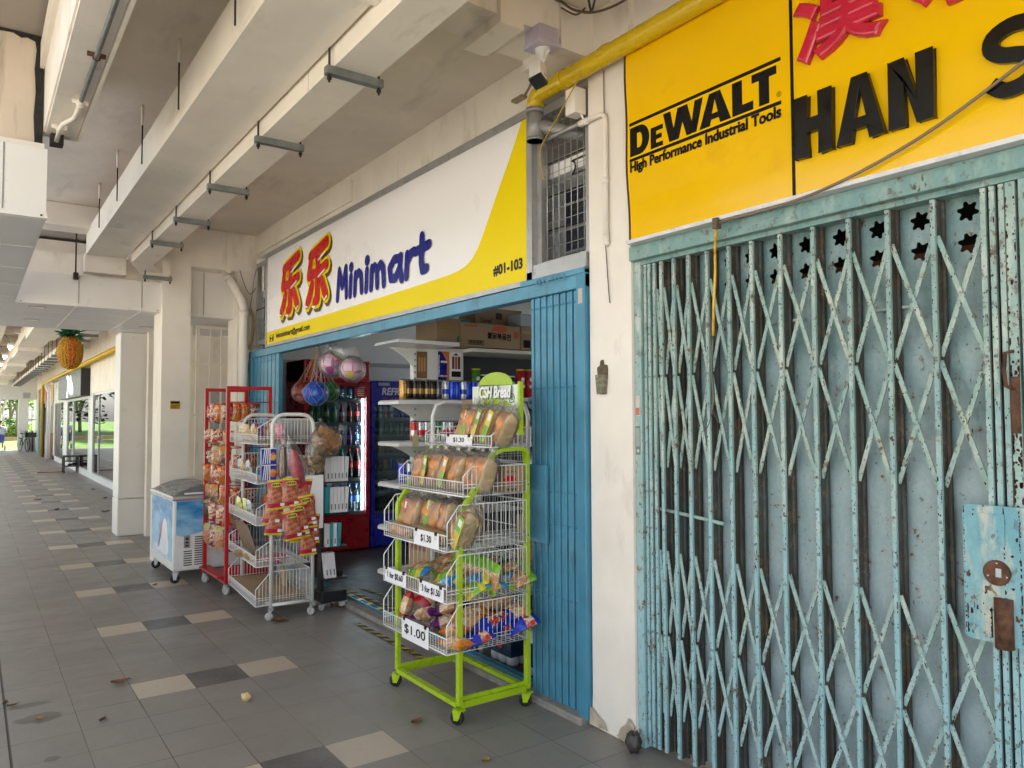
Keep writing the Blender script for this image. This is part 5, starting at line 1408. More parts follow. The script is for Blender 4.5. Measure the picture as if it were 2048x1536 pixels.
def chips(n, rx, ry, rz, size, key, seed, name='pieces', zc=0.):
    def f(t):
        r_ = random.Random(seed); b = MB()
        for i in range(n):
            for _ in range(20):
                p = Vector((r_.uniform(-1, 1), r_.uniform(-1, 1), r_.uniform(-1, .75)))
                if p.length < .93: break
            p = Vector((p.x * rx, p.y * ry, p.z * rz + zc))
            q = Matrix.Rotation(r_.uniform(0, 6.3), 4, Vector((r_.uniform(-1, 1), r_.uniform(-1, 1), r_.uniform(-1, 1))).normalized())
            s_ = size * r_.uniform(.7, 1.3)
            vs = []
            for a in range(4):
                for c in range(4):
                    x, y = a / 3 - .5, c / 3 - .5
                    vs.append(p + q @ Vector((x * s_, y * s_, s_ * .5 * (x * x - y * y) + r_.uniform(-.03, .03) * s_)))
            b.add(vs, [(a * 4 + c, a * 4 + c + 1, a * 4 + c + 5, a * 4 + c + 4) for a in range(3) for c in range(3)], 0, True)
        o = b.build(name, key, t, True)
        o['kind'] = 'stuff'
    return f
M['chip'] = mat('fried_chip', (.60, .33, .12), .5, var=.3, vs=20)
M['chipd'] = mat('brown_cracker', (.42, .27, .12), .55, var=.3, vs=20)
M['redfoil'] = mat('red_net_snack', (.55, .03, .06), .25, var=.35, vs=30, bump=.5)
M['sausage'] = mat('dried_strip', (.20, .09, .05), .4, var=.4, vs=25, bump=.4)
bagblob('chip_bag', 'big clear bag of orange chips sticking out right from the white rack', W(.43, -.05, 1.40), .135, .06, .125, None, 3, 'bag', chips(110, .115, .05, .10, .06, 'chip', 4), (0, R(48), 0))
bagblob('cracker_bag', 'clear bag of brown crackers hanging below the big chip bag', W(.33, -.05, 1.27), .085, .05, .15, None, 5, 'bag', chips(70, .07, .04, .11, .05, 'chipd', 6, zc=-.02), (0, R(-8), 0))
bagblob('red_snack_bag', 'clear bag holding a bright red net of snacks at the white rack', W(.17, -.06, 1.21), .07, .045, .19, None, 8, 'bag', lambda t: MB().ball((.005, 0, -.03), 1, 20, k=(.052, .032, .145), fn=lambda d: 1 + .14 * math.sin(13 * d.x + 9 * d.z) * math.sin(11 * d.z)).build('red_net', 'redfoil', t, True), (0, R(-14), 0))
bagblob('strip_bag', 'long narrow bag of dark dried strips at the left of the red bag', W(.075, -.055, 1.24), .042, .03, .20, None, 11, 'bag', lambda t: [MB().tube([(dx, dy, -.17), (dx * 1.1, dy, 0), (dx * .8, dy, .12)], .011, 7).build('dried_strip', 'sausage', t, True) for dx, dy in ((-.018, 0), (0, -.012), (.018, .004), (.004, .012))])
bagblob('grey_bag', 'knotted grey plastic bag behind the top of the white rack', W(.42, .12, 1.50), .075, .06, .06, 'baghaze', 15, 'bag')
t = T('drink_sachet_pack', 'blue and white striped snack sachets hung at the left of the rack end', 'snack pack', W(-.035, -.03, 1.10))
for k, z in enumerate((.13, 0.)):
    MB().box(-.06, .055, -.018, .018, z, z + .125).build('sachet', G((.012, .03, .30), .25), t, True)
    b = MB()
    for i in range(4): b.bar((-.05 + i * .018, -.0195, z + .005), (-.035 + i * .013, -.0195, z + .12), .007, .002, up=(0, 1, 0))
    b.box(-.06, .055, -.02, .02, z + .12, z + .126)
    b.build('stripe', 'paper', t, True)
    MB().ball((.03, -.018, z + .06), .028, 12, k=(1, .2, 1.2)).build('picture', G((.62, .12, .03), .3, (.65, .4, .1)), t, True)
# goods in the white rack's baskets
RG = {'tan': ([G((.44, .27, .12), .25, (.62, .48, .30))], [(0, 0)]), 'lime': ([G((.48, .50, .05), .2, (.75, .72, .5))], [(0, 0)]), 'jar': ([G((.45, .02, .03))], [(0, 0)]), 'pinkp': ([G((.55, .12, .22), .25, (.7, .4, .45))], [(0, 0)]),
      'silver': ([G((.5, .5, .5), .2, (.15, .15, .17))], [(0, 0)]), 'orangep': ([G((.60, .16, .02), .2, (.25, .05, .02))], [(0, 0)]), 'purp': ([G((.16, .02, .18), .2, (.4, .1, .3))], [(0, 0)])}
gi = [('purp', .12, .9, 1.40, 'at the back left of the top basket'), ('purp', .12, .75, 1.40, 'behind the tan packs in the top basket'), ('tan', -.02, .8, 1.40, 'at the left front of the top basket'), ('tan', -.03, .65, 1.395, 'in the middle front of the top basket'), ('tan', .0, .5, 1.40, 'beside the jars in the top basket'), ('pinkp', .12, .2, 1.40, 'at the near end of the top basket'), ('tan', .12, .35, 1.40, 'behind the near end of the top basket'),
      ('orangep', .2, .8, 1.085, 'at the back of the second basket'), ('orangep', .2, .6, 1.085, 'back centre of the second basket'), ('tan', -.03, .75, 1.09, 'rounded, at the front of the second basket'), ('silver', -.03, .55, 1.09, 'clear, at the front right of the second basket'), ('silver', -.02, .9, 1.09, 'at the left front of the second basket'),
      ('lime', -.04, .85, .76, 'at the left front of the third basket'), ('lime', -.03, .62, .76, 'in the middle of the third basket'), ('silver', -.05, .42, .77, 'leaning out at the right of the third basket'), ('orangep', .2, .7, .76, 'at the back of the third basket'), ('orangep', .2, .9, .76, 'at the back left of the third basket'),
      ('tan', -.03, .55, .435, 'flat under the brown board in the fourth basket'), ('tan', .0, .3, .435, 'flat at the right of the fourth basket'), ('pinkp', .10, .12, .435, 'pink, at the near end of the fourth basket'), ('pinkp', .2, .25, .435, 'pink, deep in the fourth basket')]
for k, x, y, z, nm in gi:
    flat_ = z < .5
    pack('snack_bag', f'{dict(tan="tan", lime="yellow green", jar="red", pinkp="pink", silver="silvery", orangep="orange", purp="purple")[k]} snack bag {nm} of the white rack'.replace('of the white rack', 'on the white rack'), W(x, y, z), (R(75 if flat_ else 15), R(rnd.uniform(-8, 8)), R(-90 + rnd.uniform(-12, 12))), (.15, .15, .06), k, 'snack bags in the white rack', 'snack bag', RG)
t = T('brown_board', 'big brown rounded cardboard sheet standing in the fourth basket', 'board', W(.03, .62, .44))
xf_ = WM @ Matrix.Translation((.0, .42, .44)) @ Matrix.Rotation(R(-18), 4, 'Y')
pts = [(0, 0), (.55, 0), (.55, .2)] + arc(.47, .20, .08, 0, PI / 2, 5) + arc(.09, .19, .09, PI / 2, PI, 5)
MB().prism(pts, lambda a, c, d: xf_ @ Vector((-d, a, c)), .004).build('sheet', 'cardd', t)
t = T('flattened_carton', 'flattened brown cardboard lying in the bottom basket of the white rack', 'carton', W(.1, .5, .13))
b = MB()
for k in range(3):
    q = [W(-.08, .08 + .03 * k, .135 + .014 * k), W(.28, .05 + .02 * k, .135 + .014 * k), W(.28, .95, .135 + .014 * k), W(-.08, .97, .14 + .02 * k)]
    b.add(q + [p + Vector((0, 0, .008)) for p in q], [(0, 1, 2, 3), (7, 6, 5, 4), (0, 4, 5, 1), (1, 5, 6, 2), (2, 6, 7, 3), (3, 7, 4, 0)])
b.build('sheet', 'card', t)
tag(MB().prism([(0, 0), (.12, 0), (.12, .13), (.03, .16), (0, .14)], lambda a, c, d: W(.2 + d, .45 - a, .18 + c), .01).build('carton_flap', 'card'), 'bent cardboard flap standing in the bottom basket of the white rack', 'carton')
for i, y in enumerate((.62, .53, .45)):
    o = MB().lathe([(0, 0), (.042, 0), (.042, .10), (.040, .102, 1), (.044, .104, 1), (.044, .125, 1), (0, .125, 1)], W(.14, y, 1.395), 14).build('jar', [G((.55, .42, .28), .2, (.5, .2, .08)), C((.45, .01, .02))])
    tag(o, f'red lidded snack jar in the top basket of the white rack, {ORD[i]} from the left', 'jar', 'jars on the white rack')

# ---- red rack of hanging packets
RR = T('hook_rack', 'red square tube rack crowded with hanging snack packets', 'rack', (2.08, 7.5, 0))
for y, x0, x1, zt, kk in ((7.13, 1.905, 2.285, 1.885, 0), (7.78, 1.875, 2.255, 1.885, 1)):
    MB().bar((x0, y, .10), (x0, y, zt), .032, .032).build('upright', 'rpaint', RR)
    MB().bar((x1, y, .10), (x1, y, zt), .032, .032).build('upright', 'rpaint', RR)
    MB().bar((x0 + .016, y, zt - .016), (x1 - .016, y, zt - .016), .032, .032).build('top_rail', 'rpaint', RR)
MB().box(1.89, 2.27, 7.146, 7.765, .10, .125).bar((1.885, 7.146, .16), (1.872, 7.764, .16), .02, .10, up=(1, 0, 0)).box(1.921, 2.27, 7.12, 7.135, .10, .26).build('base_tray', 'rpaint', RR)
for z in (.62, .98, 1.32, 1.74): MB().tube([(2.08, 7.1, z), (2.08, 7.8, z)], .006, 6).tube([(1.90, 7.12, z), (2.27, 7.12, z)], .005, 6).build('hook_bar', 'rpaint', RR)
for x, y in ((1.915, 7.13), (2.27, 7.13), (1.89, 7.78), (2.24, 7.78)): caster(RR, x, y, .098, 'steelw', .04, False, .4)
HK = {'candy': ([G((0.324, 0.0216, 0.036), .2, (.7, .55, .35))], [(0, 0)]), 'amber': ([G((0.446, 0.144, 0.0144), .2, (.30, .06, .02)), G((0.396, 0.0144, 0.0144), .2, (.7, .35, .05))], [(0, 0), (.72, 1)]), 'dark': ([G((0.072, 0.0144, 0.0144), .2, (.5, .4, .33)), G((0.216, 0.0144, 0.0216))], [(0, 0), (.85, 1)]),
      'greenp': ([G((0.0216, 0.0864, 0.0216), .2, (.10, .05, .03)), G((0.324, 0.302, 0.108))], [(0, 0), (.85, 1)]), 'creamp': ([G((0.446, 0.302, 0.144), .2, (.45, .1, .05)), G((0.432, 0.36, 0.144))], [(0, 0), (.8, 1)]), 'bluep': ([G((0.0072, 0.0144, 0.158), .2, (.5, .03, .03))], [(0, 0)]), 'greyp': ([G((0.0864, 0.0936, 0.108), .15, (.6, .25, .04)), G((0.432, 0.18, 0.0216))], [(0, 0), (.7, 1)]), 'maroonp': ([G((0.158, 0.0072, 0.0216), .2, (.6, .5, .45))], [(0, 0)])}
cn = dict(candy='red and cream', amber='amber and red', dark='dark brown', greenp='green', creamp='cream', bluep='blue', greyp='grey and orange', maroonp='maroon')
rows = [(1.55, .17, ['candy', 'dark', 'candy', 'amber', 'amber', 'dark']), (1.34, .14, ['candy', 'maroonp', 'candy', 'amber']), (1.16, .17, ['dark', 'amber', 'creamp', 'dark', 'greyp']), (.98, .17, ['amber', 'amber', 'candy', 'amber', 'amber']), (.80, .17, ['greyp', 'amber', 'greyp', 'candy', 'amber']), (.60, .20, ['greenp', 'greenp', 'candy', 'maroonp', 'candy', 'amber']), (.38, .20, ['creamp', 'candy', 'maroonp', 'bluep', 'creamp', 'bluep'])]
lv = ['topmost', 'second', 'third', 'fourth', 'fifth', 'sixth', 'lowest']
for ri, (z, h, ks) in enumerate(rows):
    for i, k in enumerate(ks):
        y = 7.74 - i * .62 / len(ks)
        x = 1.895 + (.03 if i % 2 else 0) + rnd.uniform(-.012, .012) + (.02 if i > 2 else 0)
        z_ = z + rnd.uniform(-.015, .015)
        pack('hanging_packet', f'{cn[k]} packet in the {lv[ri]} row of the red rack, {ORD[i]} from left', (x, y, z_), (R(rnd.uniform(-5, 5)), R(rnd.uniform(-6, 6)), R(rnd.uniform(-75, -15))), (.115, h, .05), k, 'packets hanging on the red rack', 'snack packet', HK)
for ri, (z, h, ks) in enumerate(((1.56, .17, ['amber', 'amber', 'dark']), (1.10, .16, ['amber', 'dark', 'amber']), (.80, .16, ['amber', 'amber', 'dark']), (.40, .2, ['bluep', 'creamp']))):
    for i, k in enumerate(ks):
        pack('hanging_packet', f'{cn[k]} packet on the near red rack end, {["top", "second", "third", "bottom"][ri]} row, {ORD[i]} from left', (1.97 + i * .075, 7.09, z), (R(4), R(rnd.uniform(-5, 5)), R(rnd.uniform(-10, 10))), (.085, h, .045), k, 'packets hanging on the red rack', 'snack packet', HK)

# ---- chest freezer
FZ = T('chest_freezer', 'white chest freezer with icy blue picture panels and curved glass lid', 'freezer', (1.95, 8.4, 0))
def frz():
    n = NT('icy_print')
    x, y, z = n.xyz()
    f = n.math('ADD', n.math('MULTIPLY', z, 1.5), n.rng(n.noise(4, 5, .6, stretch=(1, 1, 2.2)), .25, .75, -.35, .35))
    c = n.mix(n.rng(f, .2, .55), (.66, .70, .75), (.28, .52, .72))
    c = n.mix(n.rng(f, .7, 1.15), c, (.02, .20, .48))
    return n.set(c, .25)
M['icy'] = frz()
MB().cbox(1.60, 2.25, 7.86, 8.92, .12, .80, .018).build('body', 'wpaint', FZ)
MB().box(1.5965, 1.60, 7.89, 8.89, .21, .79).build('side_picture', 'icy', FZ)
b = MB().prism([(0, .35), (0, .67), (.36, .67), (.36, .42), (.22, .36), (.05, .33)], Fy(7.86, 1.63, .12), .003)
b.build('end_picture', 'icy', FZ)
MB().prism(smooth([(8.62, .25), (8.50, .30), (8.40, .40), (8.33, .52), (8.22, .60), (8.12, .56), (8.06, .42), (8.03, .28), (8.2, .24)], 3), yz(1.5963), .0012).build('iceberg_picture', C((.70, .72, .78)), FZ)
b = MB().prism(smooth([(8.52, .28), (8.47, .30), (8.38, .42), (8.34, .54), (8.40, .50), (8.46, .40)], 3), yz(1.5948), .001).prism(smooth([(8.41, .42), (8.37, .40), (8.33, .52), (8.36, .55)], 3), yz(1.5938), .001, 1)
b.build('emblem', [C((.03, .05, .22)), C((.5, .12, .2))], FZ)
b = MB().cbox(1.585, 2.265, 7.845, 8.935, .80, .845, .012)
b.build('rim', 'steelw', FZ)
def dome(b, x0, x1, y0, y1, z, h, m=0, n=8):
    for i in range(n):
        a0, a1 = i / n, (i + 1) / n
        f = lambda a: z + h * (1 - (2 * a - 1) ** 2)
        b.add([(x0 + (x1 - x0) * a0, y0, f(a0)), (x0 + (x1 - x0) * a1, y0, f(a1)), (x0 + (x1 - x0) * a1, y1, f(a1)), (x0 + (x1 - x0) * a0, y1, f(a0))], [(0, 1, 2, 3)], m, True)
    b.add([(x0 + (x1 - x0) * i / n, y0, z + h * (1 - (2 * i / n - 1) ** 2)) for i in range(n + 1)] + [(x1, y0, z - .005), (x0, y0, z - .005)], [tuple(range(n + 3))], m)
    return b
dome(MB(), 1.60, 2.25, 7.86, 8.40, .845, .10).build('lid', mat('grey_lid', (.14, .155, .165), .25, var=.1, vs=3), FZ)
dome(MB(), 1.60, 2.25, 8.38, 8.92, .835, .095).build('lid', 'grey_lid' if 'grey_lid' in M else M.setdefault('grey_lid', bpy.data.materials['grey_lid']), FZ)
MB().box(1.70, 1.95, 7.852, 7.859, .855, .87).build('lid_label', 'paper', FZ)
fo = Fy(7.8595, 1.60, .12)
def ven(b, a0, n, z0): [b.box(1.60 + a0, 1.60 + a0 + .075, 7.855, 7.8598, .12 + z0 + .022 * i, .12 + z0 + .022 * i + .009) for i in range(n)]
b = MB(); ven(b, .10, 7, .05); ven(b, .20, 13, .05)
b.build('vent_slots', 'black', FZ)
b = MB().box(1.70, 1.755, 7.85, 7.859, .34, .46, 0).lathe([(0, 0), (.013, 0), (.013, .01), (0, .01)], (1.727, 7.85, .43), 12, axis=(0, -1, 0), m=1).box(1.713, 1.742, 7.846, 7.85, .355, .37, 1).box(1.713, 1.742, 7.846, 7.85, .385, .40, 1)
b.build('control_panel', ['gpipe', 'black'], FZ)
for x, y in ((1.65, 7.92), (2.2, 7.92), (1.65, 8.85), (2.2, 8.85)): caster(FZ, x, y, .118, 'steelw', .045, True, 1.2)

# ---- black accessory stand
t = T('accessory_stand', 'black wheeled stand holding slim white boxes beside the white rack', 'stand', (2.5, 6.15, 0))
MB().box(2.40, 2.425, 6.12, 6.20, .06, 1.30).build('back_post', 'black', t)
MB().cbox(2.39, 2.61, 6.07, 6.28, .06, .15, .01).build('base', 'black', t)
for z in (1.06, .80, .52, .26): MB().box(2.40, 2.61, 6.06, 6.17, z - .012, z).box(2.40, 2.61, 6.16, 6.17, z, z + .04).build('tray', 'black', t)
for x, y in ((2.41, 6.09), (2.59, 6.09), (2.41, 6.26), (2.59, 6.26)): caster(t, x, y, .058, 'steelw', .026, False, .8)
for ri, (z, n, h, tl) in enumerate(((1.06, 6, .205, []), (.80, 6, .21, [0]), (.52, 4, .19, [1, 3]), (.26, 3, .21, []))):
    for i in range(n):
        o = MB().box(0, .029, 0, .06, 0, h).box(.010, .019, -.001, 0, h * .12, h * .34, 1).build('slim_box', ['tealp' if i in tl else 'paper', C((.12, .12, .13))], origin=(0, 0, 0))
        o.location = (2.425 + i * .0315, 6.07, z + .0005); o.rotation_euler = (0, R(-6 if ri == 3 else (3 if i == n - 1 else 0)), 0)
        tag(o, f'slim {"teal" if i in tl else "white"} accessory box on the {["top", "second", "third", "lowest"][ri]} tray of the black stand, {ORD[i]} from the left', 'box', 'boxes on the black stand')

# ================================================================== SHOP INTERIOR GOODS
M['fred'] = mat('red_fridge_paint', (.30, .004, .012), .3, var=.08)
M['fblue'] = mat('blue_fridge_paint', (.010, .014, .30), .3, var=.08)
M['fin'] = mat('fridge_lining', (.22, .245, .27), .4)
def fridge(name, label, x0, x1, y0, depth, zt, key, zd0, zd1, shelves, led):
    t = T(name, label, 'fridge', ((x0 + x1) / 2, y0 + depth / 2, 0))
    b = MB()
    b.box(x0, x0 + .04, y0 + .04, y0 + depth, .04, zt).box(x1 - .04, x1, y0 + .04, y0 + depth, .04, zt).box(x0 + .04, x1 - .04, y0 + depth - .04, y0 + depth, .04, zt)
    b.cbox(x0, x1, y0, y0 + depth, zd1 + .04, zt + .002, .012).cbox(x0, x1, y0, y0 + depth, .03, zd0 - .05, .012)
    b.build('cabinet', key, t)
    MB().box(x0 + .041, x1 - .041, y0 + depth - .06, y0 + depth - .041, zd0 - .05, zd1 + .04).box(x0 + .041, x0 + .05, y0 + .05, y0 + depth - .06, zd0 - .05, zd1 + .04).box(x1 - .05, x1 - .041, y0 + .05, y0 + depth - .06, zd0 - .05, zd1 + .04).build('lining', 'fin', t)
    d = MB()
    d.box(x0, x0 + .05, y0, y0 + .038, zd0 - .048, zd1 + .038).box(x1 - .05, x1, y0, y0 + .038, zd0 - .048, zd1 + .038).box(x0 + .05, x1 - .05, y0, y0 + .038, zd1, zd1 + .038).box(x0 + .05, x1 - .05, y0, y0 + .038, zd0 - .048, zd0)
    dr = d.build('door', key, t)
    MB().box(x0 + .05, x1 - .05, y0 + .012, y0 + .016, zd0, zd1).build('pane', 'pglass', dr)
    MB().box(x0 + .055, x0 + .07, y0 - .03, y0 - .012, zd0 + .5, zd0 + .9).build('handle', 'black', dr)
    for z in shelves:
        MB().box(x0 + .05, x1 - .05, y0 + .06, y0 + depth - .07, z - .012, z - .004).box(x0 + .05, x1 - .05, y0 + .05, y0 + .06, z - .022, z + .012).build('shelf', C((.30, .32, .33), .3), t)
    if led:
        for xs in ((x1 - .078,) if led == 1 else (x0 + .065, x1 - .078)):
            b = MB()
            n = int((zd1 - zd0 - .1) / .03)
            for i in range(n): b.box(xs - .008, xs + .008, y0 + .044, y0 + .048, zd0 + .05 + i * .03, zd0 + .068 + i * .03)
            b.build('led_strip', 'lit', t)
    return t
FRX0, FRX1, FRY = 3.12, 3.94, 8.5
SHR = (.46, .86, 1.25, 1.525, 1.80)
t = fridge('drinks_fridge', 'tall red glass door drinks fridge with a bright light strip', FRX0, FRX1, FRY, .62, 2.27, 'fred', .44, 1.97, SHR, 1)
b = MB().prism(arc(3.83, 1.90, .085, -PI, 0, 10) + [(3.88, 1.95), (3.745, 1.95)], Fy(FRY + .011), .001)
for k in range(4): b.box(3.78, 3.865, FRY + .0085, FRY + .0098, 1.855 + k * .022, 1.862 + k * .022, 1)
b.build('round_sticker', [C((.42, .03, .03)), 'paper'], t)
MB().box(3.14, 3.9, FRY - .002, FRY, 2.06, 2.075).build('header_line', C((.5, .06, .06)), t)
t = fridge('drinks_fridge', 'dark blue drinks fridge headed REFRESHING, right of the red fridge', 3.96, 4.85, FRY, .62, 2.04, 'fblue', .42, 1.74, (.44, .68, .92, 1.14, 1.37, 1.58), 0)
f = Fy(FRY, 4.10, 1.87)
MB().text('REFRESHING', f, 1, .001, .001, 0, .004, width=.62, height=.085, shear=.15).build('lettering', C((.55, .58, .66)), t)
MB().text('FLAVOURS', Fy(FRY, 4.10, 1.79), 1, .001, .001, 0, .003, width=.5, height=.05, shear=.15).box(4.05, 4.2, FRY - .002, FRY, 1.98, 2.02, 1).build('lettering', [C((.20, .03, .10)), C((.3, .32, .36))], t)

M['pet'] = glass('clear_bottle', .12, (.80, .88, .95))
def bottle_mesh(kind):
    col, cap, H, r = {'water': ('pet', (.05, .15, .5), .30, .037), 'green': (G((.02, .12, .02), .12), (.4, .4, .02), .30, .04), 'cola': (G((.03, .008, .006), .1), (.5, .02, .02), .30, .04), 'lemon': (G((.05, .26, .10), .12), (.02, .3, .05), .30, .04), 'grape': (G((.10, .015, .12), .12), (.2, .02, .2), .28, .038), 'red': (G((.30, .02, .015), .12), (.5, .02, .02), .29, .037)}[kind]
    b = MB().lathe([(0, 0), (r * .9, 0), (r, .01), (r * .96, H * .3), (r, H * .36, 1), (r, H * .58, 0), (r * .94, H * .66), (r * .5, H * .86), (r * .33, H * .9), (r * .33, H * .93, 2), (r * .40, H * .93, 2), (r * .40, H, 2), (0, H, 2)], (0, 0, 0), 12)
    lab = {'water': (.10, .22, .5), 'green': (.35, .42, .05), 'cola': (.45, .03, .03), 'lemon': (.1, .35, .1), 'grape': (.3, .1, .35), 'red': (.6, .5, .45)}[kind]
    return b.mesh('bottle', [col, G(lab), C(cap)])
BM = {}
def bottle(kind, loc, label, sc_=1.):
    if kind not in BM: BM[kind] = bottle_mesh(kind)
    o = bpy.data.objects.new('bottle', BM[kind]); COL.objects.link(o)
    o.location = loc; o.scale = (sc_, sc_, sc_)
    tag(o, label, 'bottle', 'bottles in the red fridge')
sn = ['bottom', 'second lowest', 'middle', 'second highest', 'top']
lay = [['green', 'green', 'lemon', 'water', 'water', 'water', 'water'], ['cola', 'cola', 'cola', 'lemon', 'lemon', 'cola', 'cola'], ['red', 'grape', 'green', 'green', 'grape', 'grape', 'water'], ['green', 'lemon', 'green', 'lemon', 'red', 'cola', 'cola'], ['water', 'water', 'water', 'water', 'water', 'water', 'water']]
for si, z in enumerate(SHR):
    for i, k in enumerate(lay[si]):
        bottle(k, (3.235 + i * .098, FRY + .115 + rnd.uniform(0, .02), z), f'{dict(water="clear", green="green", cola="dark", lemon="pale green", grape="purple", red="red")[k]} bottle on the {sn[si]} red fridge shelf, {ORD[i]} from the left', (1.12, 1.2, .80, .8, .78)[si])
def can_mesh(c1, c2, r=.029, H=.168, metal=.0):
    b = MB().lathe([(0, .004, 2), (r * .8, 0, 2), (r, .008, 0), (r, H * .30, 1), (r, H * .55, 0), (r, H - .014, 2), (r * .82, H - .002, 2), (r * .80, H - .004, 2), (0, H - .006, 2)], (0, 0, 0), 14)
    return b.mesh('drink_can', [mat('can_print', c1, .25, .55, var=.15, vs=30), mat('can_print', c2, .25, .4, var=.2, vs=40), 'chrome'])
CN = {}
CC = dict(gold=((.50, .27, .06), (.55, .32, .10)), black=((.03, .022, .015), (.35, .20, .06)), blue=((.02, .06, .50), (.03, .10, .6)), silver=((.55, .57, .6), (.02, .05, .35)), red=((.45, .03, .03), (.6, .55, .5)), white=((.62, .62, .6), (.5, .04, .05)), green=((.02, .16, .06), (.3, .4, .3)), dark=((.05, .05, .055), (.15, .14, .13)))
CNAMES = dict(gold='gold', black='black and gold', blue='blue', silver='silver and blue', red='red', white='white and red', green='green', dark='dark')
def can(k, loc, label, group):
    if k not in CN: CN[k] = can_mesh(*CC[k])
    o = bpy.data.objects.new('drink_can', CN[k]); COL.objects.link(o)
    o.location = loc; o.rotation_euler = (0, 0, rnd.uniform(0, 6))
    return tag(o, label, 'drink can', group)
sn = ['lowest', 'second', 'third', 'fourth', 'fifth', 'top']
lay = [['dark'] * 9, ['silver', 'dark', 'silver', 'dark', 'silver', 'dark', 'dark', 'silver', 'dark'], ['red', 'dark', 'gold', 'blue', 'blue', 'silver', 'blue', 'dark', 'dark'], ['gold', 'gold', 'black', 'black', 'black', 'black', 'black', 'dark', 'dark'], ['green'] * 6 + ['red', 'green', 'dark'], ['silver', 'silver', 'white', 'silver', 'blue', 'blue', 'blue', 'blue', 'silver']]
for si, z in enumerate((.44, .68, .92, 1.14, 1.37, 1.58)):
    for i, k in enumerate(lay[si]):
        can(k, (4.06 + i * .072, FRY + .10 + rnd.uniform(0, .01), z), f'{CNAMES[k]} can on the {sn[si]} blue fridge shelf, {ORD[i]} from the left', 'cans in the blue fridge')

# gondola end with shelves (faces -Y at y about 5.4)
SHELF = T('shelf_unit', 'white metal shop shelving with an end panel and cans', 'shelving', (3.6, 5.8, 0))
MB().box(3.09, 3.57, 5.76, 5.79, .1, 2.20).build('end_panel', 'wpaint', SHELF)
b = MB().box(3.06, 3.09, 5.74, 5.80, .05, 2.22)
b.build('upright', 'wpaint', SHELF)
b = MB()
for k in range(38): b.box(3.069, 3.073, 5.7385, 5.74, .2 + k * .052, .22 + k * .052).box(3.079, 3.083, 5.7385, 5.74, .2 + k * .052, .22 + k * .052)
b.build('slots', 'black', SHELF)
for x0, x1, z in ((2.74, 3.54, 1.735), (2.74, 3.5, 1.40), (2.74, 3.5, 1.07), (2.74, 3.5, .72), (2.74, 3.5, .36)):
    s_ = MB().prism([(x0, z - .035), (x0, z - .012), (x0 + .02, z), (x1, z), (x1, z - .035)], Fy(5.755), .37).build('shelf', 'wpaint', SHELF)
    MB().prism([(x0 + .1, z - .036), (3.06, z - .036), (3.06, z - .15), (2.98, z - .10)], Fy(5.742), .004).build('bracket', 'wpaint', s_)
MB().prism([(2.72, 2.19), (2.74, 2.215), (3.3, 2.215), (3.3, 2.185)], Fy(5.80), .42).build('shelf', 'wpaint', SHELF)
MB().prism([(2.83, 2.184), (3.06, 2.184), (3.06, 2.02), (2.98, 2.10)], Fy(5.745), .004).build('bracket', 'wpaint', SHELF)
b = MB()
for z in (2.20, 1.77, 1.35, .95, .5): b.box(3.572, 5.2, 5.6, 6.1, z - .03, z)
for z in (2.20, 1.77, 1.35, .95, .5): pass
o = b.build('side_shelf', 'wpaint', SHELF)
MB().box(3.572, 5.2, 6.1, 6.12, .05, 2.19).build('back_panel', C((.035, .04, .045)), SHELF)
for i, k in enumerate(['gold', 'black', 'black', 'white', 'black', 'black', 'dark', 'silver', 'blue', 'blue', 'silver', 'blue', 'blue', 'silver']):
    k2 = {3: 'black'}.get(i, k)
    can(k2, (2.80 + i * .0545 + (.02 if i > 6 else 0), 5.43 + .012 * (i % 2), 1.7355), f'{CNAMES[k2]} can on the top white can shelf, {ORD[i]} from the left', 'cans on the white shelving')
for i, k in enumerate(['red', 'white', 'white', 'white', 'green', 'white', 'white', 'black', 'black', 'dark', 'green', 'green']):
    can(k, (2.90 + i * .056, 5.43, 1.4005), f'{CNAMES[k]} can on the second white can shelf, {ORD[i]} from the left', 'cans on the white shelving')
for i, k in enumerate(['blue', 'silver', 'blue', 'dark', 'green', 'green', 'green', 'dark', 'red', 'dark']):
    can(k, (2.80 + i * .07, 5.45, 1.0705), f'{CNAMES[k]} can on the third white can shelf, {ORD[i]} from the left', 'cans on the white shelving')
tag(MB().prism([(0, 0), (.06, 0), (.055, .09), (.02, .11), (.0, .07)], Fy(5.385, 2.86, 1.36), .002).build('price_note', C((.5, .45, .25))), 'small yellowed price note hanging from the second can shelf', 'price note')
# posters on the end panel
t = T('poster', 'brown drinks poster taped on the white end panel, leftmost of three', 'poster', (3.15, 5.755, 1.9))
MB().box(3.10, 3.20, 5.754, 5.7595, 1.93, 2.16).build('sheet', C((.20, .10, .04)), t)
b = MB()
for k in range(3): b.box(3.115 + k * .026, 3.132 + k * .026, 5.7525, 5.754, 1.99, 2.11)
b.build('print', C((.40, .22, .09)), t)
t = T('poster', 'navy and orange drinks poster on the white end panel, middle of three', 'poster', (3.38, 5.755, 1.9))
MB().box(3.31, 3.42, 5.754, 5.7595, 1.90, 2.17).build('sheet', 'navy', t)
b = MB().prism([(3.345, 2.17), (3.42, 2.17), (3.42, 1.90), (3.395, 1.90), (3.40, 2.08)], Fy(5.754), .001, 0)
for k in range(3): b.lathe([(0, 0), (.011, 0), (.011, .001), (0, .001)], (3.345 + k * .022, 5.7525, 2.08), 10, axis=(0, -1, 0), m=1)
b.box(3.325, 3.40, 5.7515, 5.7525, 1.94, 1.97, 2)
b.text('NTERNATIONAL', lambda a, c, d: Vector((3.322 - c, 5.7535 - d, 1.95 + a)), 1, 0, .0005, 1, .0008, width=.19, height=.012)
b.text('100% 3.50', Fy(5.7513, 3.328, 1.947), 1, 0, .0004, 1, .0006, width=.07, height=.016)
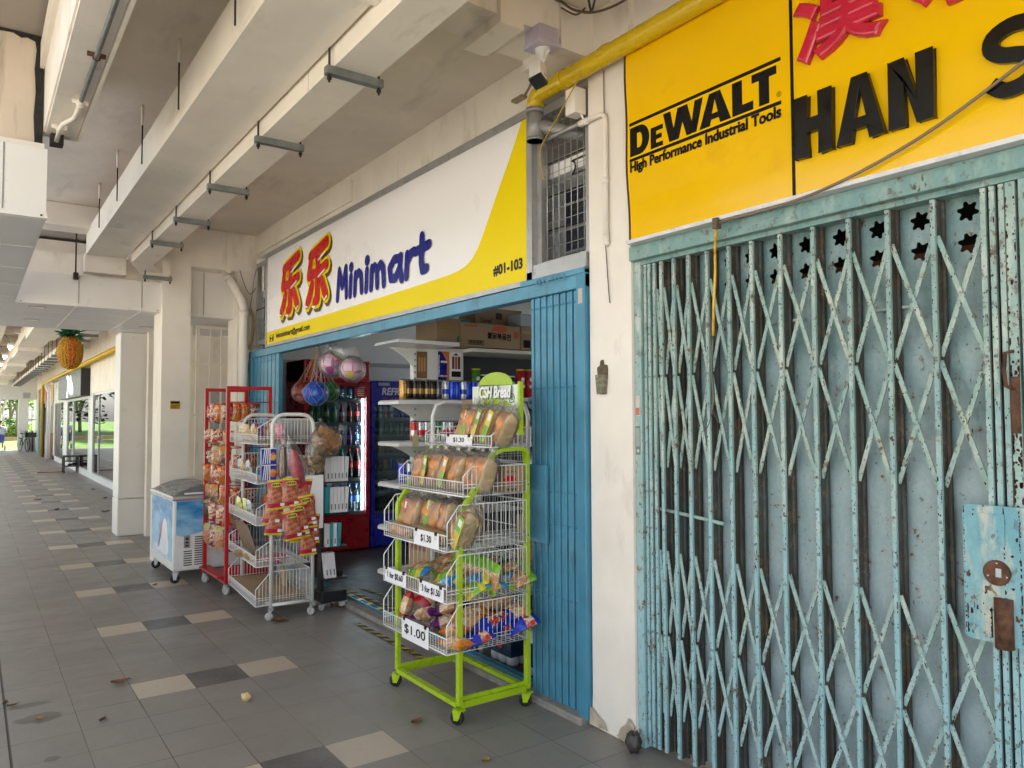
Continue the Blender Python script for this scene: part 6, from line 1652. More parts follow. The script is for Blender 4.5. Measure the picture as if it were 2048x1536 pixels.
b.build('print', [C((.62, .16, .02)), 'paper', 'blk'], t)
t = T('poster', 'white poster with three dark cans on the end panel, rightmost of three', 'poster', (3.5, 5.755, 1.9))
MB().box(3.435, 3.545, 5.754, 5.7595, 1.90, 2.17).build('sheet', 'paper', t)
b = MB()
for k in range(3): b.box(3.45 + k * .03, 3.474 + k * .03, 5.7525, 5.754, 2.02, 2.13, k % 2)
b.box(3.445, 3.54, 5.7525, 5.754, 1.95, 2.0, 2).prism([(3.46, 2.14), (3.49, 2.16), (3.52, 2.14)], Fy(5.7535), .001, 2)
b.build('print', [C((.12, .02, .015)), C((.35, .12, .05)), 'blk'], t)
# cartons on top
def carton(label, x0, x1, y0, y1, z0, z1, key='card'):
    t = T('carton', label, 'carton', ((x0 + x1) / 2, (y0 + y1) / 2, z0), 'cartons on top of the shelving')
    MB().cbox(x0, x1, y0, y1, z0, z1, .004).build('box', key, t)
    return t
M['cardk'] = mat('carton_board', (.30, .215, .13), .75, var=.08, vs=6)
c1 = carton('brown carton with a teal corner, leftmost on the shelf top', 3.22, 3.56, 5.62, 6.0, 2.205, 2.45, 'cardk')
fo = Fy(5.619, 3.22, 2.205)
b = MB().prism([(.0, .0), (.0, .1), (.001, .1), (.001, 0)], fo, .001)
b = MB().prism([(.2, 0), (.34, 0), (.34, .24), (.24, .24), (.24, .09), (.2, .09)], fo, .001, 0).text('2', lambda a, c, d: fo(a + .22, c + .02, d), 1, .001, .001, 1, .002, height=.05, width=.03)
for k in range(4): b.box(3.24, 3.34, 5.6175, 5.619, 2.30 + k * .03, 2.312 + k * .03, 2)
b.build('print', [C((.02, .16, .18)), 'paper', C((.42, .24, .04))], c1)
c2 = carton('brown noodle carton with Korean lettering and a red blot, front of the shelf top', 3.44, 4.07, 5.58, 5.98, 2.207, 2.42, 'cardk')
fo = Fy(5.578, 3.44, 2.207)
b = MB()
b.text('불닭볶음면', lambda a, c, d: fo(a + .27, c + .085 + a * -.04, d), 1, .001, .0005, 0, .0022, width=.25, height=.055)
b.prism(smooth([(.32, .165), (.34, .195), (.43, .205), (.48, .18), (.46, .145), (.40, .14), (.35, .15), (.31, .14), (.32, .165)], 3), fo, .001, 1)
b.prism([(.07, .02), (.23, .02), (.23, .06), (.07, .06)], fo, .0008, 0, holes=[[(.075, .025), (.225, .025), (.225, .055), (.075, .055)]])
for k in range(9): b.box(3.44 + .085 + k * .015, 3.44 + .092 + k * .015, 5.5765, 5.578, 2.235, 2.26, 0)
b.box(3.44 + .03, 3.44 + .16, 5.5765, 5.578, 2.385, 2.40, 1).prism([(.56, .10), (.60, .10), (.61, .16), (.555, .16)], fo, .001, 1)
b.build('print', ['blk', C((.45, .08, .03))], c2)
fl = lambda a, c, d: Vector((3.44 - d, 5.94 - a, 2.207 + c))
MB().text('불닭', lambda a, c, d: fl(a + .16, c + .05, d), 1, .001, .0005, 0, .001, width=.11, height=.04).prism(smooth([(.16, .12), (.2, .16), (.28, .15), (.27, .10), (.2, .11), (.16, .12)], 3), fl, .001, 1).build('print', ['blk', C((.45, .08, .03))], c2)
c3 = carton('plain brown carton stacked highest behind the noodle carton', 3.72, 4.25, 5.80, 6.08, 2.42, 2.60, 'cardk')
MB().text('Cereal', Fy(5.799, 3.78, 2.46), 1, .001, .0005, 0, .0016, width=.12, height=.045).box(3.95, 4.02, 5.7975, 5.799, 2.5, 2.56).text('Cereals', Fy(5.799, 4.05, 2.45), 1, .001, .0005, 0, .0016, width=.13, height=.035).build('print', C((.05, .04, .03)), c3)
c4 = carton('pale blue box perched on the cartons near the gate', 4.09, 4.3, 5.60, 5.9, 2.43, 2.54, C((.36, .42, .48)))
c5 = carton('brown carton at the right end of the shelf top, by the gate', 4.09, 4.5, 5.60, 5.98, 2.206, 2.43, 'cardk')
MB().box(4.12, 4.2, 5.598, 5.6, 2.23, 2.30).box(4.11, 4.2, 5.598, 5.6, 2.36, 2.385, 1).build('print', ['blk', C((.4, .3, .2))], c5)
# crisps tubes and packets in the right bay
def tube_can(x, y, z, h, col, capc, label):
    t = T('crisps_tube', label, 'crisps tube', (x, y, z), 'crisps tubes on the shelf')
    MB().lathe([(0, 0), (.038, 0), (.038, h), (0, h)], (0, 0, 0), 16).build('tube', mat('tube_print', col, .3, .1, var=.15, vs=20), t, True)
    MB().lathe([(.039, h), (.039, h + .014), (0, h + .014)], (0, 0, 0), 16).build('lid', C(capc), t, True)
    MB().lathe([(0, 0), (.020, 0), (.020, .001), (0, .001)], (0, -.039, h * .68), 12, axis=(0, -1, 0)).box(-.02, .02, -.041, -.039, h * .36, h * .47).build('print', 'paper', t, True)
for i, (x, h, col, cp, nm) in enumerate(((3.64, .24, (.05, .22, .02), (.5, .45, .03), 'tall green crisps tube with yellow lid, leftmost on the crisps shelf'), (3.73, .19, (.02, .02, .022), (.7, .7, .7), 'short black crisps tube half hidden beside the tall green one'), (3.83, .19, (.02, .02, .022), (.7, .7, .7), 'short black crisps tube with white lid, second of the black ones'), (3.93, .19, (.02, .02, .022), (.7, .7, .7), 'short black crisps tube with white lid, third of the black ones'), (4.02, .185, (.02, .02, .022), (.7, .7, .7), 'short black crisps tube right beside the red tubes'), (4.13, .25, (.5, .02, .03), (.6, .5, .03), 'tall red crisps tube, left of the red pair'), (4.225, .25, (.5, .02, .03), (.6, .5, .03), 'tall red crisps tube, right of the red pair'))):
    tube_can(x, 5.66, 1.7705, h, col, cp, nm)
for i, (k, x) in enumerate((('greenp', 4.34), ('amber', 4.46), ('dark', 4.6))): pack('crisps_bag', f'{cn[k]} crisps bag right of the red crisps tubes, {ORD[i]} from the left', (x, 5.68, 1.771), (R(-8), 0, R(10)), (.13, .23, .07), k, 'crisps bags on the shelf', 'crisps bag', HK)
for zi, z in enumerate((1.351, .951)):
    for i in range(7):
        k = ['dark', 'maroonp', 'candy', 'amber', 'greyp', 'dark', 'greenp'][(i + zi * 2) % 7]
        pack('crisps_bag', f'{cn[k]} packet on the {["third", "fourth"][zi]} shelf of the right bay, {ORD[i]} from the left', (3.66 + i * .13, 5.70, z), (R(-5), 0, R(rnd.uniform(-12, 12))), (.12, .20, .06), k, 'packets in the right bay', 'packet', HK)
# second white arch rack standing behind the bread rack
t = T('wire_rack', 'second white wire rack standing just inside, behind the bread rack', 'rack', (2.98, 4.6, 0))
for y in (4.30, 4.95):
    MB().tube([(2.80, y, .03), (2.80, y, 1.60), (2.83, y, 1.68), (2.90, y, 1.71), (3.1, y, 1.71), (3.17, y, 1.68), (3.2, y, 1.60), (3.2, y, .03)], .0155, 10).build('arch_frame', 'wpaint', t)
for z in (.3, .62, .95, 1.28): basket(t, 2.78, 3.2, 4.32, 4.93, z, .08, .12, .2, 2.85, rail=True, pitch=.035)
# cartons, bags and bottle packs low behind the bread rack
def low(label, x0, x1, y0, y1, z0, z1, key):
    t = T('carton', label, 'carton', ((x0 + x1) / 2, (y0 + y1) / 2, z0), 'cartons stacked behind the bread rack')
    MB().cbox(x0, x1, y0, y1, z0, z1, .005).build('box', key, t)
    MB().box(x0 + .06, x1 - .06, y0 - .0015, y0, (z0 + z1) / 2 - .03, (z0 + z1) / 2 + .03).box(x0 - .0015, x0, y0 + .05, y1 - .05, (z0 + z1) / 2 - .03, (z0 + z1) / 2 + .04).build('print', C((.22, .10, .07)), t)
low('grey brown carton standing behind the left half of the bread rack', 2.80, 3.15, 5.0, 5.36, .02, .42, 'cardd')
low('grey brown carton stacked upon the one behind the bread rack', 2.81, 3.14, 5.02, 5.35, .421, .80, 'card')
low('small brown carton low beside the folded blue gate', 2.95, 3.30, 3.75, 4.1, .52, .76, 'card')
low('reddish brown carton under the white bag beside the gate', 2.95, 3.3, 3.75, 4.1, .765, .95, 'cardk')
bagblob('carrier_bag', 'white plastic carrier bag sagging beside the folded blue gate', (3.05, 3.92, 1.10), .16, .14, .15, mat('carrier_white', (.66, .65, .63), .35, var=.1, bump=.4, bs=12), 31, 'bag')
bagblob('carrier_bag', 'grey crumpled plastic bag above the white one behind the rack', (3.2, 4.08, 1.30), .14, .12, .10, 'baghaze', 33, 'bag')
def wpack(label, x, y, z, nx, ny, dark):
    t = T('bottle_pack', label, 'bottle pack', (x, y, z), 'shrink wrapped bottle packs')
    for i in range(nx):
        for j in range(ny):
            MB().lathe([(0, 0), (.038, 0), (.042, .01), (.042, .20), (.02, .255), (.016, .28, 1), (0, .28, 1)], (x - .0 + i * .086, y + j * .086, z), 12).build('bottle', [C((.50, .54, .58), .2), C((.03, .06, .2))], t)
    w_, d_ = nx * .086, ny * .086
    MB().box(x - .047, x + w_ - .039, y - .047, y + d_ - .039, z + .06, z + .20).build('wrap_band', mat('navy_wrap' + dark, (.015, .03, .07), .2, var=.5, vs=12), t)
    MB().box(x + .05, x + .10, y - .049, y - .047, z + .10, z + .14).box(x - .049, x - .047, y + .05, y + .1, z + .10, z + .14).build('wrap_print', C((.45, .03, .03)), t)
wpack('shrink wrapped water bottles on the shop floor beside the gate, lowest pack', 2.86, 3.62, .012, 4, 3, 'a')
wpack('shrink wrapped water bottles stacked on the lower pack', 2.87, 3.63, .30, 4, 3, 'b')
wpack('shrink wrapped water bottles further inside behind the bread rack', 2.86, 4.02, .012, 4, 3, 'c')

# ---- balls hanging from the header
def ballmat(base, patches, line):
    n = NT('ball')
    v = n.t.nodes.new('ShaderNodeTexVoronoi'); v.inputs['Scale'].default_value = 13.5; v.inputs['Randomness'].default_value = .35
    v2 = n.t.nodes.new('ShaderNodeTexVoronoi'); v2.feature = 'DISTANCE_TO_EDGE'; v2.inputs['Scale'].default_value = 13.5; v2.inputs['Randomness'].default_value = .35
    n.link(n.tc.outputs['Object'], v.inputs['Vector']); n.link(n.tc.outputs['Object'], v2.inputs['Vector'])
    cr = n.t.nodes.new('ShaderNodeValToRGB'); cr.color_ramp.interpolation = 'CONSTANT'
    n.link(v.outputs['Color'], cr.inputs[0])
    el = cr.color_ramp.elements
    el[0].position = 0; el[0].color = (*base, 1)
    el[1].position = .5; el[1].color = (*patches[0], 1)
    for i, p in enumerate(patches[1:]):
        e = el.new(.5 + .5 * (i + 1) / len(patches)); e.color = (*p, 1)
    ln = n.rng(v2.outputs['Distance'], .018, .05, 1, 0)
    return n.set(n.mix(ln, cr.outputs[0], line), .3)
BALLS = [('pink patched toy football in a clear bag, left of the two hanging balls', (2.74, 6.73, 2.10), .108, ballmat((.80, .55, .64), [(.70, .52, .58), (.62, .55, .02), (.35, .03, .30), (.06, .30, .16)], (.62, .10, .28)), True),
         ('pink patched toy football in a clear bag, right of the two hanging balls', (2.74, 6.28, 2.03), .10, ballmat((.78, .5, .62), [(.66, .5, .58), (.62, .55, .02), (.33, .03, .30)], (.58, .08, .30)), True),
         ('maroon and white football in a string net under the header', (2.74, 7.50, 1.855), .112, ballmat((.16, .012, .02), [(.17, .015, .022), (.36, .14, .14), (.60, .56, .54)], (.05, .004, .006)), False),
         ('bright blue football in a string net under the header', (2.66, 6.94, 1.825), .118, ballmat((.012, .06, .42), [(.015, .08, .46), (.02, .12, .5)], (.008, .03, .2)), False),
         ('dark green football behind the blue one under the header', (2.95, 7.32, 1.86), .10, ballmat((.012, .12, .02), [(.014, .14, .025), (.02, .16, .03)], (.006, .06, .01)), False)]
HOOK = [(2.70, 6.98), (2.70, 6.68)]
for lb, c, r, m, bagged in BALLS:
    t = T('football', lb, 'ball', c)
    MB().ball((0, 0, 0), r, 28).build('ball', m, t, True)
    hk = HOOK[1] if bagged else HOOK[0]
    top_ = Vector((hk[0] - c[0], hk[1] - c[1], 2.262 - c[2]))
    if bagged:
        b = MB().ball((0, 0, -.01), r * 1.22, 22, fn=lambda d: 1 + .06 * math.sin(7 * d.x + 3) * math.sin(8 * d.z + 4 * d.y))
        b.tube([(0, 0, r * 1.1), top_ * .75, top_], [r * .8, .03, .012], 10)
        b.build('clear_bag', 'bag', t, True)
    else:
        b = MB()
        rr = r * 1.02
        for k in range(6):
            a = 2 * PI * k / 6
            b.tube([top_] + [(rr * math.sin(th) * math.cos(a + .25 * math.sin(3 * th)), rr * math.sin(th) * math.sin(a + .25 * math.sin(3 * th)), rr * math.cos(th)) for th in [.5 + (PI - .5) * i / 10 for i in range(11)]], .0017, 4)
            b.tube([(rr * math.sin(th) * math.cos(a + .5 + .25 * math.sin(3 * th + PI)), rr * math.sin(th) * math.sin(a + .5 + .25 * math.sin(3 * th + PI)), rr * math.cos(th)) for th in [.5 + (PI - .5) * i / 10 for i in range(11)]], .0017, 4)
        for k in range(7): b.tube([top_ + Vector((.006 * (k - 3), 0, 0)), top_ * .5 + Vector((.012 * (k - 3), .02 * math.sin(k), 0)), Vector((rr * .5 * math.cos(k), rr * .5 * math.sin(k), rr * .86))], .0015, 4)
        b.build('string_net', C((.42, .20, .08)) if 'blue' not in lb else C((.45, .40, .36)), t, True)
for i, (x, y) in enumerate(HOOK):
    t = T('hook', f'pair of wire hooks under the blue header, {["left", "right"][i]} pair above the balls', 'hook', (x, y, 2.25), 'hooks under the header')
    for d in (0, .02): MB().tube([(x, y + d, 2.30), (x, y + d, 2.262), (x - .008, y + d, 2.25), (x - .02, y + d, 2.252), (x - .025, y + d, 2.265)], .0022, 5).build('hook_wire', 'chrome', t)

# ================================================================== BAY WITH GRILLE, DOWNPIPE
t = T('grille_door', 'cream barred grille door in the recess behind the red rack', 'grille', (2.5, 9.9, 0))
b = MB().box(2.25, 2.29, 9.88, 9.92, 0, 2.74).box(2.29, 3.0, 9.88, 9.92, 2.70, 2.74)
b.build('frame', 'cream', t)
for k in range(5): MB().box(2.41 + k * .135, 2.428 + k * .135, 9.89, 9.91, 0, 2.70).build('bar', 'cream', t)
for z in (.02, .85, 1.62, 2.25): MB().box(2.2, 3.0, 9.875, 9.893, z, z + .03).build('rail', 'cream', t)
t = T('side_wall', 'plain cream wall seen through the grille, with a grey door panel', 'wall', (2.6, 11, 0))
MB().box(1.95, 4.2, 11.25, 11.4, 0, 2.77).box(4.0, 4.2, 9.4, 11.25, 0, 2.77).build('wall', 'cream', t)
MB().box(2.72, 3.2, 11.22, 11.25, .0, 2.0).build('door_panel', 'steelw', t)
tag(MB().box(2.12, 2.22, 9.95, 10.05, 0, 2.75).build('jamb', 'cream'), 'narrow cream jamb left of the grille door', 'jamb')
t = T('downpipe', 'cream downpipe with an angled elbow at the far end of the minimart', 'pipe', (2.55, 8.94, 0))
MB().tube([(2.40, 8.99, 3.20), (2.44, 8.96, 3.12), (2.53, 8.93, 2.95), (2.55, 8.93, 2.88), (2.55, 8.93, 0)], .052, 14).tube([(2.55, 8.93, 2.84), (2.55, 8.93, 2.76)], .058, 14).tube([(2.55, 8.93, 1.55), (2.55, 8.93, 1.49)], .058, 14).build('pipe', 'cream', t)
MB().tube([(2.40, 8.99, 3.20), (2.395, 8.995, 3.215)], .062, 14).build('socket', 'cream', t)
t = T('cable_coil', 'coil of tan cable hanging on the corner pillar beside the sign', 'cable', (2.62, 8.97, 2.7))
b = MB()
for k in range(6): b.tube([(2.625 + (.028 + .004 * k) * math.cos(a) * (1 + .3 * math.sin(a)), 8.965 - .004 * k, 2.62 + (.20 + .01 * k) * math.sin(a)) for a in [2 * PI * i / 14 for i in range(14)]], .0035, 5, closed=True)
b.build('coil', C((.30, .22, .12)), t)
MB().tube(smooth([(2.625, 8.96, 2.83), (2.65, 8.95, 3.05), (2.66, 8.9, 3.25), (2.66, 8.8, 3.32)], 4), .004, 5).build('loose_run', C((.12, .09, .06)), t)
MB().tube(smooth([(2.5, 8.93, 3.3), (2.55, 8.9, 3.12), (2.62, 8.92, 3.03), (2.66, 8.85, 3.10)], 4), .005, 5).build('loose_run', C((.12, .09, .06)), t)
MB().tube(smooth([(2.66, 8.6, 2.42), (2.64, 8.88, 2.40), (2.63, 8.99, 2.2), (2.62, 9.0, 1.8)], 4), .004, 5).build('loose_run', C((.12, .09, .06)), t)
tag(MB().tube([(2.70, 8.95, 2.85), (2.70, 8.4, 2.86)], .006, 5).build('stay_wire', 'dark'), 'thin dark stay wire across the narrow barred window', 'wire')

# ================================================================== FAR WALKWAY
XF = 2.61
t = T('shopfront', 'white walled glass shopfront in the far walkway beyond the clad pillar', 'shopfront', (XF, 18, 0))
MB().box(XF, XF + .15, 11.6, 23.3, 2.25, 3.74).build('wall', 'cream', t)
MB().box(XF - .01, XF + .15, 11.6, 30.9, 0, .16).build('plinth', 'wpaint', t)
b = MB().box(XF, XF + .1, 22.7, 23.3, .16, 2.25).box(XF, XF + .1, 11.6, 12.0, .16, 2.25).box(XF + .02, XF + .06, 17.0, 17.1, .16, 2.25).box(XF + .02, XF + .06, 12, 22.7, 2.19, 2.25)
b.build('frame', 'wpaint', t)
MB().box(XF + .03, XF + .036, 12.0, 22.7, .17, 2.19).build('pane', 'sglass', t)
MB().box(XF + .01, XF + .03, 21.6, 21.66, .16, 2.2).build('door_stile', 'steelw', t)
MB().box(XF - .03, XF + .02, 21.45, 21.5, .95, 1.15).build('door_handle', 'chrome', t)
MB().box(XF + .8, XF + .9, 11.8, 22.6, .16, 2.2).build('curtain', C((.50, .47, .42), .8), t)
t = T('shop_sign', 'dark grey lightbox sign with white glowing script in the far walkway', 'sign', (XF - .2, 26, 2.2))
MB().box(XF - .22, XF + .1, 23.4, 29.8, 2.2, 2.95).build('box', C((.05, .05, .055), .35), t)
MB().box(XF - .2, XF + .08, 23.385, 23.4, 2.2, 2.95).build('end_face', 'black', t)
b = MB().strokes([[(26.9, 2.26), (26.75, 2.4), (26.7, 2.6), (26.72, 2.8), (26.9, 2.84)], [(26.3, 2.45), (26.1, 2.55), (26.0, 2.8), (25.9, 2.5), (25.6, 2.55), (25.4, 2.44)], [(26.4, 2.56), (25.7, 2.62)], [(25.9, 2.34), (25.4, 2.36)]], yz(XF - .222), .055, .001)
b.build('lettering', 'led2', t)
t = T('shopfront', 'glass shopfront under the dark grey lightbox sign', 'shopfront', (XF, 26.5, 0))
b = MB().box(XF, XF + .1, 23.4, 23.6, .16, 2.2).box(XF, XF + .1, 29.2, 30.2, .16, 2.4).box(XF + .0, XF + .06, 27.4, 27.55, .16, 2.2).box(XF, XF + .06, 23.6, 29.2, 2.13, 2.2)
b.build('frame', 'wpaint', t)
MB().box(XF + .03, XF + .036, 23.6, 29.2, .17, 2.13).build('pane', 'sglass', t)
MB().box(XF + .7, XF + 1.3, 24.6, 27.2, .1, 1.15).build('counter', 'black', t)
MB().box(XF + 2.0, XF + 2.1, 23.4, 30, .1, 2.3).build('back_wall', C((.25, .24, .23)), t)
t = T('shopfront', 'small glass shopfront under a greenish white sign in the far walkway', 'shopfront', (XF, 32, 0))
MB().box(XF, XF + .1, 30.2, 34.4, 2.15, 3.0).build('sign_panel', C((.55, .58, .52)), t)
b = MB().strokes([[(33.6, 2.7), (33.2, 2.85), (32.9, 2.68)], [(32.6, 2.68), (32.3, 2.85), (32.0, 2.7)], [(31.6, 2.84), (31.2, 2.7)]], yz(XF - .001), .04, .001)
b.build('lettering', C((.25, .28, .24)), t)
b = MB().box(XF, XF + .1, 30.2, 30.5, .16, 2.15).box(XF, XF + .1, 33.8, 34.4, 0, 2.15).box(XF, XF + .1, 30.2, 34.4, 0, .16)
b.build('frame', 'wpaint', t)
MB().box(XF + .03, XF + .036, 30.5, 33.8, .17, 2.15).build('pane', 'sglass', t)
MB().box(XF + 1.5, XF + 1.6, 30, 34.4, 0, 2.3).build('back_wall', C((.3, .29, .26)), t)
t = T('shopfront', 'orange and red shopfront with a dark doorway at the far end', 'shopfront', (XF, 39, 0))
MB().box(XF, XF + .1, 34.8, 37.5, 2.1, 3.0).build('sign_panel', C((.50, .25, .07)), t)
MB().box(XF - .03, XF + .1, 37.7, 41.5, 2.3, 2.95).build('sign_panel', C((.40, .05, .06)), t)
MB().box(XF - .01, XF + .1, 37.7, 41.5, 2.05, 2.29).build('sign_panel', C((.10, .11, .14)), t)
MB().box(XF + .02, XF + .1, 34.8, 37.4, 0, 2.1).build('wooden_door', C((.12, .045, .02)), t)
MB().box(XF - .15, XF + .02, 34.9, 35.9, .1, 1.0).build('leaning_board', C((.5, .3, .15)), t)
MB().box(XF + .5, XF + .6, 37.4, 41.6, 0, 2.3).build('dark_doorway', 'black', t)
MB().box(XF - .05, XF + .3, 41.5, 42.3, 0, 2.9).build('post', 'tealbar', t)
MB().box(XF, XF + .15, 23.3, 46, 2.96, 3.74).box(XF + .01, XF + .14, 42.3, 46, 0, 2.96).build('wall', 'cream', t)
t = T('drain_pipe', 'long yellow pipe high along the far shopfronts with a yellow drop', 'pipe', (2.42, 25, 3))
MB().tube([(2.42, 12, 3.03), (2.42, 36.9, 3.03), (2.42, 37.1, 2.95), (2.42, 37.1, .0)], .06, 10).build('pipe', 'ypipe', t)
MB().tube([(2.44, 36.6, 0), (2.44, 36.6, 2.2)], .035, 8).build('wall_pipe', 'rust', t)
t = T('downpipe', 'white downpipe with a swan neck between far shopfronts', 'pipe', (2.45, 34.6, 0))
MB().tube([(2.6, 34.6, 2.98), (2.42, 34.6, 2.96), (2.36, 34.6, 2.85), (2.42, 34.6, 2.7), (2.46, 34.6, 2.6), (2.46, 34.6, 0)], .07, 10).build('pipe', 'wpaint', t)
t = T('end_wall', 'white end wall with an opening to the greenery at the far end', 'wall', (1, 44, 0))
b = MB().box(.0, 2.61, 44.0, 44.3, 2.5, 3.74).box(1.87, 2.28, 43.8, 44.3, 0, 2.5)
b.build('wall', 'wpaint', t)
MB().box(2.28, 2.6, 44.1, 44.15, 0, .9).box(2.28, 2.6, 44.1, 44.14, 1.5, 1.55).box(2.43, 2.45, 44.1, 44.14, .9, 2.5).build('window_bars', 'steelw', t)
tag(MB().box(2.0, 2.3, 42.9, 43.05, 2.55, 2.82).build('exit_box', 'steelw'), 'small dark framed box sign hanging at the far end of the walkway', 'box')
# paper pineapple
t = T('pineapple_lantern', 'orange and yellow honeycomb paper pineapple hanging from the ceiling', 'paper lantern', (1.275, 14, 2.35))
def honey(c1, c2, nm):
    n = NT(nm)
    w_ = n.t.nodes.new('ShaderNodeTexVoronoi'); w_.inputs['Scale'].default_value = 38
    n.link(n.tc.outputs['Object'], w_.inputs['Vector'])
    n.bump(w_.outputs['Distance'], .9, .05)
    c = n.mix(n.rng(w_.outputs['Distance'], .1, .6), c1, c2)
    return n.set(c, .8)
b = MB(); n_ = 40
base = 0
for i in range(17):
    th = PI * i / 16
    for j in range(n_):
        a = 2 * PI * j / n_
        r_ = (math.sin(th) ** .8) * (1 + .06 * (j % 2)) * (1 + .015 * (i % 2))
        b.v.append((.175 * r_ * math.cos(a), .175 * r_ * math.sin(a), .30 - .27 * math.cos(th)))
for i in range(16):
    for j in range(n_):
        b.f.append((i * n_ + j, i * n_ + (j + 1) % n_, (i + 1) * n_ + (j + 1) % n_, (i + 1) * n_ + j)); b.mi.append(1 if 27 < j < 33 else 0); b.sm.append(False)
b.build('fruit', [honey((.48, .23, .01), (.55, .27, .012), 'paper_yellow'), honey((.55, .15, .01), (.58, .17, .015), 'paper_orange')], t, True)
b = MB(); r_ = random.Random(3)
for k in range(90):
    a = r_.uniform(0, 2 * PI); el = r_.uniform(-.25, 1.2); L = r_.uniform(.15, .26)
    d = Vector((math.cos(a) * math.cos(el), math.sin(a) * math.cos(el), math.sin(el)))
    s_ = d.cross(Vector((0, 0, 1))).normalized() * .035
    o_ = Vector((0, 0, .57)) + d * .03
    b.add([o_ - s_ * .6, o_ + s_ * .6, o_ + d * L * .6 + s_, o_ + d * L + Vector((0, 0, -.03)), o_ + d * L * .6 - s_], [(0, 1, 2, 3, 4)])
b.tube([(0, 0, .6), (0, 0, 1.35)], .004, 4)
b.build('crown', mat('paper_green', (.015, .13, .05), .8, var=.4, vs=12), t, True)
# stool with clutter and plank
t = T('stool', 'dark wooden stool with shelves standing against the far glass shopfront', 'stool', (2.42, 25.7, 0))
M['dwood'] = mat('dark_wood', (.06, .045, .035), .6, var=.3, vs=12)
b = MB().box(2.2, 2.62, 25.5, 26.0, .46, .50)
b.build('seat', 'dwood', t)
for x, y in ((2.23, 25.53), (2.59, 25.53), (2.23, 25.97), (2.59, 25.97)): MB().box(x - .02, x + .02, y - .02, y + .02, 0, .46).build('leg', 'dwood', t)
MB().box(2.22, 2.6, 25.52, 25.98, .18, .20).box(2.22, 2.6, 25.52, 25.98, .33, .345).build('shelf', 'dwood', t)
tag(MB().ball((2.52, 25.7, .25), .07, 12, k=(1.4, .8, .6)).ball((2.38, 25.6, .24), .05, 10, k=(1.2, .8, .8)).build('shoes', 'black'), 'dark shoes stowed on the shelf of the wooden stool', 'shoes')
tag(MB().box(1.6, 2.3, 26.0, 26.15, .0, .03).build('plank', C((.30, .14, .06))), 'reddish brown plank lying on the tiles by the wooden stool', 'plank')
# bicycles
M['bike'] = mat('bike_paint', (.03, .032, .035), .4, .2)
def bicycle(label, loc, rz, basket_=True):
    t = T('bicycle', label, 'bicycle', loc, None, (0, 0, rz))
    for x in (-.5, .52):
        wl_ = MB().tube([(x + .32 * math.cos(a), 0, .33 + .32 * math.sin(a)) for a in [2 * PI * k / 24 for k in range(24)]], .018, 6, closed=True)
        for k in range(12): a = PI * k / 6; wl_.tube([(x, 0, .33), (x + .31 * math.cos(a), 0, .33 + .31 * math.sin(a))], .0025, 3)
        wl_.build('wheel', 'rubber', t, True)
    MB().tube([(-.5, 0, .33), (-.12, 0, .30), (.34, 0, .72), (-.2, 0, .68), (-.5, 0, .33)], .016, 6).tube([(-.12, 0, .3), (-.24, 0, .84)], .015, 6).tube([(.52, 0, .33), (.36, 0, .75), (.33, 0, .95)], .015, 6).build('frame', 'bike', t, True)
    MB().tube([(.30, -.28, 1.0), (.36, -.12, .98), (.33, 0, .95), (.36, .12, .98), (.30, .28, 1.0)], .012, 6).build('handlebar', 'bike', t, True)
    MB().cbox(-.36, -.12, -.07, .07, .84, .90, .02).build('saddle', 'black', t, True)
    if basket_: MB().box(.42, .70, -.17, .17, .70, .72).box(.42, .44, -.17, .17, .72, .93).box(.68, .70, -.17, .17, .72, .93).box(.44, .68, -.17, -.15, .72, .93).box(.44, .68, .15, .17, .72, .93).build('basket', 'black', t, True)
bicycle('dark bicycle with a front basket parked at the far pillar, left of two', (2.08, 43.2, 0), R(-75))
bicycle('dark bicycle with a basket parked by the far wall, right of two', (2.42, 42.8, 0), R(-95))
# person seated on a mobility bike at the far exit
t = T('person', 'person in a pale blue shirt seated on a small scooter at the far exit', 'person', (1.2, 46.0, 0))
def skinned(name, verts, edges, mat_, parent, lv=2):
    me = bpy.data.meshes.new(name)
    me.from_pydata([v[:3] for v in verts], edges, [])
    me.materials.append(M[mat_] if isinstance(mat_, str) else mat_)
    o = bpy.data.objects.new(name, me); COL.objects.link(o); o.parent = parent
    sk = o.modifiers.new('skin', 'SKIN')
    for i, v in enumerate(verts): me.skin_vertices[0].data[i].radius = (v[3], v[4] if len(v) > 4 else v[3])
    me.skin_vertices[0].data[0].use_root = True
    s2 = o.modifiers.new('sub', 'SUBSURF'); s2.levels = lv; s2.render_levels = lv
    for p in me.polygons: p.use_smooth = True
    return o
SK = mat('skin', (.32, .18, .11), .5)
vs = [(0, 0, .62, .15, .13), (0, -.02, .85, .13, .11), (0, -.01, 1.10, .16, .11), (0, 0, 1.22, .06, .06), (0, .02, 1.30, .055), (0, .03, 1.40, .085, .10), (0, .03, 1.50, .06),
      (-.20, 0, 1.12, .06), (-.27, .10, .90, .045), (-.22, .34, .86, .035), (-.2, .40, .87, .03), (.20, 0, 1.12, .06), (.27, .10, .90, .045), (.22, .34, .86, .035), (.2, .40, .87, .03),
      (-.11, .05, .60, .09), (-.13, .42, .60, .07), (-.14, .44, .16, .045), (-.14, .54, .10, .04), (.11, .05, .60, .09), (.13, .42, .60, .07), (.14, .44, .16, .045), (.14, .54, .10, .04)]
ed = [(0, 1), (1, 2), (2, 3), (3, 4), (4, 5), (5, 6), (2, 7), (7, 8), (8, 9), (9, 10), (2, 11), (11, 12), (12, 13), (13, 14), (0, 15), (15, 16), (16, 17), (17, 18), (0, 19), (19, 20), (20, 21), (21, 22)]
skinned('body', vs, ed, SK, t)
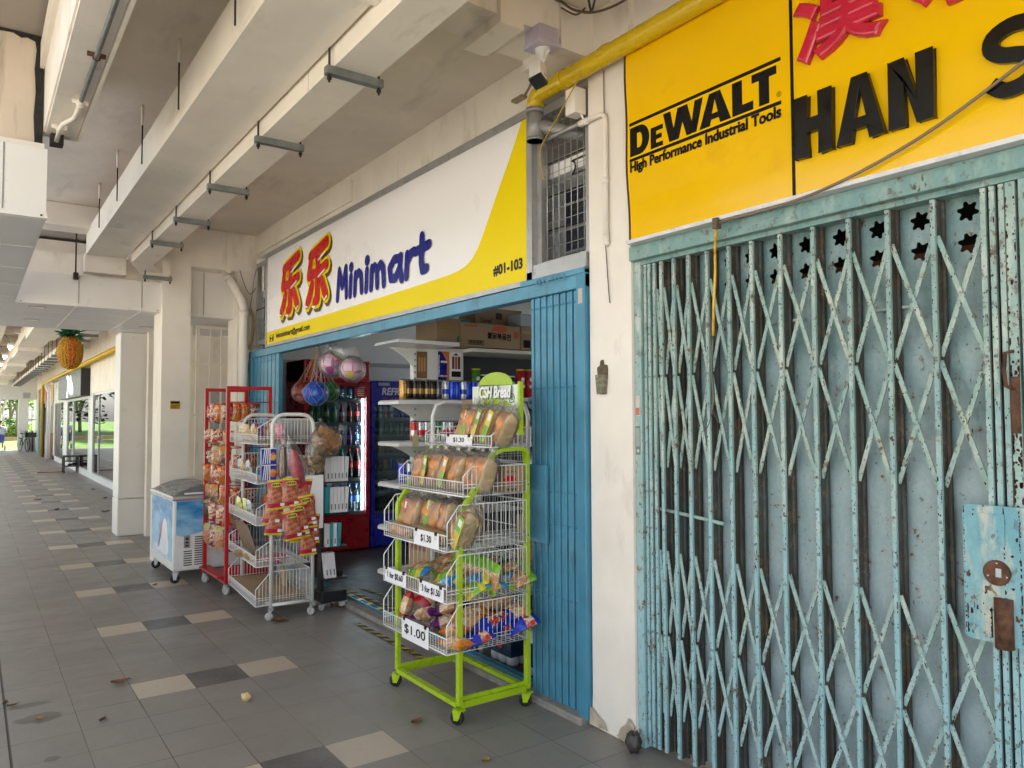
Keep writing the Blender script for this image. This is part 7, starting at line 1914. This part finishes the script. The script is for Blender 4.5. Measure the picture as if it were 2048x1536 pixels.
skinned('shirt', [(0, 0, .60, .175, .155), (0, -.02, .85, .155, .135), (0, -.01, 1.10, .185, .135), (0, 0, 1.19, .08, .08), (-.20, 0, 1.13, .085), (-.25, .05, .98, .07), (.20, 0, 1.13, .085), (.25, .05, .98, .07)], [(0, 1), (1, 2), (2, 3), (2, 4), (4, 5), (2, 6), (6, 7)], C((.35, .42, .55), .8), t)
MB().ball((0, .02, 1.44), .105, 14, k=(.95, 1.05, .95)).build('hair', 'black', t, True)
t = T('mobility_scooter', 'small blue seated scooter under the person at the far exit', 'scooter', (1.2, 46.05, 0))
MB().cbox(-.2, .2, -.22, .2, .38, .46, .03).cbox(-.2, .2, -.26, -.20, .46, .80, .02).build('seat', C((.04, .06, .25)), t, True)
MB().tube([(0, -.05, .4), (0, -.05, .2), (0, .65, .18), (0, .85, .9)], .03, 8).tube([(-.22, .8, .92), (.22, .8, .92)], .018, 6).build('frame', 'bike', t, True)
for x, y in ((-.22, -.25), (.22, -.25), (0, .75)): MB().lathe([(.05, -.03), (.12, -.03), (.13, 0), (.12, .03), (.05, .03)], (x, y, .13), 14, axis=(1, 0, 0)).build('wheel', 'rubber', t, True)

# ================================================================== TREES AND GREENERY
def leafmat(nm, a, c):
    n = NT(nm)
    oi = n.t.nodes.new('ShaderNodeObjectInfo')
    col = n.mix(n.rng(n.noise(1.1, 3), .35, .65), a, c)
    n.val(n.b.inputs['Subsurface Weight'], 0.)
    tr = n.t.nodes.new('ShaderNodeBsdfTranslucent')
    n.link(col, tr.inputs[0])
    n.set(col, .5)
    mx = n.t.nodes.new('ShaderNodeMixShader'); mx.inputs[0].default_value = .35
    n.link(n.b.outputs[0], mx.inputs[1]); n.link(tr.outputs[0], mx.inputs[2])
    n.link(mx.outputs[0], n.out.inputs[0])
    return n.m
LM = [leafmat('leaf_dark', (.018, .055, .012), (.05, .12, .02)), leafmat('leaf_bright', (.08, .17, .02), (.22, .33, .05)), leafmat('leaf_yellow', (.25, .26, .03), (.38, .36, .06))]
bark = mat('pale_bark', (.30, .27, .23), .9, var=.3, vs=6, bump=.5)
def crown_mesh(seed, lm, n=3200, rx=1., rz=1., ls=.10):
    r_ = random.Random(seed); b = MB()
    cl = [(Vector((r_.gauss(0, .45) * rx, r_.gauss(0, .45) * rx, r_.gauss(0, .38) * rz)), r_.uniform(.22, .48)) for _ in range(22)]
    for k in range(n):
        c, q = cl[r_.randrange(len(cl))]
        d = Vector((r_.gauss(0, 1), r_.gauss(0, 1), r_.gauss(0, .8))).normalized() * q * (r_.random() ** .4)
        p = c + d
        a = Vector((r_.gauss(0, 1), r_.gauss(0, 1), r_.gauss(0, .6))).normalized()
        u = a.cross(Vector((0, 0, 1))).normalized() * ls * .42
        v = a * ls * r_.uniform(.7, 1.3)
        b.add([p - v * .5, p + u, p + v * .6, p - u], [(0, 1, 2, 3)], 0)
    return b.mesh('crown', [lm])
CR = [crown_mesh(1, LM[0], 2600, 1, 1, .11), crown_mesh(2, LM[1], 2200, 1, .9, .12), crown_mesh(3, LM[2], 1200, 1, .6, .10)]
def tree(label, x, y, h, r, k, group, z0=0, branch=True, trunk_r=.14):
    t = T('tree', label, 'tree', (x, y, z0), group)
    o = bpy.data.objects.new('crown', CR[k]); COL.objects.link(o); o.parent = t
    o.location = (0, 0, h); o.scale = (r, r, r * .85); o.rotation_euler = (0, 0, x * 3 + y)
    b = MB().tube([(0, 0, 0), (.05 * h * .3, .02, h * .35), (-.03 * h * .3, 0, h * .7), (0, 0, h)], [trunk_r, trunk_r * .8, trunk_r * .6, trunk_r * .3], 9)
    if branch: b.tube([(.02, 0, h * .3), (.35, .1, h * .55), (.8, .2, h * .95)], [trunk_r * .6, trunk_r * .5, trunk_r * .2], 7).tube([(0, 0, h * .45), (-.4, .2, h * .7), (-.9, .1, h)], [trunk_r * .5, trunk_r * .4, trunk_r * .2], 7)
    b.build('trunk', bark, t, True)
    return t
g = 'trees beyond the far exit'
for i, (x, y, h, r, k, lb) in enumerate(((.9, 55, 3.9, 2.0, 1, 'slender bright green tree with a pale trunk seen through the far exit'), (2.4, 58, 4.2, 2.4, 1, 'leaning bright green tree behind the slender one at the far exit'), (.2, 62, 4.4, 2.8, 0, 'dark green tree left of the slender one beyond the far exit'), (2.3, 66, 4.6, 3.6, 0, 'dark broad tree at the back of the greenery beyond the far exit'), (1.3, 53, 4.6, 1.2, 2, 'yellow flowering tree top at the upper edge of the far exit'), (-1.5, 66, 4.5, 3.6, 0, 'dark tree at the far left of the greenery beyond the exit'))):
    tree(lb, x, y, h, r, k, g, .1)
for i, (x, y, r, lb) in enumerate(((.6, 57, .9, 'low bright shrub left of centre beyond the far exit'), (1.8, 58, 1.1, 'low bright shrub behind the trunks beyond the far exit'), (2.9, 60, 1.3, 'low bright shrub at the right beyond the far exit'))):
    o = bpy.data.objects.new('shrub', CR[1]); COL.objects.link(o); o.location = (x, y, r * .7); o.scale = (r, r, r * .8)
    tag(o, lb, 'shrub', 'shrubs beyond the far exit')
tag(MB().box(-8, 4.5, 56, 56.3, .1, .45).build('low_wall', C((.42, .27, .18))), 'low reddish kerb wall behind the lawn at the far exit', 'wall')
# trees across the road on the open side: seen mirrored in the yellow sign and the shop windows
g = 'trees along the open side'
for i, (x, y, h, r, k) in enumerate(((-13, -4, 4.5, 3.2, 0), (-15, 6, 5, 3.4, 1), (-12, 15, 4.8, 3., 0), (-14, 24, 4.6, 3.2, 1), (-12, 33, 4.8, 3.0, 0), (-9, 41, 4.2, 2.6, 1))):
    tree(f'street tree mirrored in the glass and the yellow sign, {ORD[i]} along the open side', x, y, h, r, k, g, -.3)

# ================================================================== LITTER
def dry_leaf(label, x, y, s_, rz, col, seed, name='dry_leaf', cat='leaf'):
    r_ = random.Random(seed); b = MB()
    nU, nV = 6, 4
    for i in range(nU + 1):
        u = i / nU
        wd = math.sin(PI * min(1, u * .96 + .02)) ** .8 * .32 * s_
        for j in range(nV + 1):
            v = j / nV * 2 - 1
            b.v.append(((u - .5) * s_, v * wd, .006 + .10 * s_ * (abs(v) ** 1.5) + .10 * s_ * (2 * u - 1) ** 2 * r_.uniform(.5, 1.2) + r_.uniform(0, .02) * s_))
    for i in range(nU):
        for j in range(nV):
            b.f.append((i * (nV + 1) + j, i * (nV + 1) + j + 1, (i + 1) * (nV + 1) + j + 1, (i + 1) * (nV + 1) + j)); b.mi.append(0); b.sm.append(True)
    b.tube([(s_ * .5, 0, .02), (s_ * .68, .01, .012)], .0015, 4)
    o = b.build(name, mat('leaf_' + str(seed), col, .7, var=.35, vs=30), None, origin=(0, 0, 0))
    o.location = (x, y, .0005); o.rotation_euler = (0, 0, rz)
    return tag(o, label, cat, 'dry leaves on the floor' if cat == 'leaf' else None)
br = (.16, .07, .03)
dry_leaf('curled brown leaf on the tiles in front of the bread rack', 1.93, 3.58, .075, .3, br, 41)
dry_leaf('reddish brown leaf at the corner of a beige tile, left of centre', .765, 5.16, .10, 0, (.20, .07, .025), 42)
dry_leaf('small dark leaf on the plain tiles left of the crumpled paper', .60, 4.58, .05, .8, (.06, .04, .03), 43)
dry_leaf('tiny pale leaf lying in the damp patch', .33, 4.80, .045, .4, (.40, .24, .10), 44)
dry_leaf('dark leaf beside the small damp patch at the left edge', .22, 5.10, .05, 0, (.12, .05, .03), 45)
dry_leaf('dark brown leaf at the very left edge on the joint', .19, 5.16, .05, 1.2, (.10, .04, .025), 46)
dry_leaf('brown leaf lying on a dark tile before the chest freezer', 1.46, 7.92, .07, .9, (.22, .10, .05), 47)
dry_leaf('large brown leaf under the near caster of the white rack', 2.0, 5.96, .13, .1, (.17, .08, .035), 48)
dry_leaf('crumpled brown leaf beside the black stand', 2.55, 6.08, .11, 2.0, (.15, .07, .035), 49)
dry_leaf('pair of curled leaves beside the tape, left one', 2.47, 4.66, .06, .5, (.22, .12, .05), 50)
dry_leaf('yellow brown leaf at the bottom edge of the photo', 1.98, 3.0, .05, .2, (.35, .20, .06), 51)
for i, (x, y) in enumerate(((1.9, 14.6), (1.25, 15.4), (2.25, 19.2), (1.1, 17.5), (2.2, 17.0))):
    dry_leaf(f'dark leaf speck far along the walkway, {ORD[i]} beyond the portal', x, y, .12, i, (.05, .04, .03), 60 + i)
b = MB().ball((0, 0, .022), .026, 14, k=(1, .8, .95), fn=lambda d: 1 + .35 * math.sin(9 * d.x + 2) * math.sin(8 * d.y) + .2 * math.sin(14 * d.z))
o = b.build('crumpled_paper', C((.62, .47, .22), .6), None, origin=(0, 0, 0)); o.location = (1.30, 4.42, 0)
tag(o, 'crumpled pale yellow scrap of paper alone on the tiles', 'paper scrap')
